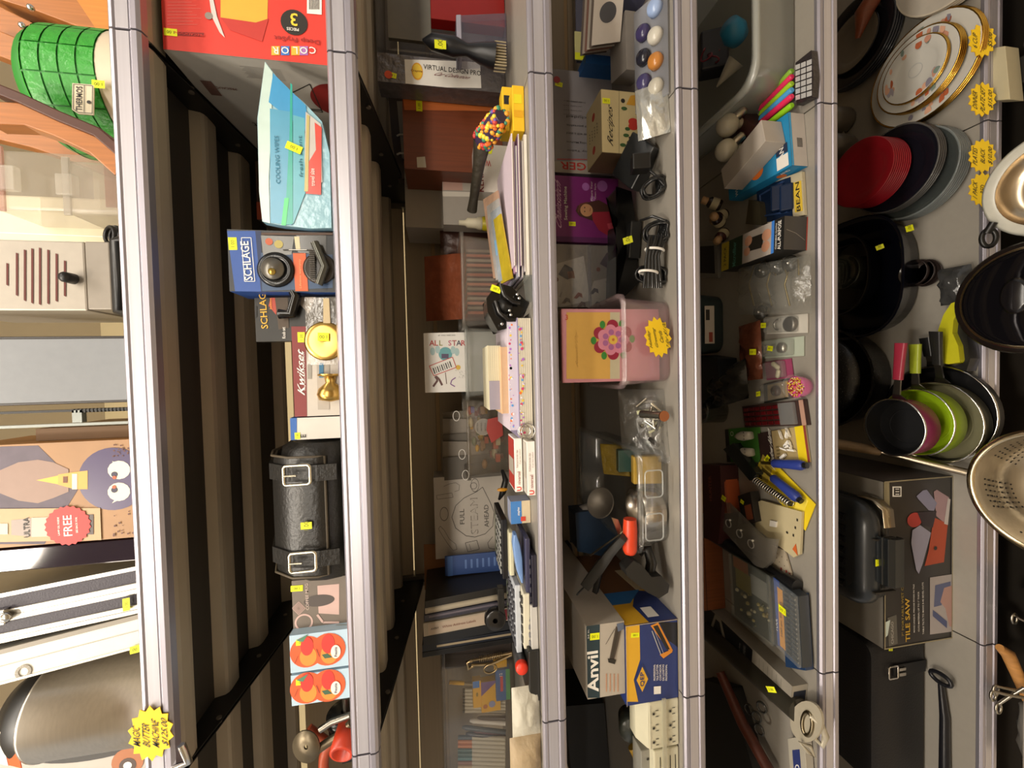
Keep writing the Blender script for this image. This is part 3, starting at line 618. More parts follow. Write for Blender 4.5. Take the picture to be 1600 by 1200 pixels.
m.ring([[P(x, y, z2+h*sc*k) for y, h in fl+[(y+.004, h-.003) for y, h in fl[::-1]]] for x, k in ((xl+.02, .97), (xl+.05, 1.0), (xr-.05, 1.0), (xr-.02, .97))], LEA, True); m.build('flap', t)
m = M(); m.tube([P(x, y, z2+h*sc) for x in (xl+.02, ) for y, h in fl]+[P(xr-.02, y, z2+h*sc) for y, h in fl[::-1]], .0022, mat('#4a4030', .6), 6); m.build('stitched_piping', t)
for cyv, nm in ((739, 'a'), (873, 'b')):
    xx = at(480, cyv, 0).x; cz = at(468 if cyv == 739 else 477, cyv, 0).z
    m = M(); m.ring([[P(x, y, z2+h*sc) for y, h in [(.16, .142), (.09, .146), (.034, .129), (.0, .09), (-.006, .04), (-.002, .01), (.004, .01), (-.001, .04), (.004, .088), (.036, .124), (.09, .141), (.16, .138)]] for x in (xx-.014, xx+.014)], LEA, False); s_ = m.build('strap', t)
    m = M(); cc = P(xx, -.013, cz); m.tube([cc+P(x, 0, z) for x, z in rpts(-.0165, .0165, -.021, .021, .005, 3)], .0028, metal('#d8d0bc', .25), 8, True); m.tube([cc+P(0, -.002, .021), cc+P(0, -.004, .0)], .0018, metal('#d8d0bc', .25), 6); m.build('buckle', s_)
tag(t, Face(P(at(479, 821, -.004).x-.01, -.0045, at(479, 821, -.004).z-.01), P(.02, 0, 0), P(0, 0, .02)), .5, .5, .012, .018, 0)
# mug box and two peach boxes
F = upright(457, 530, 904, 982, .05, z2)
def pr(b, F):
    b.rect(F, 0, 0, 1, 1, mat('#6f655b', .5), 1); ppx(b, F, [(496, 915), (530, 912), (530, 960), (498, 958)], paper('#c2a49c'), 2); dpx(b, F, 499, 938, .011, paper('#4c4440'), 3, ry=.03*.9)
    q = [(496, 960), (505, 972), (530, 972)]; lpx(b, F, q, .004, paper('#c2a49c'), 3)
    for i, r in enumerate((10, 7, 4)):
        q = [(467, 950-r), (467-r, 950), (467, 950+r), (467+r, 950)]; lpx(b, F, q+q[:1], .001, paper('#c9a8a0'), 3)
    tpx(b, F, 'COFFEE MUG', 480, 932, .005, paper('#c9b5ab'), 0, .05, 3, .2)
    dpx(b, F, 475, 972, .016, paper('#c2a49c'), 2, r0=.8)
carton('mug_box', 'grey box picturing a pale pink mug beside the saddle bag', 'box', F, .1, mat('#7d7268', .5), pr, tags=((464, 919, 88, .021, .011),))
for i, (a, b_) in enumerate(((988, 1046), (1050, 1097))):
    F = upright(453 if i == 0 else 455, 540, a, b_, .03, z2)
    def pr(b, F):
        LB = paper('#aec6d6'); b.rect(F, 0, 0, 1, 1, LB, 1)
        for px, py, r in ((480, (a+b_)/2+1, .029), (513, (a+b_)/2-3, .030)):
            dpx(b, F, px, py, r, mat('#e0582a', .5, 0, '', .3, 25), 2+(px > 500)*1, n=30); dpx(b, F, px+2, py+7, r*.6, paper('#ee8a35'), 4, ry=r*.5); dpx(b, F, px, py-9, r*.6, paper('#c5352c'), 4, ry=r*.38)
        ppx(b, F, [(463, a+12), (478, a+4), (482, a+2), (474, a+14)], paper('#4f7d62'), 5); ppx(b, F, [(503, (a+b_)/2+5), (512, (a+b_)/2+3), (520, (a+b_)/2+9), (508, (a+b_)/2+11)], paper('#3f5e45'), 5)
        dpx(b, F, 525, (a+b_)/2, .0125, paper('#efe9d6'), 6, ry=.0085); tpx(b, F, 'Fiesta', 525, (a+b_)/2, .005, paper('#3b3e6a'), 0, .018, 8)
        lpx(b, F, [(495, (a+b_)/2-4), (500, (a+b_)/2+8)], .0008, INK, 6); lpx(b, F, [(461, b_-10), (466, b_-22)], .0008, paper('#6a3a20'), 6)
        if i == 0:
            Rr = sideF(F, .1, 'R'); b.rect(Rr, 0, 0, 1, 1, LB, 1); b.disc(Rr, .5, .6, .028, paper('#d9532a'), 2, ry=.03); b.disc(Rr, .5, .6, .012, paper('#8f8f7c'), 3)
            for k in range(7): b.line(Rr, [(.1+k*.1, .05), (.15+k*.1, .3)], .0012, paper('#8a7a48'), 2)
    carton('peach_box', 'pale blue box with two large peaches, %s' % ('next to the pink mug box' if i == 0 else 'next to the black wheels'), 'box', F, .1, paper('#aec6d6'), pr, tags=((472, a+15, 88, .02, .011),), group='pale blue peach boxes')
# black wheels and orange tools at the end
c = P(at(520, 1108, .1).x, .09, z2+.03)
m = M()
for k, (dx, r) in enumerate(((0, .034), (-.026, .032), )): m.lathe(c+P(dx, 0, r-.03+.0), (-1, .15, 0), [(.006, 0), (r*.7, 0), (r, .004), (r, .017), (r*.7, .021), (.006, .021)], mat('#161514', .25), 32)
m.cyl(c+P(.03, 0, .0), c+P(-.06, .01, 0), .008, metal('#9c9486', .3)); m.build('rubber_wheel', None, 'pair of glossy black rubber wheels on one axle past the peach boxes', cat='wheel')
m = M(); ORG = plast('#a5482c'); cc = P(at(490, 1185, .12).x, .10, z2+.045)
m.tube([cc+P(.055*math.cos(u), .0, .035*math.sin(u)) for u in [2*PI*i/20 for i in range(20)]], .010, ORG, 8, True); m.tube([cc+P(.04, 0, .02), cc+P(.08, .0, .06)], .009, ORG); m.build('orange_handle_tool', None, 'rusty orange tool with an open loop handle on the second shelf', cat='tool')
m = M(); c0 = P(at(482, 1158, .06).x, .05, at(482, 1158, .06).z); m.lathe(c0, (0, -1, .2), [(.004, 0), (.026, 0), (.026, .003), (.004, .003)], mat('#6f6450', .4, .7), 20, sx=1.2); m.tube([c0+P(-.01, 0, -.02), c0+P(.0, .01, -.05), P(c0.x+.03, .05, z2+.012)], .008, mat('#6f6450', .4, .7)); m.build('steel_shears', None, 'old steel shears standing against the orange looped tool', cat='shears')
m = M(); pts = [at(510, 1135, .03), at(520, 1150, .03), at(505, 1170, .03)]; m.tube([P(p.x, p.y, p.z) for p in (at(500, 1140, .03), at(518, 1128, .03), )]+[P(at(532, 1120, .03).x, .03, z2+.01)], .006, metal('#8f8a80', .3)); m.build('steel_rod', None, 'short bent steel rod between the black wheels and orange tools', cat='rod')
m = M(); c0 = P(at(535, 1165, .03).x, .05, z2+.022); m.lathe(c0, (-.3, -1, .1), [(.0, -.02), (.022, -.02), (.022, .03), (.016, .032), (.015, .0), (0, 0)], plast('#b8391f'), 24); m.build('red_socket', None, 'short red open cylinder lying at the end of the second shelf', cat='cylinder')
m = M(); PX(m, [(410, 1180), (430, 1140), (445, 1105), (455, 1102), (470, 1150), (480, 1200), (415, 1215)], .3, .1, mat('#0e0d0c', .5)); o = m.build('dark_tool_case', None, 'dark soft tool case far back above the orange tools', .004, 'case'); o.location.z = z2
# ------------------------------------------------------------------ third shelf
z3 = DECK[3]+.001
def YZ(px, py, z): return min(atz(px, py, z).y, .56)
# side bay corner
F = upright(586, 800, -60, 88, .33, z3)
t = thing('tinted_storage_box', 'dark purple tinted clear storage box at the china-side end of the third shelf', 'box', F.O+F.U/2)
m = M(); m.slab(F, .2, clear('#3a3048', .55, .12)); m.build('box_shell', t, bev=.006)
m = M(); G = upright(605, 672, -60, 62, .3); m.slab(Face(G.O, G.U, G.W), .01, mat('#7d786c', .3)); m.build('grey_film', t)
F = upright(672, 800, -60, 36, .22, z3); carton('red_folder', 'glossy red folder standing beside the tinted storage box', 'folder', F, .03, gloss('#8e1a17'))
F = upright(713, 795, 15, 80, .2, z3); F = Face(F.O, F.U, F.W+P(-.02, 0, 0)); m = M(); m.slab(F, .05, clear('#9a98b0', .6, .2)); m.slab(F, .052, plast('#a9a7b8'), 0, .9, 1, 1, .002); m.build('frosted_organiser', None, 'frosted lilac-grey plastic organiser standing before the red folder', .002, 'organiser')
m = M(); c0, c1 = at(660, 62, .16), at(730, 78, .16); c2, c3 = at(752, 84, .16), at(773, 88, .16)
m.tube([c0, c0.lerp(c1, .2), c0.lerp(c1, .7), c1, c2, c3], [.002, .016, .020, .012, .021, .026], mat('#17181c', .35), 16)
o = m.build('tenderiser_handle', None, 'black handled brush with stiff pale bristles hanging over the third shelf', cat='brush'); o.name = 'bristle_brush'; WPOS['bristle_brush'] = o.location.copy()
m = M()
for i in range(-4, 5):
    for j in (-1, 0, 1): a = at(772, 88+i*4.5, .16)+P(0, j*.01, 0); m.cyl(a, P(a.x, a.y, at(790, 88, .16).z), .0016, paper('#a89a7c'), n=6)
m.build('bristles', o)
ptag(o, Face(at(672, 90, .135), P(.03, 0, 0), P(0, 0, .03)), 688, 70, 0, .018, .024)
F = upright(590, 806, 93, 137, .24, z3); SLV = mat('#6f6a6a', .18, .35, 'crinkle', .3, 60)
def pr(b, F):
    ppx(b, F, [(632, 93), (750, 97), (752, 138), (634, 136)], WHT, 2); tpx(b, F, 'VIRTUAL DESIGN PRO', 707, 110, .0115, INK, -91, .135, 4, .6); tpx(b, F, 'Car Collection', 708, 119, .008, paper('#7a2a2a'), -91, .08, 4, .2, .2)
    dpx(b, F, 652, 112, .020, paper('#e8a828'), 3, ry=.013); dpx(b, F, 652, 112, .0165, paper('#f0c83a'), 4, ry=.0105); tpx(b, F, 'Crayola', 651, 112, .006, paper('#7a3b1a'), -90, .026, 6); dpx(b, F, 607, 117, .009, paper('#d8522a'), 3)
carton('design_kit_box', 'silver wrapped box with white band reading VIRTUAL DESIGN PRO', 'box', F, .055, SLV, pr, tags=((613, 118, 80, .019, .012),))
F = upright(630, 787, 141, 268, .30, z3)
def pr(b, F):
    b.rect(F, 0, 0, 1, 1, mat('#6b3319', .35, 0, 'wood'), 1); ppx(b, F, [(628, 140), (786, 142), (784, 174), (632, 172)], mat('#b5622f', .35, 0, 'wood'), 2); ppx(b, F, [(651, 246), (664, 245), (666, 262), (652, 262)], paper('#b9b09c'), 3)
o = carton('wooden_keepsake_box', 'brown wooden box with a lighter orange lid edge standing on its side', 'box', F, .115, mat('#6b3319', .35, 0, 'wood'), pr, tags=((655, 166, 0, .026, .015),))
t = thing('ring_binder', 'dark brown ring binder showing white rings behind the wooden keepsake box', 'binder', at(780, 230, .5))
m = M(); PX(m, [(606, 140), (628, 140), (640, 278), (622, 280), (612, 215)], .42, .03, mat('#2b1d1d', .4)); m.build('cover', t, bev=.003)
m = M(); PX(m, [(620, 158), (630, 158), (636, 250), (628, 246)], .41, .005, paper('#8f8a82')); m.build('spine_label', t)
for yy in (213, 242):
    m = M(); a = at(630, yy, .405); m.tube([a+P(.0, 0, .016), a+P(0, -.008, .008), a+P(0, -.008, -.01), a+P(0, 0, -.016)], .0025, paper('#d8d2c6'), 6); m.build('binder_ring', t)
# yellow boxes
for (a, b, c, d, Y, lab, tx) in ((785, 801, 136, 205, .09, 'slim yellow and black packet behind the taller yellow carton', '#1f1f1c'), (801, 822, 134, 205, .03, 'yellow carton at the front edge before the wooden keepsake box', '#e8b21e')):
    F = upright(a, b+8, c, d, Y, z3 if Y < .05 else None); F.O.z = z3; F = Face(F.O, F.U, P(0, 0, at(a, (c+d)/2, Y).z-z3))
    o = carton('yellow_packet', lab, 'packet', F, .04, paper('#e6b91f'), lambda b_, F: (b_.rect(F, .6, .2, .8, .9, paper('#ded022') if tx[1] == 'e' else paper('#1f1f1c'), 2), b_.rect(F, .3, .1, .45, .9, paper('#8f86b0' if tx[1] != 'e' else '#d8a016'), 2)))
t = thing('floral_pouch', 'long rolled pouch, orange and purple floral at one end and dark at the other', 'pouch', at(815, 195, .05))
a, b, c = P(at(812, 183, .03).x, .03, z3+.045), P(at(795, 215, .08).x, .1, z3+.075), P(at(760, 325, .2).x, .22, z3+.09)
FLO = mat('#3a2a44', .4, 0, '', .2, 30)
m = M(); m.tube([a, a.lerp(b, .3), b], [.014, .021, .019], FLO, 14)
rnd = random.Random(5)
for k in range(170):
    s_ = rnd.random(); u = rnd.uniform(0, 2*PI); p = a.lerp(b, s_); d = (b-a).normalized(); x = d.orthogonal().normalized(); y = d.cross(x); r = .0195
    m.ball(p+(x*math.cos(u)+y*math.sin(u))*r*(.75+.25*min(1, s_*3)), rnd.uniform(.003, .006), mat(rnd.choice(['#e0702a', '#e8a030', '#c8403a', '#3f8a6a', '#6a4a9a', '#e8d040']), .4), 8)
m.build('floral_end', t)
m = M(); m.tube([b, b.lerp(c, .3), b.lerp(c, .8), c], [.019, .013, .010, .012], mat('#3f3a30', .45, 0, 'crinkle'), 12); m.build('rolled_body', t)
# white cartons
F = upright(633, 762, 268, 357, .42, z3)
def pr(b, F):
    b.rect(F, 0, 0, 1, 1, paper('#9f978a'), 1)
    for yy in (280, 286, 292): lpx(b, F, [(634, yy), (760, yy)], .0008, paper('#6f675c'), 2)
    ppx(b, F, [(633, 268), (760, 270), (760, 281), (634, 280)], paper('#b8afa3'), 2)
carton('white_carton', 'large plain off-white carton stack at the back, beside the wooden keepsake box', 'box', F, .14, paper('#b8afa3'), pr)
F = upright(692, 768, 282, 352, .36, z3)
def pr(b, F):
    b.rect(F, 0, 0, 1, 1, paper('#958d82'), 1); ppx(b, F, [(690, 299), (766, 301), (766, 308), (692, 307)], paper('#c4bcae'), 2); ppx(b, F, [(692, 282), (722, 283), (723, 298), (692, 297)], paper('#b58f80'), 2); ppx(b, F, [(722, 283), (766, 284), (766, 299), (723, 298)], paper('#a89f92'), 2)
carton('small_white_carton', 'smaller off-white carton before the large plain one', 'box', F, .055, paper('#b3aa9d'), pr)
F = upright(741, 782, 226, 300, .2, z3)
def pr(b, F):
    b.rect(F, 0, 0, 1, 1, paper('#cfc9bd'), 1); ppx(b, F, [(742, 226), (752, 226), (752, 240), (744, 240)], paper('#9a2a22'), 2); dpx(b, F, 762, 230, .012, paper('#5a2220'), 2); ppx(b, F, [(754, 236), (770, 232), (768, 241), (756, 240)], YEL, 3)
    tpx(b, F, 'WAX', 757, 255, .014, paper('#b02a1c'), 90, .03, 3); tpx(b, F, 'KERR', 751, 283, .014, paper('#7a2018'), 0, .05, 3)
carton('wax_box', 'red and white printed box of WAX before the wooden keepsake box', 'box', F, .05, WHT, pr)
c = P(at(770, 350, .3).x, .3, z3); h = at(717, 350, .3).z-z3
t = thing('yellow_spray_bottle', 'small yellow labelled bottle with a cream nozzle on the third shelf', 'bottle', c)
m = M(); m.lathe(c, (0, 0, 1), [(0, 0), (.017, 0), (.018, .003), (.018, h*.45), (.016, h*.5)], plast('#c8b81a'), 24); 
for k in range(5): m.lathe(c, (0, 0, 1), [(.0182, h*(.1+k*.07)), (.0182, h*(.1+k*.07)+.001)], paper('#6a6414'), 24)
m.build('bottle_body', t)
m = M(); m.lathe(c, (0, 0, 1), [(.016, h*.5), (.017, h*.52), (.015, h*.6), (.013, h*.62), (.012, h*.82), (.007, h*.86), (.006, h), (0, h)], plast('#d2c9ae'), 20); m.build('nozzle', t)
# flat pile of magazines and leaning foil packets
xl, xr = at(810, 435, .03).x, at(810, 218, .03).x
for i, (c_, th, d0, d1) in enumerate((('#c9c2b4', .007, 0, .0), ('#8a8088', .004, .01, .01), ('#b3a8b4', .004, 0, .006), ('#7a5a78', .004, .02, .0), ('#9a9aa8', .004, .0, .02), ('#b08aa8', .005, .01, .01), ('#c8b8c4', .003, .02, .0))):
    zz = z3+sum((.007, .004, .004, .004, .004, .005, .003)[:i])
    m = M(); m.box(xl+d0, xr-d1, .012+.004*(i % 3), .20, zz+.0002, zz+th-.0002, paper(c_)); m.box(xl+d0, xr-d1, .0115+.004*(i % 3), .012+.004*(i % 3), zz+th*.3, zz+th*.7, paper('#e8e2d8'))
    m.build('activity_magazine', None, 'glossy magazine lying in the flat pile between floral pouch and black punch', 0, 'magazine', 'magazines in the flat pile')
for i, (c_, dx) in enumerate((('#c9a58c', 0), ('#b8b4b0', .012), ('#a8b0b8', .022), ('#c8b030', .034))):
    a = at(768+i*7, 290+i*12, .09-.012*i); b_ = at(800+i*2, 425+i*3, .05-.008*i)
    F = Face(P(b_.x, .06-.01*i, z3+.032), P(a.x-b_.x, .05, .012), P(.0, .05, .026-.004*i)); m = M(); m.slab(F, .003, mat(c_, .22, .3, 'crinkle', .25, 50)); m.rect(F, .3, .3, .5, .7, paper('#6a9ac0'), 2) if i == 1 else None
    m.build('foil_packet', None, ['tan card packet leaning over the magazine pile', 'silver foil packet with a pale blue patch leaning over the magazines', 'grey foil packet leaning in front of the silver one', 'yellow edged packet, frontmost of those leaning on the magazines'][i], 0, 'packet')
# clear bins
BIN = clear('#d9d4ca', .32, .2)
def bin_(px0, px1, py0, py1, Y, zt, dep, label, rad=.018, mt=BIN):
    xl, xr = at((px0+px1)/2, py1, Y).x, at((px0+px1)/2, py0, Y).x; h = at(px0, (py0+py1)/2, Y).z-zt
    return tub('clear_bin', label, 'bin', P((xl+xr)/2, Y+dep/2, zt), xr-xl, dep, h, mt, 0, .9, .007, 'rim', None, rad), (xl, xr, h)
t, (xl, xr, h) = bin_(722, 798, 366, 508, .22, z3, .2, 'clear bin of orange striped cards left of the magazine pile'.replace('left of', 'beside'))
for k in range(14):
    x = xl+.03+k*(xr-xl-.06)/13.5; m = M(); m.box(x, x+.0065, .245, .245+.13, z3+.008, z3+.008+h*.82, paper(['#b8603a', '#8f7f68', '#c87a58', '#a89a84'][k % 4]))
    m.build('striped_card', None, 'orange or tan card filed upright in the clear bin near the magazines', 0, 'card', 'cards filed in the clear bin')
F = upright(670, 725, 402, 502, .42, None); G = Face(P(F.O.x, .33, z3+.01), F.U, P(0, .09, at(670, 450, .42).z-z3)); crumple('brown_foil_bag', 'shiny orange-brown cellophane bag standing up out of the card bin', 'bag', G, .02, mat('#8a4a30', .22, .1, 'crinkle', .35, 40), 9, .004)
F = upright(688, 722, 370, 398, .44, z3+.01); crumple('dark_brown_bag', 'dark brown crinkled bag next to the orange-brown cellophane bag', 'bag', Face(F.O, F.U*1.4, F.W), .02, mat('#4a2f26', .3, .1, 'crinkle', .3, 40), 11, .004)
# hole punch
t = thing('black_hole_punch', 'glossy black angular desk punch with silver pins on the third shelf', 'punch', at(825, 480, .05))
m = M(); PX(m, [(760, 466), (778, 442), (800, 448), (822, 470), (829, 474), (812, 498), (790, 514), (778, 517), (762, 488)], .03, .07, mat('#121110', .15)); m.build('punch_body', t, bev=.008)
m = M(); a = at(790, 478, .028); m.tube([at(782, 444, .02), at(788, 462, .018), at(802, 472, .018), at(812, 474, .02)], .004, mat('#1c1a19', .12)); m.tube([at(774, 470, .02), at(780, 488, .018), at(794, 500, .018), at(805, 500, .02)], .004, mat('#1c1a19', .12)); m.lathe(at(788, 478, .028), (0, -1, 0), [(.016, 0), (.015, .006), (0, .008)], BLK, 20); m.build('press_lever', t)
m = M(); [m.ball(at(x, y, .018), .0035, CHR, 10) for x, y in ((808, 460), (811, 466), (796, 485), (798, 492), (784, 506))]; m.build('steel_pin', t)
tag(t, Face(at(783, 460, .027), P(.02, 0, 0), P(0, 0, .02)), .5, .5, .02, .012, 70)
t = thing('label_holder', 'bent grey translucent plastic sign holder on the third shelf edge', 'holder', at(835, 450, 0))
m = M(); PX(m, [(817, 430), (836, 429), (838, 462), (830, 472), (822, 468)], -.004, .003, clear('#8f9694', .75, .15)); m.build('holder_pocket', t, bev=.001)
m = M(); PX(m, [(828, 472), (834, 470), (826, 490), (818, 496)], .0, .003, clear('#b9b6ae', .6, .15)); m.build('holder_foot', t)
# ALL STAR bin
t, (xl, xr, h) = bin_(728, 797, 510, 620, .24, z3, .2, 'clear bin of greeting cards with the ALL STAR card in front', mt=clear('#cfd2cc', .55, .2))
F = upright(663, 740, 519, 613, .27, None); zt = at(663, 565, .29).z; F = Face(P(F.O.x, .262, z3+.01), F.U, P(0, .03, zt-z3-.01))
def pr(b, F):
    b.rect(F, 0, 0, 1, 1, WHT, 1)
    for i, (ch, c_) in enumerate(zip('ALL STAR', ['#b8392f', '#b8392f', '#8a8a3a', '', '#b84a6a', '#a8343a', '#2f2f4a', '#b8343a'])):
        if ch != ' ': tpx(b, F, ch, 675+i*7, 536, .0135, paper(c_), -90, k=3, bold=1.2)
    tpx(b, F, '-IF YOU ARE AN-', 698, 524, .003, INK, -90, .045, 3, 0)
    dpx(b, F, 696, 553, .017, paper('#5fa3a8'), 2); [dpx(b, F, x, y, .010, paper('#a9c4c4'), 2, ry=.006) for x, y in ((676, 549), (684, 546), (714, 550), (708, 547))]
    ppx(b, F, [(690, 553), (701, 553), (701, 560), (690, 560)], paper('#4a3a5a'), 3)
    q = [(671, 572), (707, 558), (713, 574), (678, 587)]; ppx(b, F, q, WHT, 4); lpx(b, F, q+q[:1], .0018, paper('#c03a2c'), 5)
    for i in range(9): lpx(b, F, [(677+i*3.2, 575-i*1.3), (680+i*3.2, 584-i*1.3)], .0017 if i % 2 else .0028, INK, 6)
    lpx(b, F, [(696, 582), (698, 600)], .0018, paper('#5a3a2a'), 3); lpx(b, F, [(680, 588), (684, 594), (677, 604)], .005, paper('#5a2a20'), 3); lpx(b, F, [(681, 588), (686, 592), (691, 602)], .005, paper('#5a2a20'), 3)
    lpx(b, F, [(712, 590), (706, 594), (704, 600), (711, 604)], .0025, paper('#7a4a8a'), 3); dpx(b, F, 716, 574, .006, paper('#d8b02a'), 3)
    rnd = random.Random(2)
    for k in range(24): dpx(b, F, rnd.uniform(712, 727), rnd.uniform(578, 590), .0006, INK, 3, n=5)
carton('all_star_card', 'white greeting card lettered ALL STAR with a barcode sticker', 'card', F, .002, WHT, pr, 0)
for k in range(8):
    m = M(); G = Face(F.O+P(.004+(k % 3)*.003, .010+k*.012, 0), F.U*.96, F.W*(.96-.02*(k % 2))); m.slab(G, .002, paper(['#cfc8bc', '#b9b2a4', '#d8d2c8'][k % 3])); m.build('greeting_card', None, 'plain-edged card filed upright behind the ALL STAR card', 0, 'card', 'cards behind the ALL STAR card')
# pads and paperback lying in a leaning pile
def pad(px0, px1, py0, py1, Y, d, cover, page, name, label, dz=0, tip=.0, prt=None):
    F = upright(px0, px1, py0, py1, Y); t = thing(name, label, 'pad' if 'pad' in name else 'book', F.O+F.U/2)
    F = Face(F.O, F.U, F.W)
    m = M(); m.slab(F, d, page)
    for k in range(5): m.line(F, [(0, .15+k*.17), (1, .17+k*.17)], .0004, mat('#8f8878', .7), 1)
    m.build('pages', t)
    m = M(); m.slab(Face(F.O+F.W*1.001, F.U, P(0, 0, .0012)), d, cover, -.004, 0, 1.004, 1, .0006)
    if prt: prt(m, F)
    m.build('cover', t); return t
rnd = random.Random(8)
def swirl(m, F):
    G = Face(F.O+F.W+P(0, 0, .0013), F.U, P(0, .03, 0))
    for k in range(60):
        a = rnd.random(); m.disc(F, a, rnd.uniform(.62, .98), rnd.uniform(.001, .003), paper(rnd.choice(['#a86ac0', '#e8742a', '#5a9ad8', '#e8c03a', '#c8406a', '#e8e0e8'])), 2, 8)
pad(811, 831, 497, 684, .012, .19, paper('#8f86a0'), paper('#cfc7b4'), 'paperback_book', 'thick cream-edged paperback lying lowest in the pile beside the punch', prt=swirl)
pad(796, 810, 500, 672, .02, .17, paper('#d8ccd8'), paper('#b9aeb8'), 'colouring_book', 'swirly patterned book second from the bottom of the cream pile', prt=lambda m, F: [swirl(m, F), m.rect(F, .0, 0, 1, 1, paper('#c9c0d0'), .5)])
pad(784, 795, 542, 646, .03, .12, paper('#e0b890'), paper('#d8b08a'), 'peach_memo_pad', 'peach memo pad near the top of the cream pile')
pad(764, 783, 540, 640, .05, .1, paper('#d6ceb0'), paper('#c9c3a8'), 'cream_memo_pad', 'cream and lavender memo pad on top of the pile', prt=lambda m, F: m.rect(F, 0, 0, .45, 1, paper('#8f8a98'), 2))
m = M(); a = P(at(822, 672, .02).x, .006, z3+.018)
for r, dz in ((.015, 0), (.012, .006), (.009, .002)): m.tube([a+P(r*math.cos(u), .0, r*math.sin(u)+dz-.004) for u in [2*PI*i/20 for i in range(20)]], .0012, CHR, 6, True)
m.build('wire_coil', None, 'small coil of bright wire at the end of the paperback', cat='wire')
# bin of small toys
t, (xl, xr, h) = bin_(731, 797, 624, 746, .25, z3, .2, 'clear bin of small toys carrying a round white label', mt=clear('#b8ac98', .28, .2))
m = M(); F = Face(at(790, 690, .249), P(.1, 0, 0), P(0, 0, .1)); dpx(m, F, 755, 667, .021, clear('#e8e4dc', .8, .3), 1); dpx(m, F, 755, 667, .021, paper('#a39a8c'), 2, r0=.93)
for i in range(4): tpx(m, F, 'PARTY PACK', 746+i*6, 667, .003, INK, -0, .02, 3, 0)
m.build('round_label', t)
m = M(); PX(m, [(762, 655), (784, 650), (786, 680), (768, 692), (760, 672)], .245, .001, mat('#a8443f', .3)); m.build('red_sticker', t)
for k in range(46):
    c_ = rnd.choice(['#c8b070', '#8a3a2a', '#d8a83a', '#b08a60', '#4a4a8a', '#c85a3a', '#6a7a5a', '#d8c8a0'])
    x, y, z = rnd.uniform(xl+.025, xr-.025), rnd.uniform(.28, .42), z3+.012+rnd.random()**1.3*h*.8; r = rnd.uniform(.006, .011)
    m = M(); (m.ball((x, y, z), r, plast(c_), 10, (1.4, 1, .8)) if k % 2 else m.box(x-r, x+r, y-r, y+r, z-r*.6, z+r*.6, plast(c_)))
    m.build('party_toy', None, 'small bright trinket heaped in the toy bin', .001, 'toy', 'trinkets in the toy bin')
for k in range(5):
    F = upright(692, 735, 640+k*18, 672+k*19, .44-.01*k, z3+.01); m = M(); m.slab(Face(F.O, F.U, F.W+P((k % 2)*.015-.008, .02, 0)), .003, mat(['#6f6450', '#8a7f70', '#5a5040', '#7d7262', '#4f4638'][k], .5)); m.build('seed_packet', None, 'dull brown packet standing behind the toy bin', 0, 'packet', 'packets behind the toy bin')
for k, (px, py) in enumerate(((713, 650), (722, 710), (733, 742))):
    m = M(); a = at(px, py, .25); a.z = max(a.z, z3+h+.008); m.tube([a+P(.012*math.cos(u), .0, .008*math.sin(u)) for u in [2*PI*i/16 for i in range(16)]], .0009, WHT, 5, True); m.build('elastic_loop', None, ['thin white elastic loop above the toy bin near the card bin', 'thin white elastic loop over the middle of the toy bin', 'thin white elastic loop by the STEAM box edge'][k], cat='loop')
# label boxes
for i, (px0, px1, py0, py1, Y) in enumerate(((799, 812, 685, 769, .035), (815, 829, 690, 775, .004))):
    F = upright(px0, px1, py0, py1, Y, z3 if i else z3+.019)
    if i: F.W = P(0, 0, .0165); F = Face(F.O, F.U, F.W)
    else: F = Face(F.O, F.U, P(0, 0, .016))
    def pr(b, F): b.txt(F, 'U', .06, .5, .0095, paper('#d8341f'), 0, k=3, bold=2); b.txt(F, 'niversal', .26, .5, .006, paper('#8a2a20'), 0, k=3, bold=.5); b.txt(F, 'Fold-back binder clips', .62, .65, .004, paper('#7a3a30'), 0, .035, 3, 0); b.txt(F, '12 per box medium', .66, .3, .003, paper('#7a3a30'), 0, .03, 3, 0)
    def pr2(b, F, i=i): pr(b, F); T_ = sideF(F, .07, 'T'); b.rect(T_, .03, .03, .97, .97, paper('#a8382f' if i == 0 else '#b9b2a8'), 1); b.rect(T_, .3, .1, .6, .9, paper('#a89f92'), 2)
    carton('clip_box', ['red topped white clip box, upper one of the two thin boxes', 'white clip box lying under the red topped one'][i], 'box', F, .07, WHT, pr2)
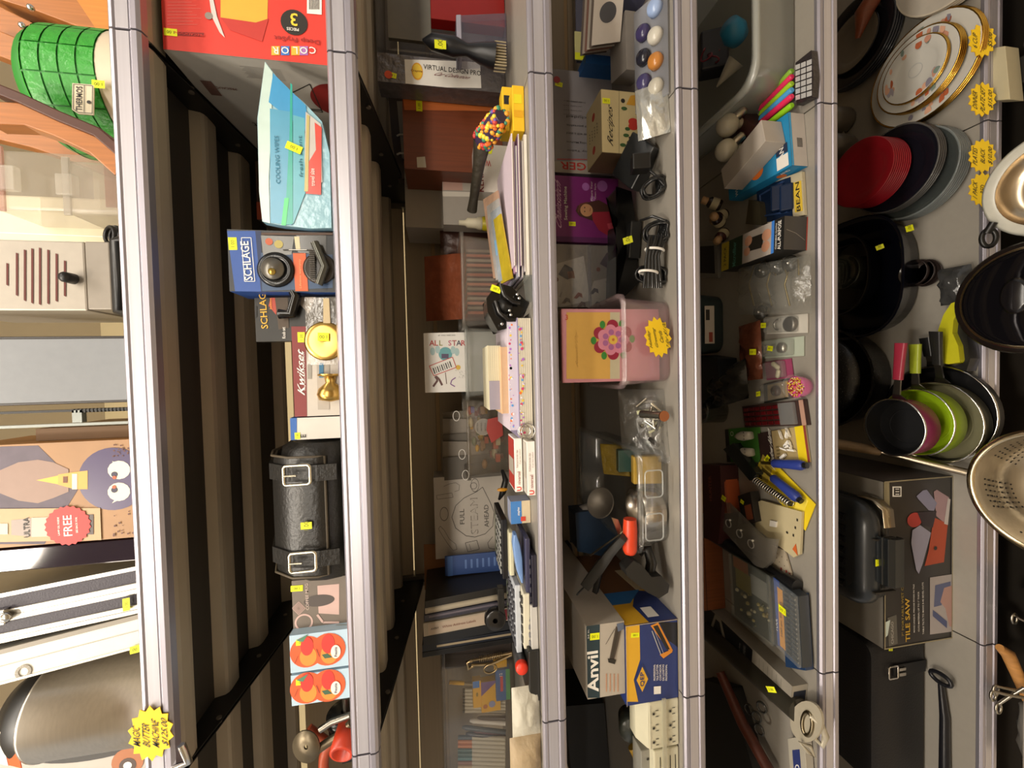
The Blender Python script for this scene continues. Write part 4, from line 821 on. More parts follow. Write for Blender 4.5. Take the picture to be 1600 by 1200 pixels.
# STEAM box
F = upright(679, 779, 743, 869, .42, z3)
def pr(b, F):
    G_ = mat('#4f4a44', .6); b.rect(F, 0, 0, 1, 1, paper('#b5aca0'), 1)
    q = [(754+0, 761), (745, 768), (725, 778), (712, 790), (706, 808), (712, 825), (728, 837), (742, 839), (758, 834), (770, 822), (772, 800), (766, 785), (754, 761)]; lpx(b, F, q, .0018, G_, 2)
    tpx(b, F, 'FULL', 722, 807, .013, G_, 0, .044, 3, .6); tpx(b, F, 'AHEAD', 760, 806, .013, G_, 0, .066, 3, .6)
    vs = [(736, 833), (751, 833)]
    tpx(b, F, 'STEAM', 741, 806, .022, mat('#8a8278', .6), 0, .105, 3, 0); tpx(b, F, 'STEAM', 741, 806, .016, paper('#b5aca0'), 0, .100, 4, -.6)
    for cc, rx in (((742, 758), 9), ((694, 803), 9)): dpx(b, F, cc[0], cc[1], .02, G_, 2, ry=.012, r0=.9)
    dpx(b, F, 740, 759, .010, G_, 2, r0=.85); q = [(682, 774), (706, 770), (708, 777), (683, 780), (682, 774)]; lpx(b, F, q, .001, G_, 2)
    q = [(727, 848), (745, 844), (749, 858), (731, 862), (727, 848)]; lpx(b, F, q, .0015, G_, 2); lpx(b, F, [(733, 850), (736, 859)], .001, G_, 2)
    q = [(685, 826), (692, 838), (700, 850), (708, 860), (714, 858), (712, 850), (702, 842), (694, 828), (688, 822), (685, 826)]; lpx(b, F, q, .001, G_, 2); q = [(770, 838), (762, 848), (764, 856), (774, 858)]; lpx(b, F, q, .0015, G_, 2); q = [(693, 760), (702, 756), (712, 754), (718, 758), (717, 766), (710, 768)]; lpx(b, F, q, .001, G_, 2)
carton('steam_box', 'white line-drawn square box reading FULL STEAM AHEAD', 'box', F, .08, paper('#b5aca0'), pr)
m = M(); a = at(782, 752, .2); m.tube([at(785, 735, .2), at(790, 750, .18), at(786, 768, .18), at(780, 780, .2)], [.004, .007, .008, .003], BLK, 10); m.ball(at(785, 765, .175), .008, plast('#c88a22'), 10, (.6, .6, 1.6)); m.build('utility_knife', None, 'black and orange knife standing before the STEAM box', cat='knife')
F = upright(798, 822, 783, 818, .06, z3)
def pr(b, F): b.rect(F, 0, 0, 1, 1, paper('#c9b89a'), 1); b.rect(F, 0, .45, 1, 1, paper('#3f78b8'), 2); b.rect(F, .1, .25, .3, .5, paper('#c8402c'), 3); b.txt(F, 'staples', .55, .6, .006, WHT, 0, k=4)
carton('staple_box', 'tiny blue and cream box in front of the STEAM box', 'box', F, .04, paper('#8f94a8'), pr)
# folders
F = corners((786, 922, .40), (784, 850, .42), (662, 918, .46)); F.O.z = z3; F = Face(F.O, P(F.U.x, .02, 0), P(.0, .05, at(663, 900, .45).z-z3)); carton('brown_folder', 'tan cardboard folder leaning behind the STEAM box', 'folder', F, .004, paper('#8a5a30'), None, 0)
F = upright(695, 781, 866, 897, .36, z3); F = Face(F.O, F.U, F.W+P(-.008, .02, 0)); carton('blue_booklet', 'blue booklet between the STEAM box and tan folder', 'booklet', F, .006, paper('#24447e'), lambda b, F: [b.rect(F, .0, .88, 1, .96, paper('#3a5f9a'), 2)]+[b.rect(F, .3, .12+k*.09, .75, .15+k*.09, paper('#5a78b0'), 2) for k in range(7)])
# leaning binders
LEAN = [((785, 915), (664, 940), 11, '#2a2723', .28, 'dark slim binder first in the leaning row next to the tan folder'), ((785, 926), (664, 951), 9, '#a89c88', .28, 'cream paged notebook leaning second in the binder row'), ((785, 937), (663, 962), 10, '#3d3c48', .28, 'grey-violet plastic binder leaning in the row'), ((785, 950), (662, 975), 20, '#b8ac98', .28, 'white and crimson box of labels leaning between black binders'), ((784, 972), (661, 996), 13, '#1c2026', .28, 'black binder beneath the crimson labelled box'), ((783, 987), (660, 1008), 11, '#151d2a', .28, 'navy binder with cream page edge'), ((782, 999), (660, 1020), 8, '#0d0e12', .28, 'thin black binder last in the leaning row')]
for (b0, t0, w_, c_, Y, lab) in LEAN:
    A = at(b0[0], b0[1]+w_, Y); B = at(b0[0], b0[1], Y); T = at(t0[0], t0[1]+w_*1.0, Y)
    F = Face(P(A.x, Y, z3), P(B.x-A.x, 0, 0), P(T.x-A.x, 0.0, T.z-z3))
    def pr(b, F, lab=lab):
        if 'white and crimson' in lab:
            b.rect(F, .08, .28, .92, .95, paper('#c8b49e'), 2); b.rect(F, .08, .02, .92, .28, paper('#7d1a2a'), 2); b.txt(F, 'Laser', .5, .17, .008, WHT, -90, .03, 4); b.txt(F, 'White Address Labels', .5, .62, .006, paper('#7a3a2a'), -90, .085, 4, 0); b.txt(F, 'AVERY', .5, .88, .005, INK, -90, .02, 4, .5)
        elif 'navy' in lab: b.rect(F, .35, .05, .65, .85, paper('#a8987c'), 2)
        elif 'cream' in lab: b.rect(F, .3, .02, .8, .97, paper('#c0b49c'), 2)
        elif 'violet' in lab: b.rect(F, .5, .1, .8, .95, mat('#77707a', .2), 2)
    carton('leaning_binder' if 'binder' in lab.split(' in ')[0] or True else '', lab, 'binder' if 'box' not in lab and 'notebook' not in lab else 'box' if 'box' in lab else 'notebook', F, .17, mat(c_, .35), pr, .001)
# calculators and gadgets lying on the front of the deck
def flat(name, label, cat, px0, px1, py0, py1, Y, d, z0, h, mt, prt=None, rot=0):
    xl, xr = at((px0+px1)/2, py1, Y).x, at((px0+px1)/2, py0, Y).x; c = P((xl+xr)/2, Y+d/2, z0); R = Matrix.Rotation(rot, 3, 'Z'); w_ = (xr-xl)
    O = c+R@P(-w_/2, -d/2, 0); F = Face(O, R@P(w_, 0, 0), P(0, 0, h)); T = Face(O+P(0, 0, h), R@P(w_, 0, 0), R@P(0, d, 0))
    m = M(); m.slab(F, d, mt); 
    if prt: prt(m, F, T)
    return m.build(name, None, label, .0025, cat)
def keys(c1, n=5, r=4):
    def f(m, F, T):
        for i in range(n):
            for j in range(r): m.slab(T, .003, paper(c1), .06+i*.9/n, .06+j*.16, .06+i*.9/n+.6/n, .15+j*.16, .003)
        m.rect(T, .1, .76, .9, .94, mat('#7f8a70', .2), 2)
    return f
flat('desk_calculator', 'dark calculator at the bottom of the stack before the blue stapler', 'calculator', 826, 836, 868, 950, .012, .12, z3, .010, mat('#24222e', .25), keys('#3a3842'))
flat('navy_tablet', 'navy glossy organiser on the lowest dark calculator', 'organiser', 816, 826, 842, 948, .02, .1, z3+.0105, .010, mat('#3a3a52', .2))
m = M(); a = at(812, 915, .02).x; b_ = at(812, 838, .02).x; 
m.ring([[P(x, .028, z), P(x, .05, z), P(x, .05, z+hh), P(x, .028, z+hh)] for x, z, hh in ((a, z3+.024, .004), (a+.02, z3+.024, .011), (a+.05, z3+.025, .015), (b_-.02, z3+.029, .014), (b_, z3+.035, .006))], mat('#6f8fc0', .3)); m.build('blue_stapler', None, 'light blue curved stapler lying on the navy organiser', .002, 'stapler')
flat('ivory_calculator', 'ivory rimmed calculator above the light blue stapler', 'calculator', 797, 805, 832, 900, .06, .1, z3+.0355, .010, plast('#c9c3a4'))
flat('keyboard_calculator', 'black keyed pad tilted on top by the STEAM box', 'calculator', 783, 795, 812, 905, .08, .12, z3+.046, .012, mat('#16161a', .3), keys('#8a8a86', 7, 4))
flat('grey_calculator', 'grey desk calculator with white keys beside the binders', 'calculator', 818, 834, 950, 1020, .012, .12, z3, .014, mat('#b9b6b0', .3), keys('#6a6a70'), .05)
flat('cream_calculator', 'cream calculator with dark square keys stacked on the grey one', 'calculator', 806, 817, 925, 1015, .02, .12, z3+.0145, .012, plast('#cfc9b4'), keys('#2a2826', 5, 4), -.06)
flat('white_calculator', 'white calculator uppermost near the tape dispenser', 'calculator', 797, 806, 918, 1022, .045, .12, z3+.027, .011, plast('#b8bcc2'), keys('#3a3a40', 5, 5), .04)
m = M(); c = P(at(785, 985, .15).x, .2, z3+.062); m.lathe(c, (0, -1, .1), [(.006, .012), (.024, .012), (.026, .006), (.026, -.006), (.024, -.012), (.006, -.012)], mat('#2a2826', .15), 28); m.box(c.x-.01, c.x+.075, c.y-.011, c.y+.011, z3+.040, z3+.055, mat('#33312e', .2)); m.build('tape_dispenser', None, 'smoky dark tape dispenser standing on the white calculator', .002, 'dispenser')
flat('black_label_maker', 'long matt black device with a ridged edge past the calculators', 'device', 822, 836, 1018, 1098, .005, .07, z3, .022, mat('#23221f', .35))
m = M(); c = P(at(806, 1042, .02).x, .01, z3+.034); m.lathe(c, (0, -1, .05), [(0, .0), (.011, 0), (.0125, -.004), (.0125, -.012)], plast('#d2321c'), 24); m.lathe(c, (0, -1, .05), [(.0115, -.012), (.0115, -.07), (0, -.07)], mat('#4a4a4c', .3), 20); m.build('red_tipped_tube', None, 'grey tube with a round red cap lying on the black device', cat='tube')
m = M(); F = upright(695, 785, 1010, 1040, .35, z3); m.slab(F, .03, mat('#2c211b', .5)); m.build('brown_block', None, 'dark brown block behind the steel spring clamp', .002, 'block')
m = M(); a = at(737, 1032, .26); b_ = at(800, 1020, .22); BRZ = metal('#b8a27c', .3)
m.tube([a, a.lerp(b_, .5), b_], .003, BRZ); m.tube([a+P(-.012, 0, 0), a.lerp(b_, .5)+P(-.018, 0, 0), b_+P(-.004, 0, 0)], .0035, BRZ)
for k in range(13): p = a.lerp(b_, .2+k*.045); m.tube([p+P(.006*math.cos(u), .006*math.sin(u), 0) for u in [2*PI*i/12 for i in range(12)]], .0011, BRZ, 5, True)
m.tube([a+P(0, 0, 0), a+P(.0, -.004, .012), a+P(-.02, 0, .010), a+P(-.014, 0, -.004)], .004, BRZ); p = at(766, 1045, .24); m.tube([p+P(.011*math.cos(u), 0, .016*math.sin(u)) for u in [2*PI*i/16 for i in range(16)]], .0022, BRZ, 6, True); m.build('spring_clamp', None, 'brass-coloured spring mechanism standing beside the binders', cat='mechanism')
# crayon bin
t, (xl, xr, h) = bin_(693, 808, 1035, 1245, .30, z3, .14, 'deep clear bin of crayons and markers past the binders', mt=clear('#c8bfb0', .14, .12))
def rb(px0, px1, py0, py1, Y): return upright(px0, px1, py0, py1, Y)
def crayon(F, lab, pr, c_='#e2ab1e', name='crayon_box'): return carton(name, lab, 'box', F, .02, paper(c_), pr, .0008)
F = Face(P(at(760, 1105, .325).x, .2, z3+.04), P(.05, 0, 0), P(0, 0, .0))
F = rb(739, 752, 1064, 1106, .335); crayon(F, 'yellow crayon box with a cut-out hang tab', lambda b, F: [b.disc(F, .5, .5, .006, paper('#8a7414'), 2, ry=.003), b.rect(F, .75, .2, 1, 1, paper('#2f78c8'), 2)])
F = rb(752, 782, 1064, 1112, .330); crayon(F, 'yellow crayon box with purple front and blue tip picture', lambda b, F: [b.poly(F, [(1, .1), (1, 1), (.55, 1)], paper('#6a4a8a'), 2), b.disc(F, .25, .45, .009, paper('#8a94c0'), 3), b.disc(F, .2, .8, .006, paper('#b86a3a'), 3)])
F = rb(775, 797, 1046, 1094, .317); crayon(F, 'blue and green printed marker box in the crayon bin', lambda b, F: [b.rect(F, 0, .0, 1, .3, paper('#4f9a5a'), 2), b.rect(F, 0, .3, 1, 1, paper('#2a5a9a'), 2), b.rect(F, .3, .5, .8, .7, paper('#c83a3a'), 3), b.txt(F, '12', .85, .65, .008, WHT, 0, k=4)], '#2a5a9a', 'marker_box')
F = rb(772, 792, 1030, 1046, .325); crayon(F, 'open flap of a yellow crayon carton under the spring', lambda b, F: None)
m = M(); a = at(702, 1066, .375); m.tube([a, P(at(722, 1068, .375).x, .375, at(725, 1068, .375).z)], .0055, plast('#e0ac28'), 10); m.tube([at(723, 1068, .375), at(780, 1072, .355)], .0045, plast('#8a7a60'), 10); m.build('yellow_marker', None, 'marker with a yellow cap sticking out of the crayon bin', cat='marker')
for k in range(7):
    m = M(); y = 1078+k*5.5; a = at(724, y, .385); b_ = at(742, y, .375); m.tube([a, a.lerp(b_, .3), b_, at(790, y+2, .355)], [.0035, .0045, .0045, .0045], paper('#c9c0ac'), 8); m.tube([a+P(0, 0, .001), at(727, y, .383)], .0038, BLK, 8); m.build('pen', None, 'capped pen in the row behind the yellow crayon boxes', cat='pen', group='pens behind the crayon boxes')
for k, (c_, py) in enumerate((('#3a4a5a', 1136), ('#1f2a44', 1146), ('#d8d2c8', 1126), ('#5a2f48', 1142), ('#3a2a20', 1122))):
    m = M(); a = at(722+6*k, py, .355); b_ = at(790, py+8-k*2, .335); m.tube([a, a.lerp(b_, .1), b_], [.003, .006, .006], plast(c_), 10)
    m.build('felt_pen', None, ['slate felt pen lying mid-bin', 'navy felt pen lying mid-bin', 'white felt pen lying mid-bin in the crayon bin', 'plum felt pen lying mid-bin', 'dark brown felt pen lying mid-bin'][k], cat='pen')
for k in range(8):
    py = 1152+k*6.5; m = M(); a, b_, c2 = at(716, py, .365), at(738, py, .355), at(790, py+2, .325); m.tube([a, b_], .0055, plast(['#2f4a5c', '#c8743a', '#c8743a', '#2f5f5c', '#2f5f5c', '#3a7a80', '#8a5038', '#b89a70'][k]), 10); m.tube([b_, c2], .0052, paper('#c9c2b0'), 10)
    m.build('colour_marker', None, 'white-barrelled marker with coloured cap in the row at the bin end', cat='marker', group='markers at the bin end')
G = upright(800, 835, 1072, 1150, .012, z3); G = Face(G.O, G.U, G.W); crumple('paper_bag', 'crumpled white paper packet on the deck before the crayon bin', 'bag', G, .03, mat('#b9b4a4', .5, 0, 'crinkle', .15, 40), 21, .004)
G = upright(797, 835, 1150, 1215, .012, z3); crumple('tan_packet', 'crumpled tan packet at the end of the third shelf', 'packet', G, .03, mat('#a38f70', .5, 0, 'crinkle', .15, 40), 22, .004)
# ------------------------------------------------------------------ fourth shelf
z4 = DECK[4]+.001
def fbox(m, bl, br, kl, z, h, mt, k_out=0):
    """box standing on height z: seen front-left, front-right and back-left bottom corners; h tall (or the pixel row of its top-left front corner)"""
    a, b, c = atz(*bl, z), atz(*br, z), atz(*kl, z)
    if h > 5: h = at(h, bl[1], a.y).z-z
    u, d, w_ = b-a, c-a, P(0, 0, h)
    m.hexa([a, b, b+d, a+d, a+w_, b+w_, b+d+w_, a+d+w_], mt)
    return Face(a, u, w_), Face(a+w_, u, d), Face(a+d, -d, w_)
# card box and papers at the china end
t = thing('lilac_card_bin', 'lilac translucent bin holding cards and photographs at the end of the fourth shelf', 'bin', at(1000, 40, .2))
F = upright(900, 1000, -40, 102, .3, z4); m = M(); m.slab(Face(F.O, F.U, F.W), .004, clear('#6f7398', .9, .2)); G = Face(F.O+P(0, 0, 0), P(.0, -.2, 0), F.W*.8); m.slab(G, .003, clear('#6f7398', .9, .2)); m.build('bin_wall', t)
F = upright(898, 920, 50, 94, .27, z4+.02); F = Face(F.O, F.U, F.W); carton('yellow_tag_card', 'pale yellow hang card with one dark hole', 'card', F, .002, paper('#cfc98a'), lambda b, F: [b.disc(F, .5, .75, .003, INK, 3), b.rect(F, .0, 0, .25, 1, YEL, 2)], 0)
F = upright(917, 938, 26, 86, .25, z4+.02); carton('white_tag_card', 'white hang card beside the pale yellow one', 'card', F, .002, WHT, lambda b, F: [b.disc(F, .25, .9, .003, INK, 3), b.disc(F, .5, .9, .002, INK, 3), b.rect(F, .1, .8, .35, 1, YEL, 2)], 0)
F = upright(915, 950, 85, 100, .24, z4); carton('blue_booklet', 'bright blue booklet edge under the white hang card', 'booklet', F, .1, paper('#1f5a9c'))
m = M(); fbox(m, (1012, 112), (1010, 20), (985, 135), z4, .05, paper('#8f8a86')); o = m.build('card_ream', None, 'long block of white cards edge-on at the shelf end', .001, 'cards')
for k in range(6):
    m = M(); A = at(950+k*7, 82-k*3, .2-.015*k); F = Face(P(A.x, A.y, z4+.052), P(.12, -.06, .01), P(0, .02, .06)); m.slab(F, .002, paper(['#5a4a42', '#b8a898', '#8a5a4a', '#c8c0b4', '#6a5a50', '#d0c8c0'][k])); m.disc(F, .4, .5, .018, mat(['#a86a3a', '#5a3a2a', '#3a3a42'][k % 3], .4), 2)
    m.build('photo_card', None, 'glossy photo card leaning on the block of white cards', 0, 'card', 'photo cards leaning on the white card block')
t = thing('blister_strip', 'long curled blister strip with purple, orange and clear cups', 'blister pack', atz(1040, 80, z4))
xs = [(1048, 158), (1040, 118), (1035, 78), (1030, 38), (1025, -10)]
m = M(); rs = []
for i, (px, py) in enumerate(xs):
    p = at(px, py, .03); p.z = z4+.006; rs.append([p+P(0, -.022, 0), p+P(0, .05, .035), p+P(0, .052, .033), p+P(0, -.020, -.002)])
m.ring(rs, clear('#c9cdd8', .8, .2)); m.build('backing', t)
for i, c_ in enumerate(('#3a3358', '#b9b4a6', '#3f3a60', '#b87a3a', '#22222c', '#c8c4b8', '#3a3358', '#9ab0d8')):
    s_ = i*.5; j = min(3, int(s_)); f = s_-j; p = (rs[j][0]+rs[j][1])/2*(1-f)+(rs[j+1][0]+rs[j+1][1])/2*f+P(0, (-.014 if i % 2 else .012), (-.004 if i % 2 else .008)); m = M(); m.lathe(p, (0, -.5, .9), [(0, -.004), (.016, -.004), (.016, .006), (.012, .012), (0, .012)], mat(c_, .2), 18); m.build('blister_cup', t)
# toy sewing machine carton, text running up the box
F = upright(858, 972, 113, 272, .29, z4)
def pr(b, F):
    b.rect(F, 0, 0, 1, 1, mat('#8f8a8c', .25, 0, '', .1, 20), 1); ppx(b, F, [(866, 252), (972, 252), (972, 272), (866, 272)], paper('#a8a094'), 2)
    tpx(b, F, 'SINGER', 912, 261, .020, paper('#b8322a'), 90, .13, 4, 1.2); lpx(b, F, [(870, 249), (970, 250)], .002, paper('#b8322a'), 3)
    for i, s_ in enumerate(('Tiny Tailor', 'Mending Machine', 'comes with a stand', 'and portable', 'included')): tpx(b, F, s_, 905, 236-i*13, .006, INK, 90, .07, 3, .3)
    tpx(b, F, 'Instructions', 900, 160, .004, INK, 90, .05, 3, 0); tpx(b, F, 'PATENT PENDING', 935, 118, .005, INK, 90, .10, 3, .3); dpx(b, F, 870, 125, .009, paper('#a83a3a'), 3)
    for i in range(4): tpx(b, F, 'use heavy cord', 895, 180-i*7, .003, INK, 90, .05, 3, 0)
carton('toy_machine_box', 'grey-white carton with red upside-down SINGER lettering', 'box', F, .2, mat('#8f8a8c', .3), pr, tags=((873, 132, 80, .02, .012),))
# recipe box
F = upright(940, 1008, 143, 240, .115, z4)
def pr(b, F):
    cr = paper('#c9b98c'); b.rect(F, 0, 0, 1, 1, cr, 1); lpx(b, F, [(967, 142), (967, 241)], .0007, INK, 2)
    tpx(b, F, 'Recipes', 954, 196, .017, INK, 0, .083, 4, 0, .25)
    def apple(px, py): dpx(b, F, px, py-3, .0085, paper('#b8322a'), 3, ry=.0115); dpx(b, F, px, py+4, .0085, paper('#b8322a'), 3, ry=.0115); dpx(b, F, px-9, py+8, .004, paper('#3a5a32'), 4, ry=.006)
    apple(989, 194); ppx(b, F, [(978, 164), (985, 150), (1000, 148), (1003, 160), (996, 166)], paper('#cf9a32'), 3); dpx(b, F, 973, 158, .005, INK, 3); dpx(b, F, 975, 170, .004, paper('#3a5a32'), 3, ry=.007); dpx(b, F, 978, 212, .004, paper('#3a5a32'), 3, ry=.007); dpx(b, F, 973, 227, .004, paper('#3a5a32'), 3, ry=.007)
    for i, (x, y) in enumerate(((984, 216), (991, 216), (981, 223), (988, 223), (995, 222), (984, 230), (991, 229), (978, 233), (986, 237))): dpx(b, F, x, y, .0032, paper('#3a221c'), 3, n=12)
    T_ = sideF(F, .09, 'T'); b.rect(T_, 0, 0, 1, 1, paper('#b8a780'), 1); b.disc(T_, .75, .5, .009, paper('#a83a30'), 2); b.disc(T_, .2, .5, .009, paper('#a83a30'), 2)
    for i in range(4):
        for j in range(4): b.disc(T_, .4+i*.05, .25+j*.17, .002, INK, 3, 6)
    L_ = sideF(F, .09, 'L'); b.rect(L_, 0, 0, 1, 1, paper('#6f5c42'), 1); b.rect(L_, .0, 0, .7, .06, paper('#3a2a20'), 2)
carton('recipe_box', 'cream wooden box painted with apples, berries and the word Recipes', 'box', F, .09, paper('#b8a780'), pr, tags=((947, 158, 90, .018, .012),))
G = Face(P(at(1045, 205, .01).x, .012, z4), P(.11, .01, 0), P(0, .04, .05)); crumple('silver_foil_bag', 'crinkled silver foil bag lying before the recipe box', 'bag', G, .03, mat('#c9c9c2', .22, .6, 'crinkle', .1, 35), 31, .006)
# purple box
F = upright(850, 985, 277, 379, .26, z4)
def pr(b, F):
    b.rect(F, 0, 0, 1, 1, mat('#7d2d72', .28, 0, '', .25, 12), 1); b.rect(F, 0, 0, .08, 1, paper('#5a1f58'), 2)
    tpx(b, F, 'Zigzag', 862, 335, .010, paper('#e8d0e8'), 0, .05, 4, .4); tpx(b, F, 'Chainstitch', 872, 318, .015, paper('#e6bade'), 0, .115, 4, .3, .2); tpx(b, F, 'Sewing Machine', 884, 318, .011, WHT, 0, .085, 4, 1)
    tpx(b, F, 'Picture Your', 924, 299, .005, WHT, 0, .05, 4, .3); tpx(b, F, 'Own Style', 930, 299, .005, WHT, 0, .04, 4, .3)
    for x, y, r in ((915, 292, .010), (941, 291, .014), (926, 311, .007)): dpx(b, F, x, y, r, mat('#a86ab0', .3), 2)
    ppx(b, F, [(902, 322), (912, 318), (935, 313), (948, 320), (965, 332), (950, 340), (925, 345), (905, 338), (899, 330)], paper('#4a2a22'), 5); dpx(b, F, 916, 329, .016, paper('#c8946a'), 6, ry=.017); ppx(b, F, [(924, 332), (985, 330), (985, 372), (955, 372), (935, 360), (926, 345)], paper('#9a2438'), 5); ppx(b, F, [(948, 350), (968, 346), (966, 358), (950, 358)], paper('#c04a5a'), 6)
    dpx(b, F, 913, 331, .0018, INK, 7, n=8); dpx(b, F, 913, 325, .0018, INK, 7, n=8); lpx(b, F, [(921, 331), (922, 326)], .0015, paper('#9a3a30'), 7); lpx(b, F, [(903, 332), (906, 320), (918, 317)], .004, paper('#6a3a2a'), 7)
carton('sewing_toy_box', 'glossy purple box lettered Chainstitch with a smiling girl in red', 'box', F, .12, mat('#6a2464', .3), pr, tags=((894, 350, 90, .018, .011),))
# power adapters with coiled leads
def above(p): return P(p.x, p.y, max(p.z, z4+.0035))
def adapter(bl, br, kl, z, h, lab, lead, name='power_adapter'):
    t = thing(name, lab, 'adapter', atz(*bl, z)); m = M(); fbox(m, bl, br, kl, z, h, mat('#1d1e1f', .35)); m.build('brick', t, bev=.003); return t
def lead(t, pts, loops, r=.0026):
    for (px, py, rx, rz, n, tilt, Yc) in loops:
        m = M()
        for k in range(n):
            c = at(px, py, Yc+.004*k); q = .85+.08*((k*7) % 4)
            m.tube([above(c+P(rx*q*math.cos(u)*math.cos(tilt)-rz*q*math.sin(u)*math.sin(tilt), .004*math.sin(3*u+k)+.01*math.sin(u), rx*q*math.cos(u)*math.sin(tilt)+rz*q*math.sin(u)*math.cos(tilt))) for u in [2*PI*i/22 for i in range(22)]], r, mat('#1a1a1a', .18), 8, True)
        m.build('coiled_lead', t)
    if pts: m = M(); m.tube([above(at(*p)) for p in pts], r, mat('#1a1a1a', .18), 8); m.build('lead_end', t)
t = thing('power_adapter', 'large black laptop adapter leaning beside the recipe box with thick coiled lead', 'adapter', atz(1040, 280, z4))
F = Face(at(975, 288, .115), at(1010, 220, .06)-at(975, 288, .115), at(955, 272, .14)-at(975, 288, .115)); m = M(); F = Face(F.O, F.U, F.W); m.slab(F, .05, mat('#26282a', .35), 0, -.55, 1, 1); m.build('brick', t, bev=.003)
m = M(); m.slab(Face(above(at(1020, 262, .03))+P(0, 0, .004), P((at(1030, 235, .025)-at(1020, 262, .03)).x, .0, 0), P(0, .01, .035)), .03, BLK); m.build('plug_block', t, bev=.003)
lead(t, [(1010, 262, .05), (1025, 275, .04), (1038, 290, .03)], [(1022, 293, .017, .024, 8, .5, .04)], .0030)
t = adapter((1000, 404), (1004, 345), (962, 412), z4+.004, .028, 'black adapter brick with a yellow price sticker, its lead tied by two white twists', None)
tag(t, Face(at(988, 382, .085), P(.02, 0, 0), P(0, .01, .015)), .5, .5, .015, .02, 10, 6)
lead(t, [(1000, 345, .06), (1020, 338, .03), (1040, 345, .02)], [(1030, 362, .020, .028, 9, .1, .03), (1022, 430, .018, .034, 9, -.2, .04)], .0028)
m = M(); a0, a1 = at(1022, 372, .03), at(1016, 430, .03)
for k in range(9): m.tube([above(at(1015+k*3.2, 368, .025+.003*(k % 3))), above(at(1010+k*2.4, 400, .02+.003*(k % 2))), above(at(1006+k*3.4, 450, .035))], .0028, mat('#1a1a1a', .18), 8)
m.build('lead_bundle', t)
for px, py in ((1028, 389), (1018, 424)):
    m = M(); c = at(px-2, py, .022); m.tube([above(c+P(.002*math.sin(u), .014*math.cos(u)+.008, .019*math.sin(u))) for u in [2*PI*i/16 for i in range(16)]], .0026, WHT, 6, True); m.build('twist_tie', t)
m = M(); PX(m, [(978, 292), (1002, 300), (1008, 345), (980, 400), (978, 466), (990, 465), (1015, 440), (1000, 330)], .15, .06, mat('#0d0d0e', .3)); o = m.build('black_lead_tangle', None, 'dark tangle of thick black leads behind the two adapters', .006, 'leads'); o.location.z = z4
# clear zip pack of costume patterns
F = upright(860, 972, 383, 480, .26, z4)
def pr(b, F):
    b.rect(F, 0, 0, 1, 1, paper('#8f877e'), 1); ppx(b, F, [(860, 415), (912, 400), (922, 470), (875, 480), (860, 440)], paper('#c8c2b8'), 2); ppx(b, F, [(925, 440), (968, 430), (972, 478), (922, 478)], paper('#b5aea4'), 2)
    def fig(x, y, c1, c2, s_=1): ppx(b, F, [(x-12*s_, y+4*s_), (x-2*s_, y-12*s_), (x+10*s_, y-6*s_), (x+14*s_, y+8*s_), (x+2*s_, y+12*s_)], paper(c1), 3); dpx(b, F, x-14*s_, y+12*s_, .005*s_, paper('#7a4a38'), 4); ppx(b, F, [(x+2, y), (x+12*s_, y-2), (x+14*s_, y+10*s_), (x+4, y+10*s_)], paper(c2), 4)
    fig(884, 425, '#3a3840', '#8a5a42'); fig(950, 408, '#4a3a48', '#6a4a50', 1.1)
    for x, y, c_ in ((884, 470, '#3a201c'), (903, 462, '#8a4a3a'), (928, 455, '#4a4450'), (954, 446, '#9a5a4a'), (908, 476, '#4a2a24'), (932, 476, '#3f4248')): ppx(b, F, [(x-7, y+4), (x, y-5), (x+6, y-3), (x+7, y+4), (x+2, y+1), (x-2, y+5)], paper(c_), 4)
    for x, y in ((876, 460), (925, 443), (948, 438)): tpx(b, F, 'Dress', x, y, .004, INK, -20, k=4, bold=.2)
o = carton('pattern_pack', 'clear pack of costume pattern drawings in front of the purple box end', 'pack', F, .02, paper('#8f877e'), pr)
m = M(); G = Face(F.O+P(0, -.003, 0), F.U, F.W); m.slab(G, .001, bagm('#cfcfd4', .08)); m.slab(G, .006, clear('#c8c8d0', .5, .15), 0, .43, 1, .47, .003); m.build('zip_sleeve', o)
# pink greeting card tub
F = upright(878, 1040, 483, 596, .055, z4+.008)
def pr(b, F):
    PK = paper('#cf8f9a'); YL = paper('#dbae58'); b.rect(F, 0, 0, 1, 1, PK, 1); ppx(b, F, [(885, 488), (975, 488), (975, 592), (885, 592)], YL, 2); ppx(b, F, [(953, 488), (970, 488), (970, 592), (953, 592)], paper('#c9c3a4'), 3); ppx(b, F, [(968, 488), (1040, 488), (1040, 592), (968, 592)], PK, 4)
    tpx(b, F, '3', 885, 496, .011, paper('#c8503a'), -90, k=5); tpx(b, F, 'Beautiful Day', 901, 545, .007, paper('#b89048'), 0, .07, 4, -.2, .2)
    cx, cy_ = 957, 531
    for k in range(6):
        a = k*PI/3+.5; x, y = cx+24*math.cos(a), cy_+22*math.sin(a); dpx(b, F, x, y, .0125, paper('#9a2440'), 5)
        a2 = a+.5; x, y = cx+30*math.cos(a2), cy_+28*math.sin(a2)
        dpx(b, F, x, y, .008, paper('#3a8a3a'), 5, ry=.006)
    for k in range(7): a = k*2*PI/7; dpx(b, F, cx+16*math.cos(a), cy_+15*math.sin(a), .0125, paper('#d88aa0'), 6); 
    for k in range(7): a = k*2*PI/7; dpx(b, F, cx+13*math.cos(a), cy_+12*math.sin(a), .006, paper('#a8689a'), 7)
    dpx(b, F, cx, cy_, .0095, paper('#e2bd52'), 8); dpx(b, F, cx, cy_, .003, paper('#c8793a'), 9)
carton('flower_greeting_card', 'yellow and pink greeting card with a large layered flower', 'card', F, .003, paper('#cf8f9a'), pr, 0)
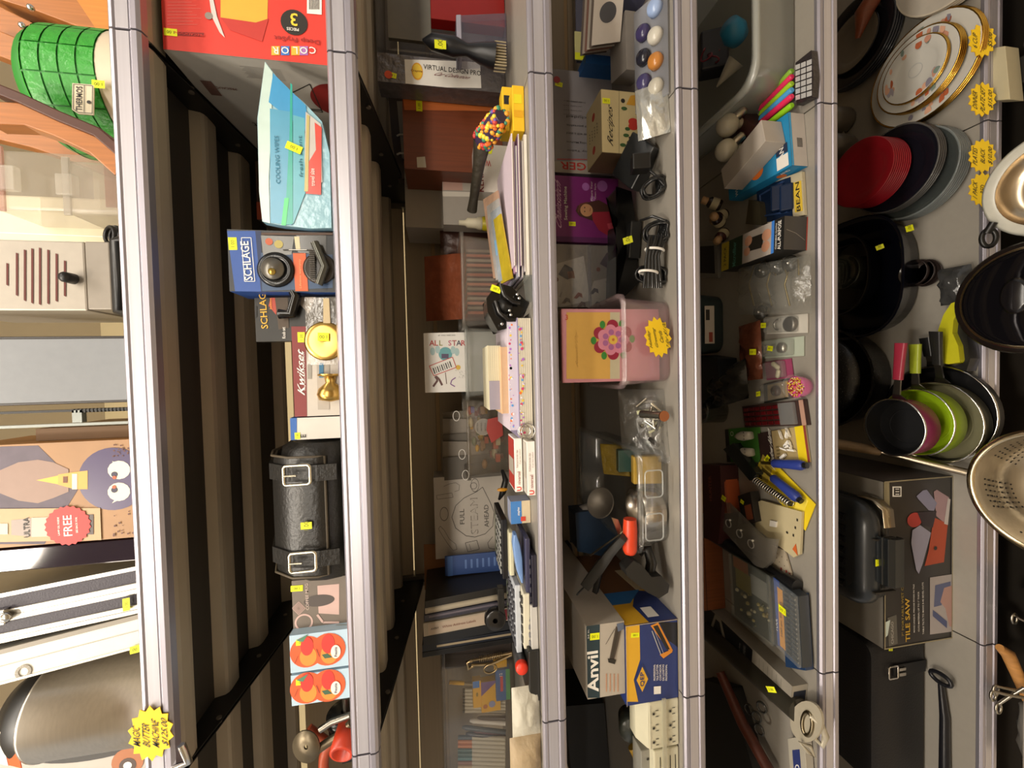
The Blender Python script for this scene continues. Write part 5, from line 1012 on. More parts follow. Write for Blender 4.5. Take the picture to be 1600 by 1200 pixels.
for k in range(12):
    m = M(); G = Face(F.O+P(.002*(k % 3), .004+k*.010, 0), F.U*(1-.01*(k % 3)), F.W*(1.0-.015*(k % 4))); m.slab(G, .0045, paper(['#c88a92', '#7a6c58', '#8f8068', '#b8a890', '#6a5a4c'][k % 5 if k else 0])); m.build('boxed_card', None, 'card filed edge-on behind the yellow flower card', 0, 'card', 'cards behind the flower card')
(t, (xl, xr, h)) = bin_(972, 1050, 463, 602, .018, z4, .19, 'pinkish translucent card tub with a yellow star price sign', .022, clear('#e0c8cc', .30, .15))
G = Face(at(1028, 527, .006), P(.1, 0, 0), P(0, -.008, .1)); pricestar(G, 0, 0, .031, 'star_price_sign', 'yellow star sign reading Holiday Greeting Cards 2 for $1.00 on the pink tub', ['Holiday', 'Greeting', 'Cards', '2 for $1.00'], 12, None, .008, 1.35)
# bag of small hardware
G = Face(P(at(1030, 722, .05).x, .03, z4), P(.155, .02, 0), P(0, .09, .065)); crumple('hardware_bag', 'crinkled clear bag of small steel parts between the pink tub and the clear tub', 'bag', G, .05, bagm('#d8d8d4', .12), 41, .008, 11)
for k in range(16):
    m = M(); p = P(rnd.uniform(G.O.x+.03, G.O.x+.13), rnd.uniform(.045, .08), z4+.012+rnd.random()*.03); d = P(rnd.uniform(-1, 1), rnd.uniform(-.3, .3), rnd.uniform(-.3, 1)).normalized()*.014
    m.cyl(p-d, p+d, rnd.uniform(.002, .005), rnd.choice([metal('#b8b4a8', .3), metal('#d8d4c8', .2), plast('#2a2826'), plast('#cfd0a8')]), n=8); m.build('steel_fitting', None, 'small metal fitting inside the crinkled clear bag', cat='fitting', group='fittings in the hardware bag')
m = M(); p = at(1035, 650, .012); m.cyl(p+P(-.0, .05, .02), p+P(0, .0, -.002), .009, metal('#d0ccc0', .25)); m.cyl(p+P(0, -.001, -.002), p+P(0, -.004, -.002), .011, metal('#b87a5a', .3)); m.build('steel_fastener', None, 'larger round steel fastener poking out of the hardware bag', cat='fastener')
# large clear tub of tools
xl, xr = at(1040, 862, .02).x, at(1040, 706, .02).x; h = at(1003, 790, .015).z-z4
t = tub('tool_tub', 'deep clear tub of odd tools and kitchen pieces on the fourth shelf', 'tub', P((xl+xr)/2, .02+.19, z4), xr-xl, .36, h, clear('#d4d8d8', .16, .06), 0, .93, .009, 'rim', None, .028)
m = M(); m.tube([P(x, .012, z4+z) for x, z in rpts(xl+.03, xl+.085, h-.045, h-.006, .008)], .0016, clear('#e8ecec', .8), 6, True); m.build('moulded_grip', t); m = M(); m.tube([P(x, .012, z4+z) for x, z in rpts(xr-.09, xr-.035, h-.045, h-.006, .008)], .0016, clear('#e8ecec', .8), 6, True); m.build('moulded_grip', t)
m = M(); m.lathe(P(xl+.07, .08, z4+.006), (0, 0, 1), [(.045, 0), (.05, .05), (.048, .05), (.043, .002)], metal('#b9b2a8', .25), 32); m.build('steel_cup', None, 'polished steel cup showing through the clear tub wall', cat='cup')
m = M(); a = at(955, 800, .2); m.lathe(P(a.x+.02, .2, z4+.075), (.4, -.5, .75), [(.0, 0), (.022, .004), (.038, .026), (.036, .027), (.022, .007), (0, .003)], mat('#8f887e', .5, .6), 32); m.build('steel_scoop', None, 'shallow steel bowl tilted inside the clear tool tub', cat='bowl')
m = M(); m.slab(Face(at(985, 745, .12), P(.07, .02, 0), P(0, .04, .05)), .02, mat('#8a7428', .25, 0, 'crinkle', .3, 50)); m.build('yellow_film_packet', None, 'yellowish film packet at the back of the clear tool tub', .003, 'packet')
m = M(); m.slab(Face(P(xr-.075, .05, z4+.008), P(.06, 0, 0), P(0, .01, .06)), .02, mat('#b08f38', .3)); m.slab(Face(P(xr-.06, .10, z4+.02), P(.05, 0, 0), P(0, .01, .06)), .02, mat('#3d5a52', .3)); m.build('brass_hinge_packet', None, 'gold coloured packet low in the clear tub corner', .002, 'packet')
m = M(); a = at(945, 805, .3); a.z = z4+h*.75; m.ring([[a+P(x, y, z) for x, y in rpts(-.035+q, .035-q, -.02, .02, .015)] for z, q in ((0, .004), (.03, 0), (.05, .006))], mat('#b3aaa0', .8, 0, 'crinkle'), True); m.build('cloth_roll', None, 'greyish folded cloth roll at the back corner of the clear tub', cat='cloth')
m = M(); a, b_ = at(986, 812, .025), at(986, 868, .025); m.tube([P(a.x, .03, a.z), P(a.x-.02, .03, a.z), P(b_.x+.01, .03, b_.z), P(b_.x+.002, .03, b_.z), P(b_.x, .03, b_.z)], [.013, .0145, .0145, .011, .004], plast('#d2411f'), 16); o = m.build('orange_handle', None, 'orange-red rounded tool handle resting across the clear tub corner', cat='tool'); o.name = 'orange_gripped_tool'
m = M(); a, b_ = at(978, 828, .04), at(922, 868, .12); m.tube([a, b_], .0022, metal('#b8b09c', .3)); m.slab(Face(at(976, 838, .05), at(966, 812, .05)-at(976, 838, .05), P(.006, 0, .015)), .003, metal('#b8b09c', .3)); m.build('steel_scriber', None, 'thin steel rod with a drilled plate leaning out of the tub', cat='rod')
m = M(); PX(m, [(912, 800), (960, 795), (985, 835), (965, 870), (915, 860)], .27, .06, plast('#1c3550')); o = m.build('blue_plastic_case', None, 'dark blue plastic case wedged behind the tub and scraper', .01, 'case'); o.location.z = z4
# tile cutter cartons
F = upright(978, 1062, 972, 1096, .012, z4)
NB = mat('#26366e', .35, 0, '', .15, 30); YB = paper('#d9a62a')
def pr(b, F):
    b.rect(F, 0, 0, 1, 1, NB, 1); ppx(b, F, [(975, 970), (999, 972), (1000, 1030), (990, 1062), (997, 1096), (975, 1096)], YB, 2); ppx(b, F, [(1030, 972), (1062, 972), (1060, 1012), (1044, 1000)], mat('#12131a', .3), 2)
    q = [(1013, 1062), (1006, 1041), (998, 1041), (991, 1064), (998, 1084), (1006, 1082)]; q = [(1003, 1036), (1015, 1060), (1003, 1084), (991, 1062)]; ppx(b, F, q, mat('#26366e', .35), 4); q = [(1003, 1041), (1012, 1060), (1003, 1080), (994, 1062)]; ppx(b, F, q, YB, 5); tpx(b, F, 'QEP', 1003, 1060, .0105, NB, 0, .030, 7, 1)
    for i, s_ in enumerate(('PROFESSIONAL', 'TILE CUTTER', 'CORTADOR', 'DE LOSETAS', 'PROFESIONAL')): tpx(b, F, s_, 1022+i*4.6, 1050, .0042, WHT, 0, .034, 4, .8)
    ppx(b, F, [(1021, 1072), (1032, 1071), (1032, 1083), (1021, 1084)], WHT, 4)
    q = [(1017, 975), (1030, 972), (1048, 1012), (1050, 1018), (1036, 1028), (1030, 1022), (1042, 1012), (1024, 985), (1018, 990)]; 
    b.poly(F, [fpx(F, *p) for p in ((1016, 977), (1028, 972), (1051, 1016), (1046, 1018))][::-1], paper('#d8892a'), 3); b.poly(F, [fpx(F, *p) for p in ((1020, 978), (1027, 976), (1046, 1014), (1041, 1014))][::-1], INK, 4)
    ppx(b, F, [(1030, 1022), (1048, 1014), (1050, 1018), (1036, 1028)], paper('#d8892a'), 4); lpx(b, F, [(1018, 985), (1032, 1022)], .002, paper('#a8a8a8'), 4); lpx(b, F, [(1022, 985), (1036, 1020)], .001, paper('#a8a8a8'), 4)
    R_ = sideF(F, .12, 'R'); b.rect(R_, 0, 0, 1, 1, YB, 1); b.poly(R_, [(0, 0), (.9, 0), (1, .3), (.5, .6), (0, .55)], NB, 2); b.rect(R_, .12, .28, .42, .5, WHT, 4); b.poly(R_, [(.6, .6), (1, .2), (1, 1), (.6, 1)], paper('#2f6aa8'), 3)
    for sgn in (0, 1): b.line(F, [(0, sgn), (1, sgn)], .0012, paper('#a89a80'), 6)
    b.line(F, [(1, 0), (1, 1)], .0015, paper('#a89a80'), 6)
qep = carton('tile_cutter_box', 'worn blue and yellow QEP tile cutter carton, torn open at one side', 'box', F, .12, NB, pr, .0025, tags=((992, 992, 85, .018, .010),))
m = M(); R_ = sideF(F, .12, 'R'); m.slab(Face(R_.p(1, 0)+P(0, .001, 0), P(0, .2, 0), R_.W*.95), .02, mat('#6a4628', .7)); m.slab(Face(R_.p(1, 0)+P(.001, .0, 0), P(.0, .1, .01), P(0, 0, .03)), .001, paper('#b8a888'))
m.build('torn_flap', qep)
m = M(); PX(m, [(977, 890), (990, 876), (1004, 884), (1018, 902), (1034, 900), (1046, 914), (1044, 926), (1030, 935), (1012, 926), (994, 912), (980, 900)], .018, .03, mat('#1d1c1a', .45)); o = m.build('black_bracket_tool', None, 'matt black jagged tool part poking from the torn yellow carton side', .003, 'tool part'); o.location.x -= .0
m = M(); m.tube([at(1000, 862, .06), at(1012, 858, .05), at(1018, 880, .045), at(1012, 905, .045)], .011, mat('#1a1816', .35), 12); m.build('black_hose', None, 'short ribbed black hose between the clear tub and torn carton', cat='hose')
F2 = upright(917, 976, 974, 1088, .016, F.O.z+F.h+.001)
def pr(b, F):
    b.rect(F, 0, 0, 1, 1, paper('#aca396'), 1); ppx(b, F, [(914, 972), (937, 973), (937, 1090), (914, 1090)], mat('#26383f', .4), 2); tpx(b, F, 'Anvil', 926, 1049, .0235, WHT, 0, .085, 4, 2); tpx(b, F, '24 in.', 919, 990, .003, WHT, 0, .02, 4, 0)
    b.poly(F, [fpx(F, *p) for p in ((962, 978), (972, 982), (958, 1035), (952, 1028))], mat('#4a4038', .4), 3) ; lpx(b, F, [(966, 980), (955, 1032)], .006, mat('#3a332c', .4), 3); lpx(b, F, [(971, 982), (960, 1034)], .0015, mat('#8a8074', .3), 4); ppx(b, F, [(963, 974), (974, 972), (974, 982), (965, 986)], paper('#5a6478'), 5); ppx(b, F, [(949, 1028), (962, 1030), (960, 1037), (950, 1034)], INK, 5); lpx(b, F, [(960, 982), (946, 1006)], .001, INK, 4)
    for i in range(4): lpx(b, F, [(947+i*6, 1052), (947+i*6, 1080)], .0018, paper('#c08a6a'), 3)
carton('anvil_box', 'white and dark green Anvil carton stacked on the blue and yellow one', 'box', F2, .42, paper('#aca396'), pr, .002, tags=((929, 994, 88, .020, .014),))
m = M(); R_ = sideF(F2, .42, 'T'); top = F2.O.z+F2.h
a, b_, c2 = at(968, 848, .03), at(932, 888, .10), at(905, 915, .16)
m.tube([at(975, 840, .02), at(955, 862, .06), at(938, 885, .08), at(915, 915, .10)], [.010, .013, .016, .015], mat('#2a2824', .4), 4); m.tube([at(938, 890, .08), at(930, 925, .09)], .008, BLK, 4); m.tube([at(915, 915, .1), at(905, 925, .11), at(901, 930, .11)], .002, BLK, 6); m.build('black_scraper', None, 'black T-shaped scraper handle leaning across the two cartons', .002, 'scraper')
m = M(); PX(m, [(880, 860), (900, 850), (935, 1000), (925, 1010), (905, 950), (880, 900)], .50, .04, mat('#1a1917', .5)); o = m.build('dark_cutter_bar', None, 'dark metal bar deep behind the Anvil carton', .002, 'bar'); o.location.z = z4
# multi-outlet block
F = upright(1014, 1064, 1094, 1168, .010, z4)
t = thing('outlet_block', 'ivory multi-outlet power block with two rows of sockets', 'power outlet', F.O+F.U/2)
IV = plast('#cdc8ae'); m = M(); m.slab(F, .06, IV); G = Face(F.O+F.W, F.U, P(0, .03, .018)); m.hexa([F.O+F.W, F.O+F.U+F.W, F.O+F.U+F.W+P(-.003, .03, .016), F.O+F.W+P(.003, .03, .016), F.O+F.W+P(0, .06, -.01), F.O+F.U+F.W+P(0, .06, -.01), F.O+F.U+F.W+P(0, .06, .015), F.O+F.W+P(0, .06, .015)], IV); m.build('housing', t, bev=.003)
m = M()
for i in range(3):
    for j, (bb, ) in enumerate(((.75,), (.2,))):
        a = .16+i*.3; m.disc(F, a, bb+.1, .0026, INK, 3, 10); m.rect(F, a-.07, bb-.06, a-.055, bb+.04, INK, 3); m.rect(F, a+.055, bb-.06, a+.07, bb+.04, INK, 3)
        m.disc(F, a, bb+.1, .0042, paper('#9f9a84'), 2, 14, r0=.8)
m.line(F, [(.05, .95), (.95, .95)], .0008, DKM, 3); m.build('socket_slots', t)
m = M(); q = at(1025, 1095, .006); m.box(at(1026, 1215, .006).x, at(1026, 1093, .006).x, .003, .0062, F.O.z+F.h*.48, F.O.z+F.h*.60, clear('#d9d6c4', .9, .3)); m.build('clear_strap', t)
F = upright(1022, 1064, 1170, 1240, .012, z4); m = M(); m.slab(F, .05, IV); [m.rect(F, .2, .14+k*.2, .85, .17+k*.2, INK, 2) for k in range(4)]; m.disc(F, .5, .55, .004, INK, 3); m.build('vented_adapter', None, 'ivory adapter with dark vent slots beyond the outlet block', .003, 'adapter')
F = upright(1002, 1022, 1172, 1240, .03, z4+.046); m = M(); m.slab(F, .04, mat('#8d8a80', .4)); m.disc(F, .8, .5, .003, INK, 2); m.build('grey_plate', None, 'grey metal plate on the vented ivory adapter', .002, 'plate')
m = M(); a = at(985, 1140, .1); m.lathe(a, (0, -1, .3), [(.0, -.04), (.022, -.04), (.026, 0), (.022, .006), (0, .008)], mat('#3a3e38', .3), 24, sx=1.2); m.tube([at(990, 1165, .1), at(1000, 1185, .09), at(1010, 1200, .08), at(1015, 1230, .07)], [.014, .014, .016, .015], mat('#a8842a', .4), 12); m.build('yellow_grip_tool', None, 'dark round-headed tool with a mustard grip above the outlet block', cat='tool')
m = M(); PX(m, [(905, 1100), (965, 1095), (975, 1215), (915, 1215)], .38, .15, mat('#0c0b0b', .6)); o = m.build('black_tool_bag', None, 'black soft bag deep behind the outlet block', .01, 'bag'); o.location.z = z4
# ------------------------------------------------------------------ fifth shelf
z5 = DECK[5]+.001
def fb(name, label, cat, bl, br, kl, z, h, mt, pr=None, bev=.0012, group=None):
    m = M(); F, T, L_ = fbox(m, bl, br, kl, z, h, mt)
    if pr: pr(m, F, T, L_)
    return m.build(name, None, label, bev, cat, group), F, T
def lay(pts, z, h, mt, name, label, cat, bev=.001, **kw):
    m = M(); PZ(m, pts, z+h, h, mt); return m.build(name, None, label, bev, cat, **kw)
def flatF(o, rx, uy, z):
    """level face: origin pixel, pixel along its width, pixel along its height"""
    a, b, c = atz(*o, z), atz(*rx, z), atz(*uy, z); return Face(a, b-a, c-a)
# big tub
h5 = .115; cl = atz(1222, 92, z5+h5)+P(.012, 0, 0); R5 = .02
W5, D5 = .42, .40
t = tub('storage_tub', 'large frosted tub with rounded corner at the end of the fifth shelf', 'tub', P(cl.x+W5/2, .035+D5/2, z5), W5, D5, h5, clear('#d4d6d0', .95, .25), 0, .92, .014, 'rim', None, .05)
m = M(); a = atz(1155, 60, z5+.07); m.lathe(a, (.3, -.4, 1), [(0, 0), (.022, 0), (.028, .02), (.022, .045), (0, .047)], mat('#1f6f8f', .4), 20); m.build('blue_cup', None, 'teal blue round object inside the large frosted tub', cat='cup')
m = M(); m.slab(Face(atz(1140, 100, z5+.05), P(.10, .0, .0), P(0, .03, .06)), .05, mat('#1b1a22', .5)); m.build('dark_pouch', None, 'dark pouch inside the large frosted tub', .006, 'pouch')
m = M(); m.lathe(atz(1150, 95, z5+.06), (-.5, .6, .3), [(.0, 0), (.022, 0), (.002, .06)], paper('#9a9384'), 14); m.build('grey_cone', None, 'small grey paper cone inside the large frosted tub', cat='cone')
m = M(); a = atz(1125, 90, z5+.07); m.tube([a+P(.02*math.cos(u)*(1-u*.05), .015*math.sin(u*1.3), .004*u) for u in [i*.6 for i in range(24)]], .002, plast('#7a2430'), 6); m.build('tangled_string', None, 'tangle of dark red cord inside the large frosted tub', cat='cord')
# neon pens
for k, (c_, y0, y1) in enumerate((('#7ea832', 104, 158), ('#d82a5a', 113, 166), ('#9ac022', 124, 176), ('#4a9ad0', 134, 183), ('#e02a5a', 144, 191), ('#8fc61e', 158, 200))):
    m = M(); a, b_ = atz(1238, y0+6, z5+.02+.001*k), atz(1186, y0+62-k*3, z5+.02+.001*k); m.tube([a, a.lerp(b_, .04), a.lerp(b_, .9), b_], [.0052, .0068, .0068, .002], plast(c_), 12)
    m.build('neon_pen', None, ['green neon pen furthest from the white-topped blue box', 'magenta pen between two green neon pens', 'green neon pen third from the tub', 'light blue neon pen in the pack', 'crimson pink neon pen beside the light blue one', 'yellow-green neon pen nearest the blue box'][k], cat='pen')
m = M(); pts = [(1268, 78), (1271, 118), (1269, 152), (1245, 165), (1241, 128), (1243, 98)]; PZ(m, [(x, y) for x, y in pts], z5+.016, .014, mat('#2a2426', .3, 0, 'crinkle'))
F = flatF((1270, 150), (1270, 90), (1243, 158), z5+.0165)
for i in range(3):
    for j in range(6): m.rect(F, .02+j*.165, .05+i*.33, .15+j*.165, .33+i*.33, mat('#c9c8c8', .15, .3), 1)
m.build('checked_pen_sleeve', None, 'white and dark checked foil sleeve holding the neon pens', .002, 'sleeve')
# blue box and white box
def pr(b, F, T, L_):
    b.rect(F, 0, 0, 1, 1, paper('#b8b0a8'), 1); [b.rect(F, .36+i*.022, .25, .372+i*.022, .6, INK, 2) for i in range(8)]; b.rect(F, 0, .9, 1, 1, paper('#2a9ad0'), 2)
    b.rect(T, 0, 0, 1, 1, paper('#1f7fae'), 1); b.disc(T, .25, .5, .017, paper('#e0752a'), 2, ry=.020); b.rect(T, .04, .04, .28, .2, WHT, 2); b.rect(T, .3, .04, .48, .2, paper('#1d2d48'), 2); b.txt(T, 'AND', .38, .12, .012, WHT, 0, k=4); b.txt(T, 'Wireless', .2, .85, .009, WHT, 0, .05, 3)
    b.rect(L_, 0, 0, 1, 1, paper('#1c84b8'), 1); b.disc(L_, .75, .5, .010, paper('#d8702a'), 2); b.txt(L_, 'AND', .85, .75, .008, WHT, 0, k=3)
o, F, T = fb('blue_gadget_box', 'flat bright blue box with a pale grey end, lying under the plain white carton', 'box', (1262, 260), (1256, 178), (1160, 314), z5, 1238, paper('#1f7fae'), pr)
zt = T.O.z
fb('white_carton_box', 'long plain white carton lying across the blue box', 'box', (1228, 223), (1221, 190), (1160, 297), zt+.001, 1196, paper('#aaa095'), None)
# bulbs
for k, (px, py) in enumerate(((1137, 196), (1135, 235))):
    t = thing('light_bulb', ['round white light bulb nearer the neon pens', 'round white light bulb nearer the plain white carton'][k], 'light bulb', at(px, py, .26)); c = atz(px, py, z5+.08)
    m = M(); m.ball(c, .0265, mat('#c9c3b0', .12), 24); m.lathe(c, (.15, -.2, -1), [(.016, .02), (.012, .03), (.011, .034)], mat('#c9c3b0', .15), 20); m.build('glass_globe', t)
    m = M(); m.lathe(c, (.5, -.7, -.5), [(.011, .024), (.010, .044), (.004, .048), (0, .048)], metal('#b8b0a0', .3), 16); m.build('screw_base', t)
m = M(); PZ(m, [(1155, 175), (1175, 195), (1160, 235), (1130, 225), (1128, 185)], z5+.05, .05, mat('#42201f', .4)); m.build('maroon_box', None, 'maroon box under the two round light bulbs', .002, 'box')
# navy blister with yellow lettering
def pr(b, F, T, L_): b.rect(T, .0, 0, 1, 1, paper('#b8ad90'), 1); b.rect(T, .02, .22, .96, 1, mat('#16253f', .15), 3); b.txt(T, 'BEAN', .45, .1, .010, INK, 0, .065, 3, 1); b.rect(T, .1, .02, .8, .18, paper('#d2b23a'), 2); b.tube([T.p(.15, .3, 8), T.p(.2, .9, 8), T.p(.75, .9, 8), T.p(.9, .35, 8)], .003, mat('#2a3f66', .1), 8)
fb('navy_blister', 'navy blue blister pack on a cream card with yellow lettering', 'blister pack', (1262, 336), (1258, 268), (1190, 352), z5, .008, paper('#b8ad90'), pr)
m = M(); c = atz(1222, 305, z5+.012); 
for q in (0, .03): m.slab(Face(atz(1240-q*500, 326, z5+.012), P(.06, 0, 0), P(0, .02, .018)), .02, mat('#16253f', .12))
m.build('navy_tray', None, 'glossy navy moulded tray in the cream card blister', .004, 'tray')
# small bottles
for k, (px, py, d, c1) in enumerate(((1118, 333, (-.5, -.2, .85), '#3a221c'), (1135, 350, (.2, -.5, .8), '#2a1c1a'), (1112, 362, (-.6, -.3, .7), '#4a2a22'), (1138, 322, (.4, .3, .9), '#2f2420'))):
    t = thing('oil_bottle', ['small dark bottle with tan cap nearest the white carton end', 'small dark bottle with a large cream label facing up', 'small brown bottle tipped by the grey framed card', 'small dark bottle showing two tan caps'][k], 'bottle', at(px, py, .25))
    c = at(px, py, .25); c.z = z5+.022+.012*(k % 2); m = M(); m.lathe(c, d, [(0, 0), (.013, 0), (.0145, .004), (.0145, .03), (.008, .038)], mat(c1, .2), 20); m.build('glass_body', t)
    m = M(); m.lathe(c, d, [(.0155, .008), (.0155, .027)], paper('#b8ae90'), 20); m.build('label', t); m = M(); m.lathe(c, d, [(.009, .036), (.010, .038), (.010, .052), (0, .053)], plast('#a8845c'), 16); m.build('cap', t)
m = M(); PZ(m, [(1170, 312), (1186, 315), (1190, 352), (1165, 350)], z5+.025, .025, mat('#3f3a2c', .35)); m.build('olive_case', None, 'small olive brown case between bottles and navy blister', .004, 'case')
# framed card, yellow-ended cloth carton
F = flatF((1122, 432), (1120, 378), (1082, 430), z5+.012); m = M(); m.slab(F, .01, plast('#7a766e'), -.05, 0, 1.05, 1); m.rect(F, .08, .1, .9, 1, mat('#1d1b1a', .2), 2); m.build('grey_framed_tablet', None, 'thin grey frame around a black panel beside the pocket carton', .001, 'frame')
def pr(b, F, T, L_):
    b.rect(F, 0, 0, 1, 1, paper('#3c3834'), 1); b.line(F, [(.3, .1), (.5, .5), (.6, .9)], .001, paper('#8a8478'), 2); b.line(F, [(0, .02), (1, .02)], .002, paper('#b83a2a'), 2)
    b.rect(T, 0, 0, 1, .1, paper('#161514'), 1); b.txt(T, 'ALL-PURPOSE', .48, .055, .0085, WHT, 0, .062, 3, 1); b.txt(T, 'CLEANING CLOTH', .48, .10, .004, WHT, 0, .055, 3, .4); b.rect(T, 0, .13, 1, .17, paper('#3a78c8'), 2)
    b.rect(T, 0, .17, 1, .62, paper('#a39a92'), 1); b.poly(T, [(.3, .3), (.75, .28), (.78, .5), (.35, .52)], INK, 2); b.disc(T, .3, .25, .012, paper('#b8866a'), 2); b.disc(T, .65, .24, .013, paper('#b8866a'), 3); b.disc(T, .7, .52, .012, paper('#b8866a'), 3); b.disc(T, .36, .54, .010, paper('#b8866a'), 3)
    b.rect(T, 0, .62, 1, .86, paper('#24321f'), 1); b.txt(T, 'Microfiber', .45, .76, .012, paper('#4f8a7a'), 0, .06, 3, .8); b.rect(T, 0, .86, 1, 1, paper('#a8952a'), 2); b.txt(T, '2 PACK', .5, .93, .009, INK, 0, .05, 4, .5)
fb('cloth_carton', 'dark carton reading ALL-PURPOSE with hands pictured and a yellow far end', 'box', (1260, 391), (1262, 339), (1158, 425), z5, 1224, paper('#24221f'), pr)
# bag of hooks and cord
F = flatF((1268, 490), (1266, 398), (1155, 492), z5+.035); G = Face(F.O, F.U, F.W); crumple('cord_bag', 'large crinkled clear bag of cords and metal hooks on the fifth shelf', 'bag', G, .045, bagm('#cfcfc8', .16), 51, .012, 12)
m = M(); BRS = metal('#8f8058', .35)
for k in range(3):
    p = [atz(1178+k*28, 478, z5+.02), atz(1170+k*28, 445, z5+.022), atz(1178+k*28, 415, z5+.02), atz(1195+k*26, 405, z5+.03), atz(1212+k*18, 430, z5+.03)]; m.tube(p, .0022, BRS, 6)
m.build('brassy_wire_loops', None, 'stiff brassy cord loops inside the crinkled clear bag', cat='cord')
for k, (px, py) in enumerate(((1192, 423), (1190, 488), (1236, 412), (1216, 418))):
    m = M(); c = atz(px, py, z5+.02); m.lathe(c, (0, -.4, 1), [(.0, 0), (.016, 0), (.018, .004), (.014, .010), (0, .012)], mat('#2c2a26', .25), 20); m.ball(c+P(0, -.004, .012), .004, CHR, 10); m.build('suction_hook', None, 'dark round hook disc with a bright pin inside the clear bag', cat='hook', group='hook discs in the cord bag')
# teal tub with navy lid
xl5, xr5 = atz(1158, 550, z5+.06).x, atz(1156, 440, z5+.06).x
t = tub('teal_tub', 'dark teal tub with pale rim, navy lid inside and a white label', 'tub', P((xl5+xr5)/2, .27+.11, z5), xr5-xl5, .20, .085, mat('#2f3a3c', .4), 0, .9, .008, 'rim', None, .03)
m = M(); m.slab(Face(P(xl5+.02, .29, z5+.05), P(xr5-xl5-.04, 0, 0), P(0, .14, .02)), .03, mat('#1c2946', .4)); m.build('navy_lid', t, bev=.01)
m = M(); G = Face(P(xl5+.03, .266, z5+.045), P(xr5-xl5-.07, 0, 0), P(0, .003, .027)); m.slab(G, .001, paper('#b8b0a4')); m.rect(G, .62, .5, .9, .9, INK, 2); m.rect(G, .04, .2, .3, .6, paper('#8a3a2a'), 2); m.build('white_label', t)
# blister packs
def blister(name, label, bl, br, kl, card, stuff, tg=None, cat='blister pack'):
    t = thing(name, label, cat, atz(*bl, z5)); F = flatF(bl, br, kl, z5+.003)
    m = M(); m.slab(F, .002, card); m.build('backing_card', t)
    m = M(); stuff(m, F); m.build('contents', t)
    m = M(); m.slab(Face(F.O+F.U*.06+F.W*.18+P(0, 0, .016), F.U*.88, F.W*.78), .015, clear('#d8d8d4', .3, .1)); m.build('clear_blister', t, bev=.004)
    if tg: tag(t, Face(F.O+P(0, 0, .0165), F.U, F.W), *tg)
    return t
blister('lock_blister', 'clear blister of a black dial lock, nearer the cord bag', (1262, 520), (1262, 490), (1198, 522), paper('#bdb8ae'), lambda m, F: (m.lathe(F.p(.5, .35, 3), F.N, [(.017, 0), (.017, .008), (.008, .010), (0, .010)], metal('#6a6660', .3), 22), m.tube([F.p(.5+.3*math.cos(u), .6+.14*math.sin(u), 20) for u in [i*PI/8 for i in range(9)]], .0025, CHR, 6)), (.5, .92, .016, .012, 90))
blister('ring_blister', 'clear blister of a coiled chrome ring beside the dial lock blister', (1256, 556), (1256, 525), (1190, 560), paper('#a8b0a0'), lambda m, F: (m.lathe(F.p(.5, .45, 3), F.N, [(.012, 0), (.012, .008), (0, .009)], metal('#a8a498', .3), 20), [m.tube([F.p(.25+.5*j/6, .8+.04*i+.02*(j % 2), 12) for j in range(7)], .0014, CHR, 5) for i in range(3)]), (.5, .62, .016, .012, 80))
F = flatF((1192, 592), (1188, 500), (1158, 596), z5+.02); G = Face(F.O, F.U, F.W); crumple('copper_bag', 'coppery brown cellophane bag with a yellow price sticker', 'bag', G, .022, mat('#6f3f2c', .25, .1, 'crinkle', .5, 50), 55, .007, 10)
tag(bpy.data.objects['copper_bag'], Face(atz(1182, 556, z5+.038), P(.02, 0, 0), P(0, .018, .003)), .5, .5, .018, .014, 88, 4)
def bow(m, F): 
    for sx in (-1, 1):
        for k in range(4): m.ball(F.p(.5+sx*(.12+.07*k), .45+.05*k*(1 if sx > 0 else .3), 14), .0062, mat('#c9c4a4', .3), 10, (1, 1, .6))
blister('hair_bow_pack', 'pink backed pack holding a small ivory bow', (1240, 590), (1236, 560), (1198, 594), paper('#8f3a5c'), bow)
blister('coffee_token_pack', 'small dark edged pack with a tan picture panel beside the bead cup', (1238, 622), (1237, 590), (1194, 630), mat('#1f211c', .4), lambda m, F: (m.rect(F, .1, .12, .9, .85, paper('#8a7248'), 1), m.lathe(F.p(.5, .5, 3), F.N, [(.012, 0), (.013, .006), (.008, .009), (0, .009)], mat('#3a2418', .3), 18), m.disc(F, .4, .5, .004, CHR, 30)), (.5, .98, .014, .012, 90))
# bead cup
c = P(at(1262, 604, .02).x, .022, z5+.0); t = thing('bead_cup', 'clear round cup of gold beads over pink at the fifth shelf edge', 'cup', c)
m = M(); m.lathe(c, (0, 0, 1), [(.0, .001), (.018, .001), (.022, .012), (.0235, .026), (0, .027)], mat('#d8509a', .25), 28); m.build('pink_layer', t)
m = M(); rnd = random.Random(4)
for k in range(150):
    a, r = rnd.uniform(0, 2*PI), .021*rnd.random()**.5; m.ball(c+P(r*math.cos(a), r*math.sin(a), .027+.003*rnd.random()), .0018, mat(rnd.choice(['#d8a83a', '#e0b850', '#a83a2a', '#e8d8a0']), .25, .2), 6)
o = m.build('beads', t); o['kind'] = 'stuff'
m = M(); m.lathe(c, (0, 0, 1), [(.020, 0), (.0245, .012), (.026, .034), (.0275, .035)], clear('#e8e4e0', .3, .05), 28); m.build('clear_cup', t)
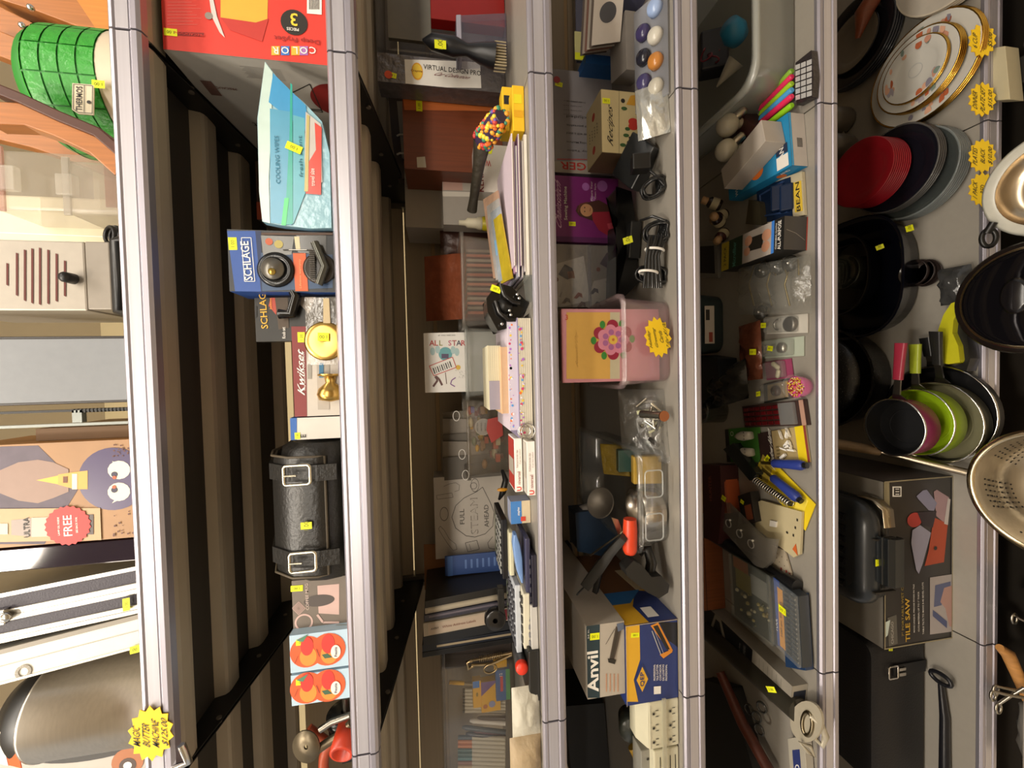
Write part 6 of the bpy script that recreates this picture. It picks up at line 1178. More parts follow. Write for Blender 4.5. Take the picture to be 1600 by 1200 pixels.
# maroon lozenge pack
def pr(b, F, T, L_):
    b.rect(T, 0, 0, 1, 1, paper('#3a2622'), 1); b.rect(T, .0, .02, 1, .08, paper('#b08a78'), 2)
    for i in range(4):
        for j in range(6): b.slab(T, .004, mat('#5a1418', .15), .08+i*.22, .38+j*.1, .24+i*.22, .46+j*.1, .004)
    b.slab(T, .010, clear('#d8dcdc', .4, .08), .05, .12, .95, .33, .012)
fb('lozenge_pack', 'flat maroon pack with rows of dark red cells and a clear end', 'blister pack', (1268, 664), (1262, 624), (1168, 668), z5, .008, paper('#3a2622'), pr)
# dark jars and bags behind
for k, (px, py, r) in enumerate(((1112, 640, .030), (1140, 645, .026))):
    m = M(); c = at(px, py, .3); c.z = z5; m.lathe(c, (0, 0, 1), [(0, 0), (r, 0), (r, .06), (r*1.03, .062), (r*1.03, .066), (r*.95, .066), (r*.93, .01), (0, .01)], clear('#5a6058', .5, .08), 28); m.build('glass_jar', None, ['smoky glass jar deep on the fifth shelf behind the maroon pack', 'smaller smoky glass jar in front of the other jar'][k], cat='jar')
G = flatF((1170, 622), (1165, 560), (1112, 640), z5+.04); crumple('dark_hardware_bag', 'grey clear bag of dark parts behind the copper bag', 'bag', Face(G.O, G.U, G.W), .05, mat('#2a2926', .15, 0, 'crinkle', .5, 40), 57, .010, 10)
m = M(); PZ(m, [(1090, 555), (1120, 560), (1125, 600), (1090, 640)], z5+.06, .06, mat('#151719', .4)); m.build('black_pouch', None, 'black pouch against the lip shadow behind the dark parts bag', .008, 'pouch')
# green bulb card and window parts card
F = flatF((1190, 722), (1186, 665), (1136, 722), z5+.004); t = thing('bulb_card', 'green card holding two white candle bulbs', 'card', F.O)
m = M(); m.slab(F, .003, paper('#3f7a2c')); m.rect(F, 0, .88, 1, 1, INK, 1); m.disc(F, .85, .78, .006, WHT, 2, r0=.8); m.build('backing_card', t)
for a in (.28, .75):
    m = M(); m.lathe(F.p(a, .16, 20), F.W, [(.0, 0), (.010, 0), (.0115, .016), (.013, .03), (.010, .045), (.003, .06), (0, .061)], mat('#c4beb0', .25), 20); [m.disc(Face(F.O+P(0, 0, .0185), F.U, F.W), a+(j-1)*.09, .24, .0016, INK, 6, 8) for j in range(3)]; m.build('candle_bulb', t)
F = flatF((1266, 722), (1258, 664), (1190, 728), z5+.004); t = thing('window_parts_card', 'card lettered Window with white plastic parts over a yellow band', 'card', F.O)
m = M(); m.slab(F, .003, paper('#a89468')); m.rect(F, 0, .68, 1, 1, paper('#2e1d1c'), 1); m.rect(F, 0, .04, 1, .2, paper('#e2c81c'), 1); m.rect(F, 0, 0, 1, .04, paper('#8a3a30'), 1); m.txt(F, 'Window Alarm', .48, .73, .011, WHT, 0, .10, 3, 1, .15); [m.rect(F, .08+i*.1, .55, .14+i*.1, .62, paper('#7a6a44'), 2) for i in range(5)]; m.build('backing_card', t)
m = M()
for k in range(9):
    a, bb = rnd.uniform(.15, .85), rnd.uniform(.24, .48); d = P(rnd.uniform(-1, 1), rnd.uniform(-1, 1), 0).normalized()*.009; p = F.p(a, bb, 12); m.hexa([p+x for x in (-d, d, d+P(.004, .004, 0), -d+P(.004, .004, 0), -d+P(0, 0, .006), d+P(0, 0, .006), d+P(.004, .004, .006), -d+P(.004, .004, .006))], WHT)
m.build('plastic_parts', t); tag(t, F, .2, .84, .018, .012, -50, 6)
# blue handled tools
def handle(name, label, a, b_, n, c='#2a3a86', extra=None):
    t = thing(name, label, 'tool', a); m = M(); m.tube([a, a.lerp(b_, .06), a.lerp(b_, .5), a.lerp(b_, .9), b_], [.006, .010, .0105, .012, .009], mat(c, .35), 16); m.build('blue_grip', t)
    m = M(); d = (b_-a).normalized(); m.tube([b_, b_+d*.008], .0065, BLK, 12); m.tube([a, a-d*.03], .004, metal('#a89a60', .3), 10); m.build('steel_end', t); return t
a, b_ = atz(1207, 724, z5+.024), atz(1256, 727, z5+.016); handle('blue_grip_driver', 'blue gripped tool lying straight along the window parts card', a, b_, 0)
F = corners((1262, 832, .045), (1275, 792, .03), (1176, 770, .2)); F = flatF((1258, 829), (1274, 788), (1180, 742), z5+.004); m = M(); m.slab(F, .002, paper('#e2c61c')); m.rect(F, .1, .1, .9, .25, paper('#f0d84a'), 1); m.rect(F, .1, .75, .9, .98, paper('#a8923a'), 1); m.txt(F, 'Dual', .3, .9, .012, INK, 0, .03, 3, .6); m.build('yellow_card', None, 'bright yellow backing card lying diagonally under the blue grips', 0, 'card')
a, b_ = atz(1206, 745, z5+.022), atz(1248, 780, z5+.020); t = handle('spring_grip_tool', 'blue gripped tool with a long zebra-like spring on the yellow card', a, b_, 0)
m = M(); s0, s1 = atz(1180, 750, z5+.024), atz(1236, 788, z5+.018); d = (s1-s0); x = d.normalized().cross(P(0, 0, 1)).normalized(); zz = x.cross(d.normalized()); NT = 17
m.tube([s0+d*(i/(NT*10))+x*(.0085*math.cos(2*PI*i/10))+zz*(.0085*math.sin(2*PI*i/10)) for i in range(NT*10)], .0016, metal('#d0ccc4', .25), 6); m.tube([s0, s1], .0055, plast('#22211f'), 10); m.build('coil_spring', t)
# dark blister, orange packages
F = flatF((1172, 748), (1140, 694), (1152, 752), z5+.02); m = M(); PZ(m, [(1130, 702), (1146, 692), (1182, 740), (1172, 752)], z5+.026, .02, mat('#232624', .15)); m.build('smoked_blister', None, 'smoked dark blister lying diagonally over the green bulb card', .004, 'blister pack')
def pr(b, F, T, L_): b.rect(T, .1, .1, .5, .5, paper('#7a6a58'), 1); b.rect(F, .1, .1, .9, .9, paper('#a8502a'), 1)
fb('orange_parts_box', 'orange-brown box with grey panels behind the blue grip tools', 'box', (1160, 800), (1152, 730), (1118, 800), z5, .045, paper('#8f4426'), pr)
m = M(); PZ(m, [(1098, 725), (1125, 728), (1128, 790), (1122, 850), (1100, 840)], z5+.055, .055, mat('#3a1a1a', .4)); G = flatF((1120, 790), (1118, 735), (1102, 790), z5+.056); m.txt(G, 'HUNTER', .5, .5, .012, paper('#8a4a3a'), 0, .07, 1, 0); m.build('maroon_parts_box', None, 'dark maroon box behind the orange-brown one', .002, 'box')
tag(bpy.data.objects['maroon_parts_box'], G, .2, -.6, .018, .013, 60)
F = flatF((1180, 815), (1172, 768), (1160, 820), z5+.03); m = M(); m.slab(F, .025, paper('#1f1a18')); m.rect(F, .1, .1, .6, .6, paper('#8a4a30'), 1); m.build('small_dark_box', None, 'small dark box with orange panel behind the switch plate', .001, 'box'); tag(bpy.data.objects['small_dark_box'], F, .75, .7, .014, .009, 50)
# wall plate
F = flatF((1250, 869), (1252, 800), (1180, 827), z5+.012); F.W = atz(1181, 832, z5+.012)-F.O; F = Face(F.O, atz(1252, 800, z5+.012)-F.O, atz(1180, 828, z5+.012)-F.O)
q = [(1253, 800), (1250, 866), (1240, 871), (1180, 825), (1181, 785), (1190, 782)]
t = thing('wall_plate', 'ivory wall plate with toggle slot and screws in its sleeve', 'wall plate', atz(1215, 825, z5)); m = M(); PZ(m, q, z5+.012, .006, plast('#bdb08c')); m.build('plate', t, bev=.002)
m = M(); G = Face(atz(1215, 825, z5+.0125), P(.02, 0, 0), P(0, .02, 0)); PZ(m, [(1203, 813), (1213, 815), (1212, 824), (1202, 822)], z5+.016, .004, WHT); [m.disc(Face(atz(x, y, z5+.0125), P(.01, 0, 0), P(0, .01, 0)), 0, 0, .003, INK, 1) for x, y in ((1183, 804), (1230, 832))]; m.build('toggle', t)
m = M(); PZ(m, [(1243, 850), (1246, 868), (1238, 858)], z5+.014, .001, paper('#c8602a')); [m.rect(Face(atz(1247-i*3, 815+i*12, z5+.0125), P(.006, 0, 0), P(0, .004, 0)), 0, 0, 1, 1, INK, 1) for i in range(3)]; m.build('printed_corner', t)
# ring strip
q = [(1122, 790), (1135, 785), (1190, 840), (1212, 843), (1205, 878), (1192, 888), (1180, 884), (1118, 815)]
t = thing('ring_strip', 'grey clear strip with four moulded rings lying diagonally', 'blister pack', atz(1160, 830, z5)); m = M(); PZ(m, q, z5+.045, .010, clear('#9a958c', .9, .12)); m.build('strip_body', t, bev=.004)
for x, y in ((1122, 802), (1138, 818), (1155, 834), (1173, 850)):
    m = M(); c = atz(x, y, z5+.047); m.tube([c+P(.010*math.cos(u), .010*math.sin(u), 0) for u in [2*PI*i/18 for i in range(18)]], .0014, clear('#d8d4cc', .9, .1), 6, True); m.ball(c+P(.012, -.008, .001), .003, mat('#e8e4d8', .1), 8); m.build('moulded_ring', t)
q = [(1205, 852), (1226, 860), (1236, 895), (1236, 902), (1208, 885)]; m = M(); PZ(m, q, z5+.006, .004, paper('#a89c88')); [m.disc(Face(atz(x, y, z5+.0063), P(.01, 0, 0), P(0, .01, 0)), 0, 0, .0012, INK, 1, 8) for x, y in ((1215, 865), (1222, 870), (1218, 878), (1226, 884), (1230, 875), (1214, 872), (1226, 892))]; [m.rect(Face(atz(x, y, z5+.0063), P(.007, 0, 0), P(0, .004, 0)), 0, 0, 1, 1, paper('#8a2a22'), 1) for x, y in ((1222, 892), (1230, 896), (1235, 900))]; m.build('punched_card', None, 'beige punched card with small red corners beside the ring strip', 0, 'card')
# torch
m = M(); a, b_ = atz(1115, 838, z5+.03), atz(1246, 916, z5+.016); m.tube([a, a.lerp(b_, .3), a.lerp(b_, .32), a.lerp(b_, .86), a.lerp(b_, .88), b_], [.016, .016, .012, .012, .015, .015], mat('#151516', .35), 18); m.build('black_torch', None, 'long black cylindrical torch lying diagonally before the bit sets', cat='torch')
# brown book-like box, cases
fb('brown_wood_box', 'reddish brown wooden box at the back of the fifth shelf', 'box', (1134, 950), (1128, 838), (1098, 948), z5, .085, mat('#7a4424', .45, 0, 'wood'), lambda b, F, T, L_: b.line(F, [(0, .7), (1, .7)], .002, mat('#3a1d10', .5), 2))
# bit packs
fb('navy_bit_case', 'navy plastic bit case with clear lid full of steel bits', 'case', (1272, 1046), (1264, 926), (1240, 1040), z5, .022, mat('#1d3557', .35))
F = flatF((1256, 1038), (1252, 915), (1196, 985), z5+.036); F = Face(atz(1256, 1043, z5+.036), atz(1254, 934, z5+.036)-atz(1256, 1043, z5+.036), atz(1222, 1012, z5+.036)-atz(1256, 1043, z5+.036))
F = Face(atz(1254, 1044, z5+.034), atz(1248, 932, z5+.034)-atz(1254, 1044, z5+.034), atz(1206, 998, z5+.034)-atz(1254, 1044, z5+.034))
t = thing('bit_set', 'boxed set of steel driver bits under clear plastic with orange label', 'tool set', F.O); m = M(); m.slab(F, .025, mat('#30353a', .4)); m.rect(F, 0, .62, 1, .86, paper('#24489a'), 1); m.rect(F, .02, .52, .9, .70, paper('#e0981a'), 2); m.txt(F, '100 pc bit set', .45, .61, .007, INK, 0, .08, 4, 0); m.txt(F, 'TOOL', .3, .8, .010, WHT, 0, .03, 4, .5); m.build('set_tray', t)
for i in range(14):
    m = M(); [m.cyl(F.p(.05+i*.068, b0, 14), F.p(.05+i*.068, b0+.16, 14), .0026, metal('#c8c8c6', .2), n=8) for b0 in (.05, .26)]; m.build('driver_bit', t)
m = M(); m.slab(Face(F.O+P(0, 0, .010), F.U, F.W*.98), .009, clear('#dfe6ea', .25, .05)); m.build('clear_lid', t, bev=.002); tag(t, Face(F.O+P(0, 0, .0105), F.U, F.W), .66, .42, .02, .016, 90)
F = Face(atz(1212, 1010, z5+.04), atz(1205, 900, z5+.04)-atz(1212, 1010, z5+.04), atz(1148, 960, z5+.04)-atz(1212, 1010, z5+.04))
t = thing('bristle_pack', 'clear pack of small yellowish parts with a white leaflet behind the bit set', 'pack', F.O); m = M(); m.slab(F, .03, mat('#2f3029', .5)); m.rect(F, .55, .1, .85, .5, paper('#a8a6a4'), 1); m.rect(F, .5, .5, .8, .9, paper('#9a8a3a'), 1); m.rect(F, .8, .55, .98, .95, paper('#b8662a'), 1)
for k in range(22): p = F.p(rnd.uniform(.05, .5), rnd.uniform(.1, .9), 4); m.ball(p, rnd.uniform(.003, .007), plast(rnd.choice(['#a89a60', '#7a6a3a', '#b8b090', '#4a4a30'])), 8)
m.build('pack_contents', t); m = M(); m.slab(Face(F.O+P(0, 0, .010), F.U, F.W), .009, clear('#cfd4cc', .3, .08)); m.build('clear_lid', t, bev=.003)
# long carton
def pr(b, F, T, L_):
    b.rect(T, 0, 0, 1, 1, paper('#8f887c'), 1); b.rect(T, .04, .36, .96, 1, mat('#10131a', .35), 2); b.poly(T, [(.04, .62), (.96, .72), (.96, .80), (.04, .86)], paper('#8f887c'), 3); b.poly(T, [(.15, .67), (.8, .735), (.8, .785), (.15, .82)], mat('#10131a', .35), 4); b.txt(T, 'METAL SHEARS', .5, .44, .008, paper('#8a8a8a'), 0, .05, 4, .3); b.txt(T, 'heavy duty', .5, .49, .006, paper('#8a8a8a'), 0, .04, 4, .2)
    for i in range(6): b.line(T, [(.1, .08+i*.04), (.9, .09+i*.04)], .0005, INK, 2)
    b.rect(F, 0, 0, 1, 1, paper('#a39c8e'), 1); b.rect(F, .45, .1, .8, .9, paper('#1c2230'), 2)
fb('long_black_white_box', 'long narrow black and white carton running back into the fifth shelf', 'box', (1258, 1112), (1262, 1068), (1112, 968), z5, .04, paper('#8f887c'), pr)
# olive tube and clamps
m = M(); a, b_ = atz(1248, 1110, z5+.03), atz(1105, 985, z5+.04); b_.y = min(b_.y, .55); m.tube([a, b_], .026, mat('#2d2a22', .4), 24); m.build('dark_tube_tool', None, 'dark olive tube lying beside the long narrow carton', cat='tube'); tag(bpy.data.objects['dark_tube_tool'], Face(atz(1212, 1088, z5+.058), P(.02, 0, 0), P(0, .018, .006)), .5, .5, .022, .012, -60)
t = thing('pipe_clamp', 'pale cast clamp with an oval jaw hanging over the fifth shelf lip', 'clamp', at(1270, 1135, -.01)); PC = mat('#b3ab98', .35, .2)
c = at(1252, 1128, -.005); m = M(); N_ = 26; o_, i_ = [], []
F = Face(at(1262, 1160, -.018), at(1262, 1095, -.012)-at(1262, 1160, -.018), at(1230, 1128, .03)-at(1262, 1128, -.015))
m.prism(Face(F.O, F.U, F.W), [(.5+.5*math.cos(2*PI*k/N_), .1+.75*math.sin(2*PI*k/N_)) for k in range(N_)], .006, PC); m.build('jaw_plate', t, bev=.001)
m = M(); Gc = F.p(.45, .0, 3); m.tube([Gc+F.u*(.024*math.cos(u))+F.v*(.014*math.sin(u)) for u in [2*PI*k/24 for k in range(24)]], .004, metal('#8a7f68', .3), 8, True); m.build('inner_ring', t)
m = M(); m.tube([at(1266, 1118, -.02), at(1282, 1130, -.035), at(1290, 1150, -.035), at(1285, 1165, -.03), at(1270, 1150, -.02)], [.006, .007, .007, .006, .005], PC, 10); m.build('hook_jaw', t)
m = M(); m.tube([at(1250, 1160, -.01), at(1262, 1175, -.02), at(1272, 1182, -.02), at(1266, 1166, -.02)], .004, PC, 8, True); m.build('lower_loop', t)
F = upright(1232, 1272, 1152, 1230, .02, z5); F = flatF((1262, 1230), (1256, 1150), (1236, 1230), z5+.022); m = M(); m.slab(F, .02, paper('#a8a294')); m.rect(F, .0, .3, .75, .75, paper('#28336a'), 1); m.disc(F, .38, .52, .008, WHT, 2, r0=.7); m.build('white_blue_box', None, 'white box with a navy band and ring mark under the clamp', .001, 'box')
m = M(); a, b_, c_ = atz(1125, 1050, z5+.05), atz(1160, 1130, z5+.04), atz(1205, 1210, z5+.03); m.tube([a, b_, c_], [.012, .014, .014], mat('#5a2a1c', .45, 0, 'wood'), 12); m.build('brown_tool_handle', None, 'dark reddish wooden tool handle in the shadow at the shelf end', cat='handle tool')
for k, (px, py) in enumerate(((1190, 1105), (1170, 1108), (1182, 1120), (1186, 1140))):
    m = M(); c = atz(px, py, z5+.045); m.tube([c+P(.012*math.cos(u), .010*math.sin(u), .004*math.sin(u)) for u in [2*PI*i/16 for i in range(16)]], .0025, mat('#3a3834', .2, .5), 6, True); m.build('dark_ring', None, 'dark steel ring in the shadowed tool heap', cat='ring', group='dark steel rings at the shelf end')
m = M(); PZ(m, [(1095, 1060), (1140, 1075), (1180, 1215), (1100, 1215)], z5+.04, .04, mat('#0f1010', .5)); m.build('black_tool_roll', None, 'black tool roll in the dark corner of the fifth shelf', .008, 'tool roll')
# ------------------------------------------------------------------ sixth shelf
z6 = DECK[6]+.001
def floral(m, q, r, dp, seed):
    rnd = random.Random(seed); n = q.z+dp*.6
    for cl_ in range(3):
        a = rnd.uniform(0, 2*PI); 
        for k in range(7):
            aa = a+rnd.uniform(-.5, .5); rr_ = r*rnd.uniform(.68, .9); zz = q.z+dp*(rr_/r-.62)/.38+.0032; p = P(q.x+rr_*math.cos(aa), q.y+rr_*math.sin(aa), zz)
            m.disc(Face(p, P(.01, 0, 0), P(0, .01, 0)), 0, 0, rnd.uniform(.006, .014), mat(rnd.choice(['#7f7a86', '#b88670', '#74847a', '#9a9298', '#c89a80', '#a85a3a']), .25), k*.5, 12, ry=rnd.uniform(.003, .008))
    m.disc(Face(P(q.x, q.y, q.z+.0036), P(.01, 0, 0), P(0, .01, 0)), 0, 0, r*.22, mat('#a8a8a8', .25), 0, 24, r0=.92)
def stack(name, cat, group, c, specs, z0, deco={}):
    """plates piled: (radius, depth, step, material, rim material, label)"""
    z = z0; out = []
    for i_, (r, dp, st, mt, rim, lab) in enumerate(specs):
        t = thing(name, lab, cat, P(c[0], c[1], z), group); m = M(); q = P(c[0], c[1], z)
        m.lathe(q, (0, 0, 1), [(0, .0), (r*.55, 0), (r*.62, .002), (r*.985, dp-.001)], mt, 48); m.lathe(q, (0, 0, 1), [(r, dp), (r*.97, dp+.0012), (r*.66, .0045), (r*.6, .003), (0, .003)], mt, 48)
        if i_ in deco: floral(m, q, r, dp, deco[i_])
        m.build('plate_body', t)
        m = M(); m.lathe(q, (0, 0, 1), [(r*.985, dp-.0012), (r+.0015, dp-.0002), (r*.992, dp+.0016), (r*.965, dp+.0008)], rim, 48); m.build('rim', t); out.append((t, q, r, dp)); z += st
    return out, z
GOLD = metal('#e0b050', .2); FLW = mat('#bdbab2', .18, 0, '', .06, 8)
lb = 'gold-rimmed white floral plate in the big tiered china stack'
sp = [(.122, .016, .0055, FLW, GOLD, lb)]*3+[(.092, .012, .005, FLW, GOLD, lb)]*4+[(.072, .010, .0045, FLW, GOLD, lb)]*2
pl, zt = stack('floral_plate', 'plate', 'gold-rimmed floral plates', (.795, .098), [(r, d, s_, a, b, lb) for r, d, s_, a, b, l in sp], z6, {2: 1, 6: 2, 8: 3})
pl, _ = stack('cream_plate', 'plate', 'cream oval plates beyond the floral stack', (1.03, .02), [(.13, .018, .007, mat('#a8a094', .3), mat('#b8ae9c', .3), 'cream plate in the stack beyond the gold-rimmed china')]*4, z6)
m = M(); m.lathe(P(1.02, .0, z6+.045), (0, 0, 1), [(0, 0), (.035, 0), (.06, .014), (.064, .016), (.06, .017), (.034, .004), (0, .004)], mat('#b5aea4', .3), 36); m.build('white_saucer', None, 'white saucer set on the cream plates', cat='saucer')
m = M(); m.tube([atz(1375, -20, z6+.05), atz(1350, 20, z6+.07), atz(1340, 60, z6+.06)], [.02, .022, .006], mat('#7a3f26', .4, 0, 'wood'), 14); m.build('wooden_scoop', None, 'brown wooden scoop lying on the cream plates', cat='scoop')
pl, _ = stack('black_plate', 'plate', 'black plates with pale centres', (.99, .26), [(.115, .016, .008, mat('#17161a', .2), mat('#3a3a3e', .15), 'black dinner plate in the stack tucked behind the floral china')]*4+[(.075, .012, .008, mat('#6a6052', .4), mat('#17161a', .2), 'black dinner plate in the stack tucked behind the floral china')], z6)
for k, (px, py) in enumerate(((1312, 190), (1315, 232))):
    t = thing('stoneware_mug', ['grey-brown mug beside the black plate stack', 'grey-brown mug between the other mug and red plates'][k], 'mug', atz(px, py, z6)); c = atz(px, py, z6+.02); c.y = min(c.y, .42); c.z = z6
    m = M(); m.lathe(c, (0, 0, 1), [(0, 0), (.034, 0), (.038, .01), (.038, .085), (.035, .085), (.033, .01), (0, .008)], mat('#5a534a', .35), 28); m.build('mug_body', t); m = M(); a = c+P(-.038, -.01, .045); m.tube([a+P(-.02*math.sin(u), -.008*math.sin(u), .025*math.cos(u)) for u in [i*PI/10 for i in range(11)]], .004, mat('#6a645a', .35), 8); m.build('handle', t)
REDP = mat('#8f1420', .3)
gl, zg = stack('glass_plate', 'plate', 'clear glass plates', (.545, .115), [(.108, .012, .006, clear('#6f7674', .5, .06), clear('#b8c0c0', .9, .05), 'clear glass plate at the bottom of the pile under the black and red plates')]*6, z6)
bl_, zb = stack('dark_patterned_plate', 'plate', 'dark plates under the red ones', (.565, .135), [(.105, .014, .006, mat('#131219', .15), mat('#4a4846', .2), 'black patterned plate sandwiched between glass and red plates')]*4, zg)
rd, zr = stack('red_plate', 'plate', 'red plates', (.572, .172), [(.084, .012, .0062, REDP, REDP, 'matt red plate in the tall red pile')]*9, zb)
# price stars on the sixth lip
for k, (py, lines, lab) in enumerate(((65, ['6 CUP', 'SAUCER', '$5.00'], 'yellow star sign with handwriting, furthest along the lip past the china'), (157, ['DINNER', 'PLATE SET', '$15.00'], 'yellow star sign at the shelf joint below the floral plates'), (245, ['PLATES', 'BLACK', '$10.00'], 'yellow star sign with handwriting near the red plates'), (297, ['1 PACK', 'RED', '$8.00'], 'yellow star sign overlapped by the steel rimmed bowl'))):
    a = at(1530, py, -.014); pricestar(Face(P(a.x, -.0155, z6-.012), P(1, 0, 0), P(0, .52, .85)) if 0 else Face(a+P(0, -.004, -.002), P(.1, 0, 0), P(0, .02, .098)), 0, 0, .031, 'star_price_sign', lab, lines, 0, None, .010, 1.25)
# roasting pans
def pan(name, label, c, rx, ry, h, mt, z0, n=40, sq=.6, wall=.003, rim=.006, extra=None):
    t = thing(name, label, 'pan', P(c[0], c[1], z0))
    def rg(s_, z, o=0):
        out = []
        for i in range(n):
            u = 2*PI*i/n; cu, su = math.cos(u), math.sin(u); out.append(P(c[0]+(rx*s_+o)*math.copysign(abs(cu)**sq, cu), c[1]+(ry*s_+o)*math.copysign(abs(su)**sq, su), z0+z))
        return out
    m = M(); m.ring([rg(.86, 0), rg(.93, .008), rg(1, h)], mt, True, True, False); m.ring([rg(1, h, rim), rg(1, h+.002, 0), rg(.92, .010, -wall), rg(.85, .004, -wall)], mt, True, False, True); m.ring([rg(1, h), rg(1, h, rim)], mt, False, False, False); m.build('pan_body', t); return t
ENM = mat('#0c0d16', .18); 
a = atz(1370, 440, z6+.07)
roast = pan('enamel_roaster', 'dark navy enamel roasting pan beside the red plates', (a.x+.02, .255), .165, .15, .075, ENM, z6, sq=.7)
tag(roast, Face(atz(1427, 363, z6+.05), P(.02, 0, 0), P(0, .004, .02)), .5, .5, .015, .02, 15)
r2 = pan('black_casserole', 'glossy black casserole dish nested on the navy roaster', (a.x+.04, .29), .115, .105, .06, mat('#0b0c10', .08), z6+.02, sq=.8)
m = M(); m.lathe(P(a.x+.05, .27, z6+.03), (0, 0, 1), [(0, 0), (.045, 0), (.05, .035), (.047, .035), (.042, .004), (0, .004)], clear('#5a6458', .5, .05), 28); m.build('glass_dish', None, 'small smoky glass dish inside the black casserole', cat='dish')
tag(bpy.data.objects['glass_dish'], Face(atz(1382, 391, z6+.085), P(.02, 0, 0), P(0, .015, .01)), .5, .5, .012, .016, 15)
for k in range(3):
    m = M(); c = atz(1432+k*9, 425, z6+.02); m.lathe(P(c.x, c.y+.01, z6), (0, 0, 1), [(0, 0), (.03, 0), (.034, .02-.004*k), (.032, .02-.004*k), (.028, .003), (0, .003)], mat('#2a221f', .2), 28); m.build('brown_ramekin', None, 'small dark brown ramekin before the navy roaster', cat='ramekin', group='dark ramekins before the roaster')
SPK = mat('#12110f', .3, 0, 'speck')
sa = atz(1345, 590, z6+.06); pan('speckled_roaster', 'black speckled enamel oval roaster behind the saucepans', (sa.x, .33), .15, .16, .085, SPK, z6, sq=1.0)
m = M(); m.lathe(P(sa.x, .34, z6+.075), (0, 0, 1), [(.13, 0), (.125, .01), (.09, .03), (.04, .042), (0, .045)], SPK, 44); m.build('speckled_dome', None, 'domed black speckled lid set on the oval roaster', cat='lid')
# clear bag by lid and yellow-handled scrubber
G = flatF((1522, 472), (1518, 412), (1470, 478), z6+.03); crumple('clear_lid_bag', 'crinkled clear bag of dark parts next to the glass lid', 'bag', G, .045, mat('#3a3a3a', .12, .0, 'crinkle', .5, 40), 61, .008)
m = M(); pts = [(1502, 468), (1486, 474), (1474, 492), (1466, 515), (1462, 545), (1463, 566), (1482, 569), (1500, 566), (1497, 540), (1488, 520), (1490, 500), (1498, 486)]; PZ(m, pts, z6+.045, .035, mat('#b8b41e', .4)); t = m.build('yellow_scrubber', None, 'yellow curved plastic body with black base lying before the glass lid', .006, 'scrubber'); 
m = M(); PZ(m, [(1500, 490), (1493, 503), (1500, 540), (1506, 568), (1482, 574), (1510, 580), (1516, 560), (1510, 520)], z6+.03, .028, BLK); m.build('black_base', t)
# saucepans
def saucepan(name, label, c, r, h, outer, inner, hd, hc, lean, z0, rimm=None, tg=None):
    """hd: end point of the handle"""
    t = thing(name, label, 'saucepan', c); A = V3(lean).normalized(); m = M(); m.lathe(c, A, [(0, 0), (r*.9, 0), (r*.96, .006), (r, h)], outer, 44); m.build('outer_wall', t)
    m = M(); m.lathe(c, A, [(r, h), (r-.002, h+.001), (r-.004, h-.002), (r*.93, .012), (r*.9, .008)], inner, 44); m.lathe(c, A, [(r*.9, .008), (r*.5, .0075), (0, .0075)], inner, 44); m.lathe(c, A, [(r*.62, .0082), (r*.6, .0088), (r*.58, .0082)], inner, 44); m.lathe(c, A, [(r+.0005, h-.001), (r+.001, h+.001), (r-.002, h+.0018)], rimm or CHR, 44); m.build('inner_lining', t)
    hd = V3(hd); base = c+A*h; d = (hd-base); d2 = d-A*d.dot(A); s_ = base+d2.normalized()*r; k = s_.lerp(hd, .35); st = d2.normalized(); side = A.cross(st)
    m = M(); m.ring([[p+side*w1+A*h1 for w1, h1 in ((-w, -.002), (w, -.002), (w, .002), (-w, .002))] for p, w in ((s_-A*.01, .016), (s_+st*.012, .008), (k, .007))], metal('#8a8680', .3), False); m.build('handle_bracket', t)
    m = M(); m.ring([[p+side*w1+A*h1 for w1, h1 in rpts(-w, w, -.006, .006, .004, 2)] for p, w in ((k, .010), (k.lerp(hd, .5), .011), (hd, .0125))], hc, True); m.disc(Face(hd+(k-hd).normalized()*.016+A*.0062, side*.01, (hd-k).normalized()*.01), 0, 0, .004, INK, 1, 12, ry=.007)
    hh = m.build('pan_handle', t)
    if tg: p = k.lerp(hd, tg); tag(t, Face(p+A*.0068-side*.01-(hd-k).normalized()*.01, side*.02, (hd-k).normalized()*.02), .5, .5, .015, .02, 0)
    return t
cS = P(-.105, .075, z6+.001)
dp_ = P(-.05, .045, z6+.001)
saucepan('dark_skillet', 'dark non-stick skillet at the bottom of the nested pans', P(-.066, .062, z6+.001), .118, .03, mat('#1b1a1a', .3), mat('#121214', .3), atz(1446, 528, .40), mat('#1a1a1a', .35), (0, 0, 1), 0)
saucepan('steel_skillet', 'stainless steel skillet with a black handle under the coloured saucepans', P(-.087, .058, z6+.010), .100, .036, mat('#a09b80', .32, .7), mat('#948f72', .34, .55), atz(1462, 518, .44), mat('#1c1b1a', .35), (0, .0, 1), 0)
cg = P(-.085, .063, z6+.048)
saucepan('lime_saucepan', 'lime green saucepan nested beneath the magenta one', cg, .082, .045, mat('#9ab81a', .3), mat('#8fae18', .3), atz(1430, 538, .455), mat('#8f9a26', .4), (0, .0, 1), 0, None, .5)
saucepan('magenta_saucepan', 'magenta saucepan with black lining on top of the nested pans', P(-.096, .070, z6+.0955), .070, .052, mat('#8f2a5c', .25), mat('#0c0c0f', .5), atz(1408, 536, .508), mat('#8f2438', .4), (0, .0, 1), 0, None, .55)
# wooden handled rod
m = M(); a, b_, c_ = atz(1300, 692, z6+.2), atz(1375, 705, z6+.12), atz(1510, 738, z6+.035); a.y = min(a.y, .5); m.tube([a, b_], [.014, .012], mat('#7a6448', .5, 0, 'wood'), 12); m.tube([b_, c_], .009, metal('#b0a490', .3), 12); m.build('long_handled_tool', None, 'long steel tool with pale wooden grip lying beside the tile saw carton', cat='tool')
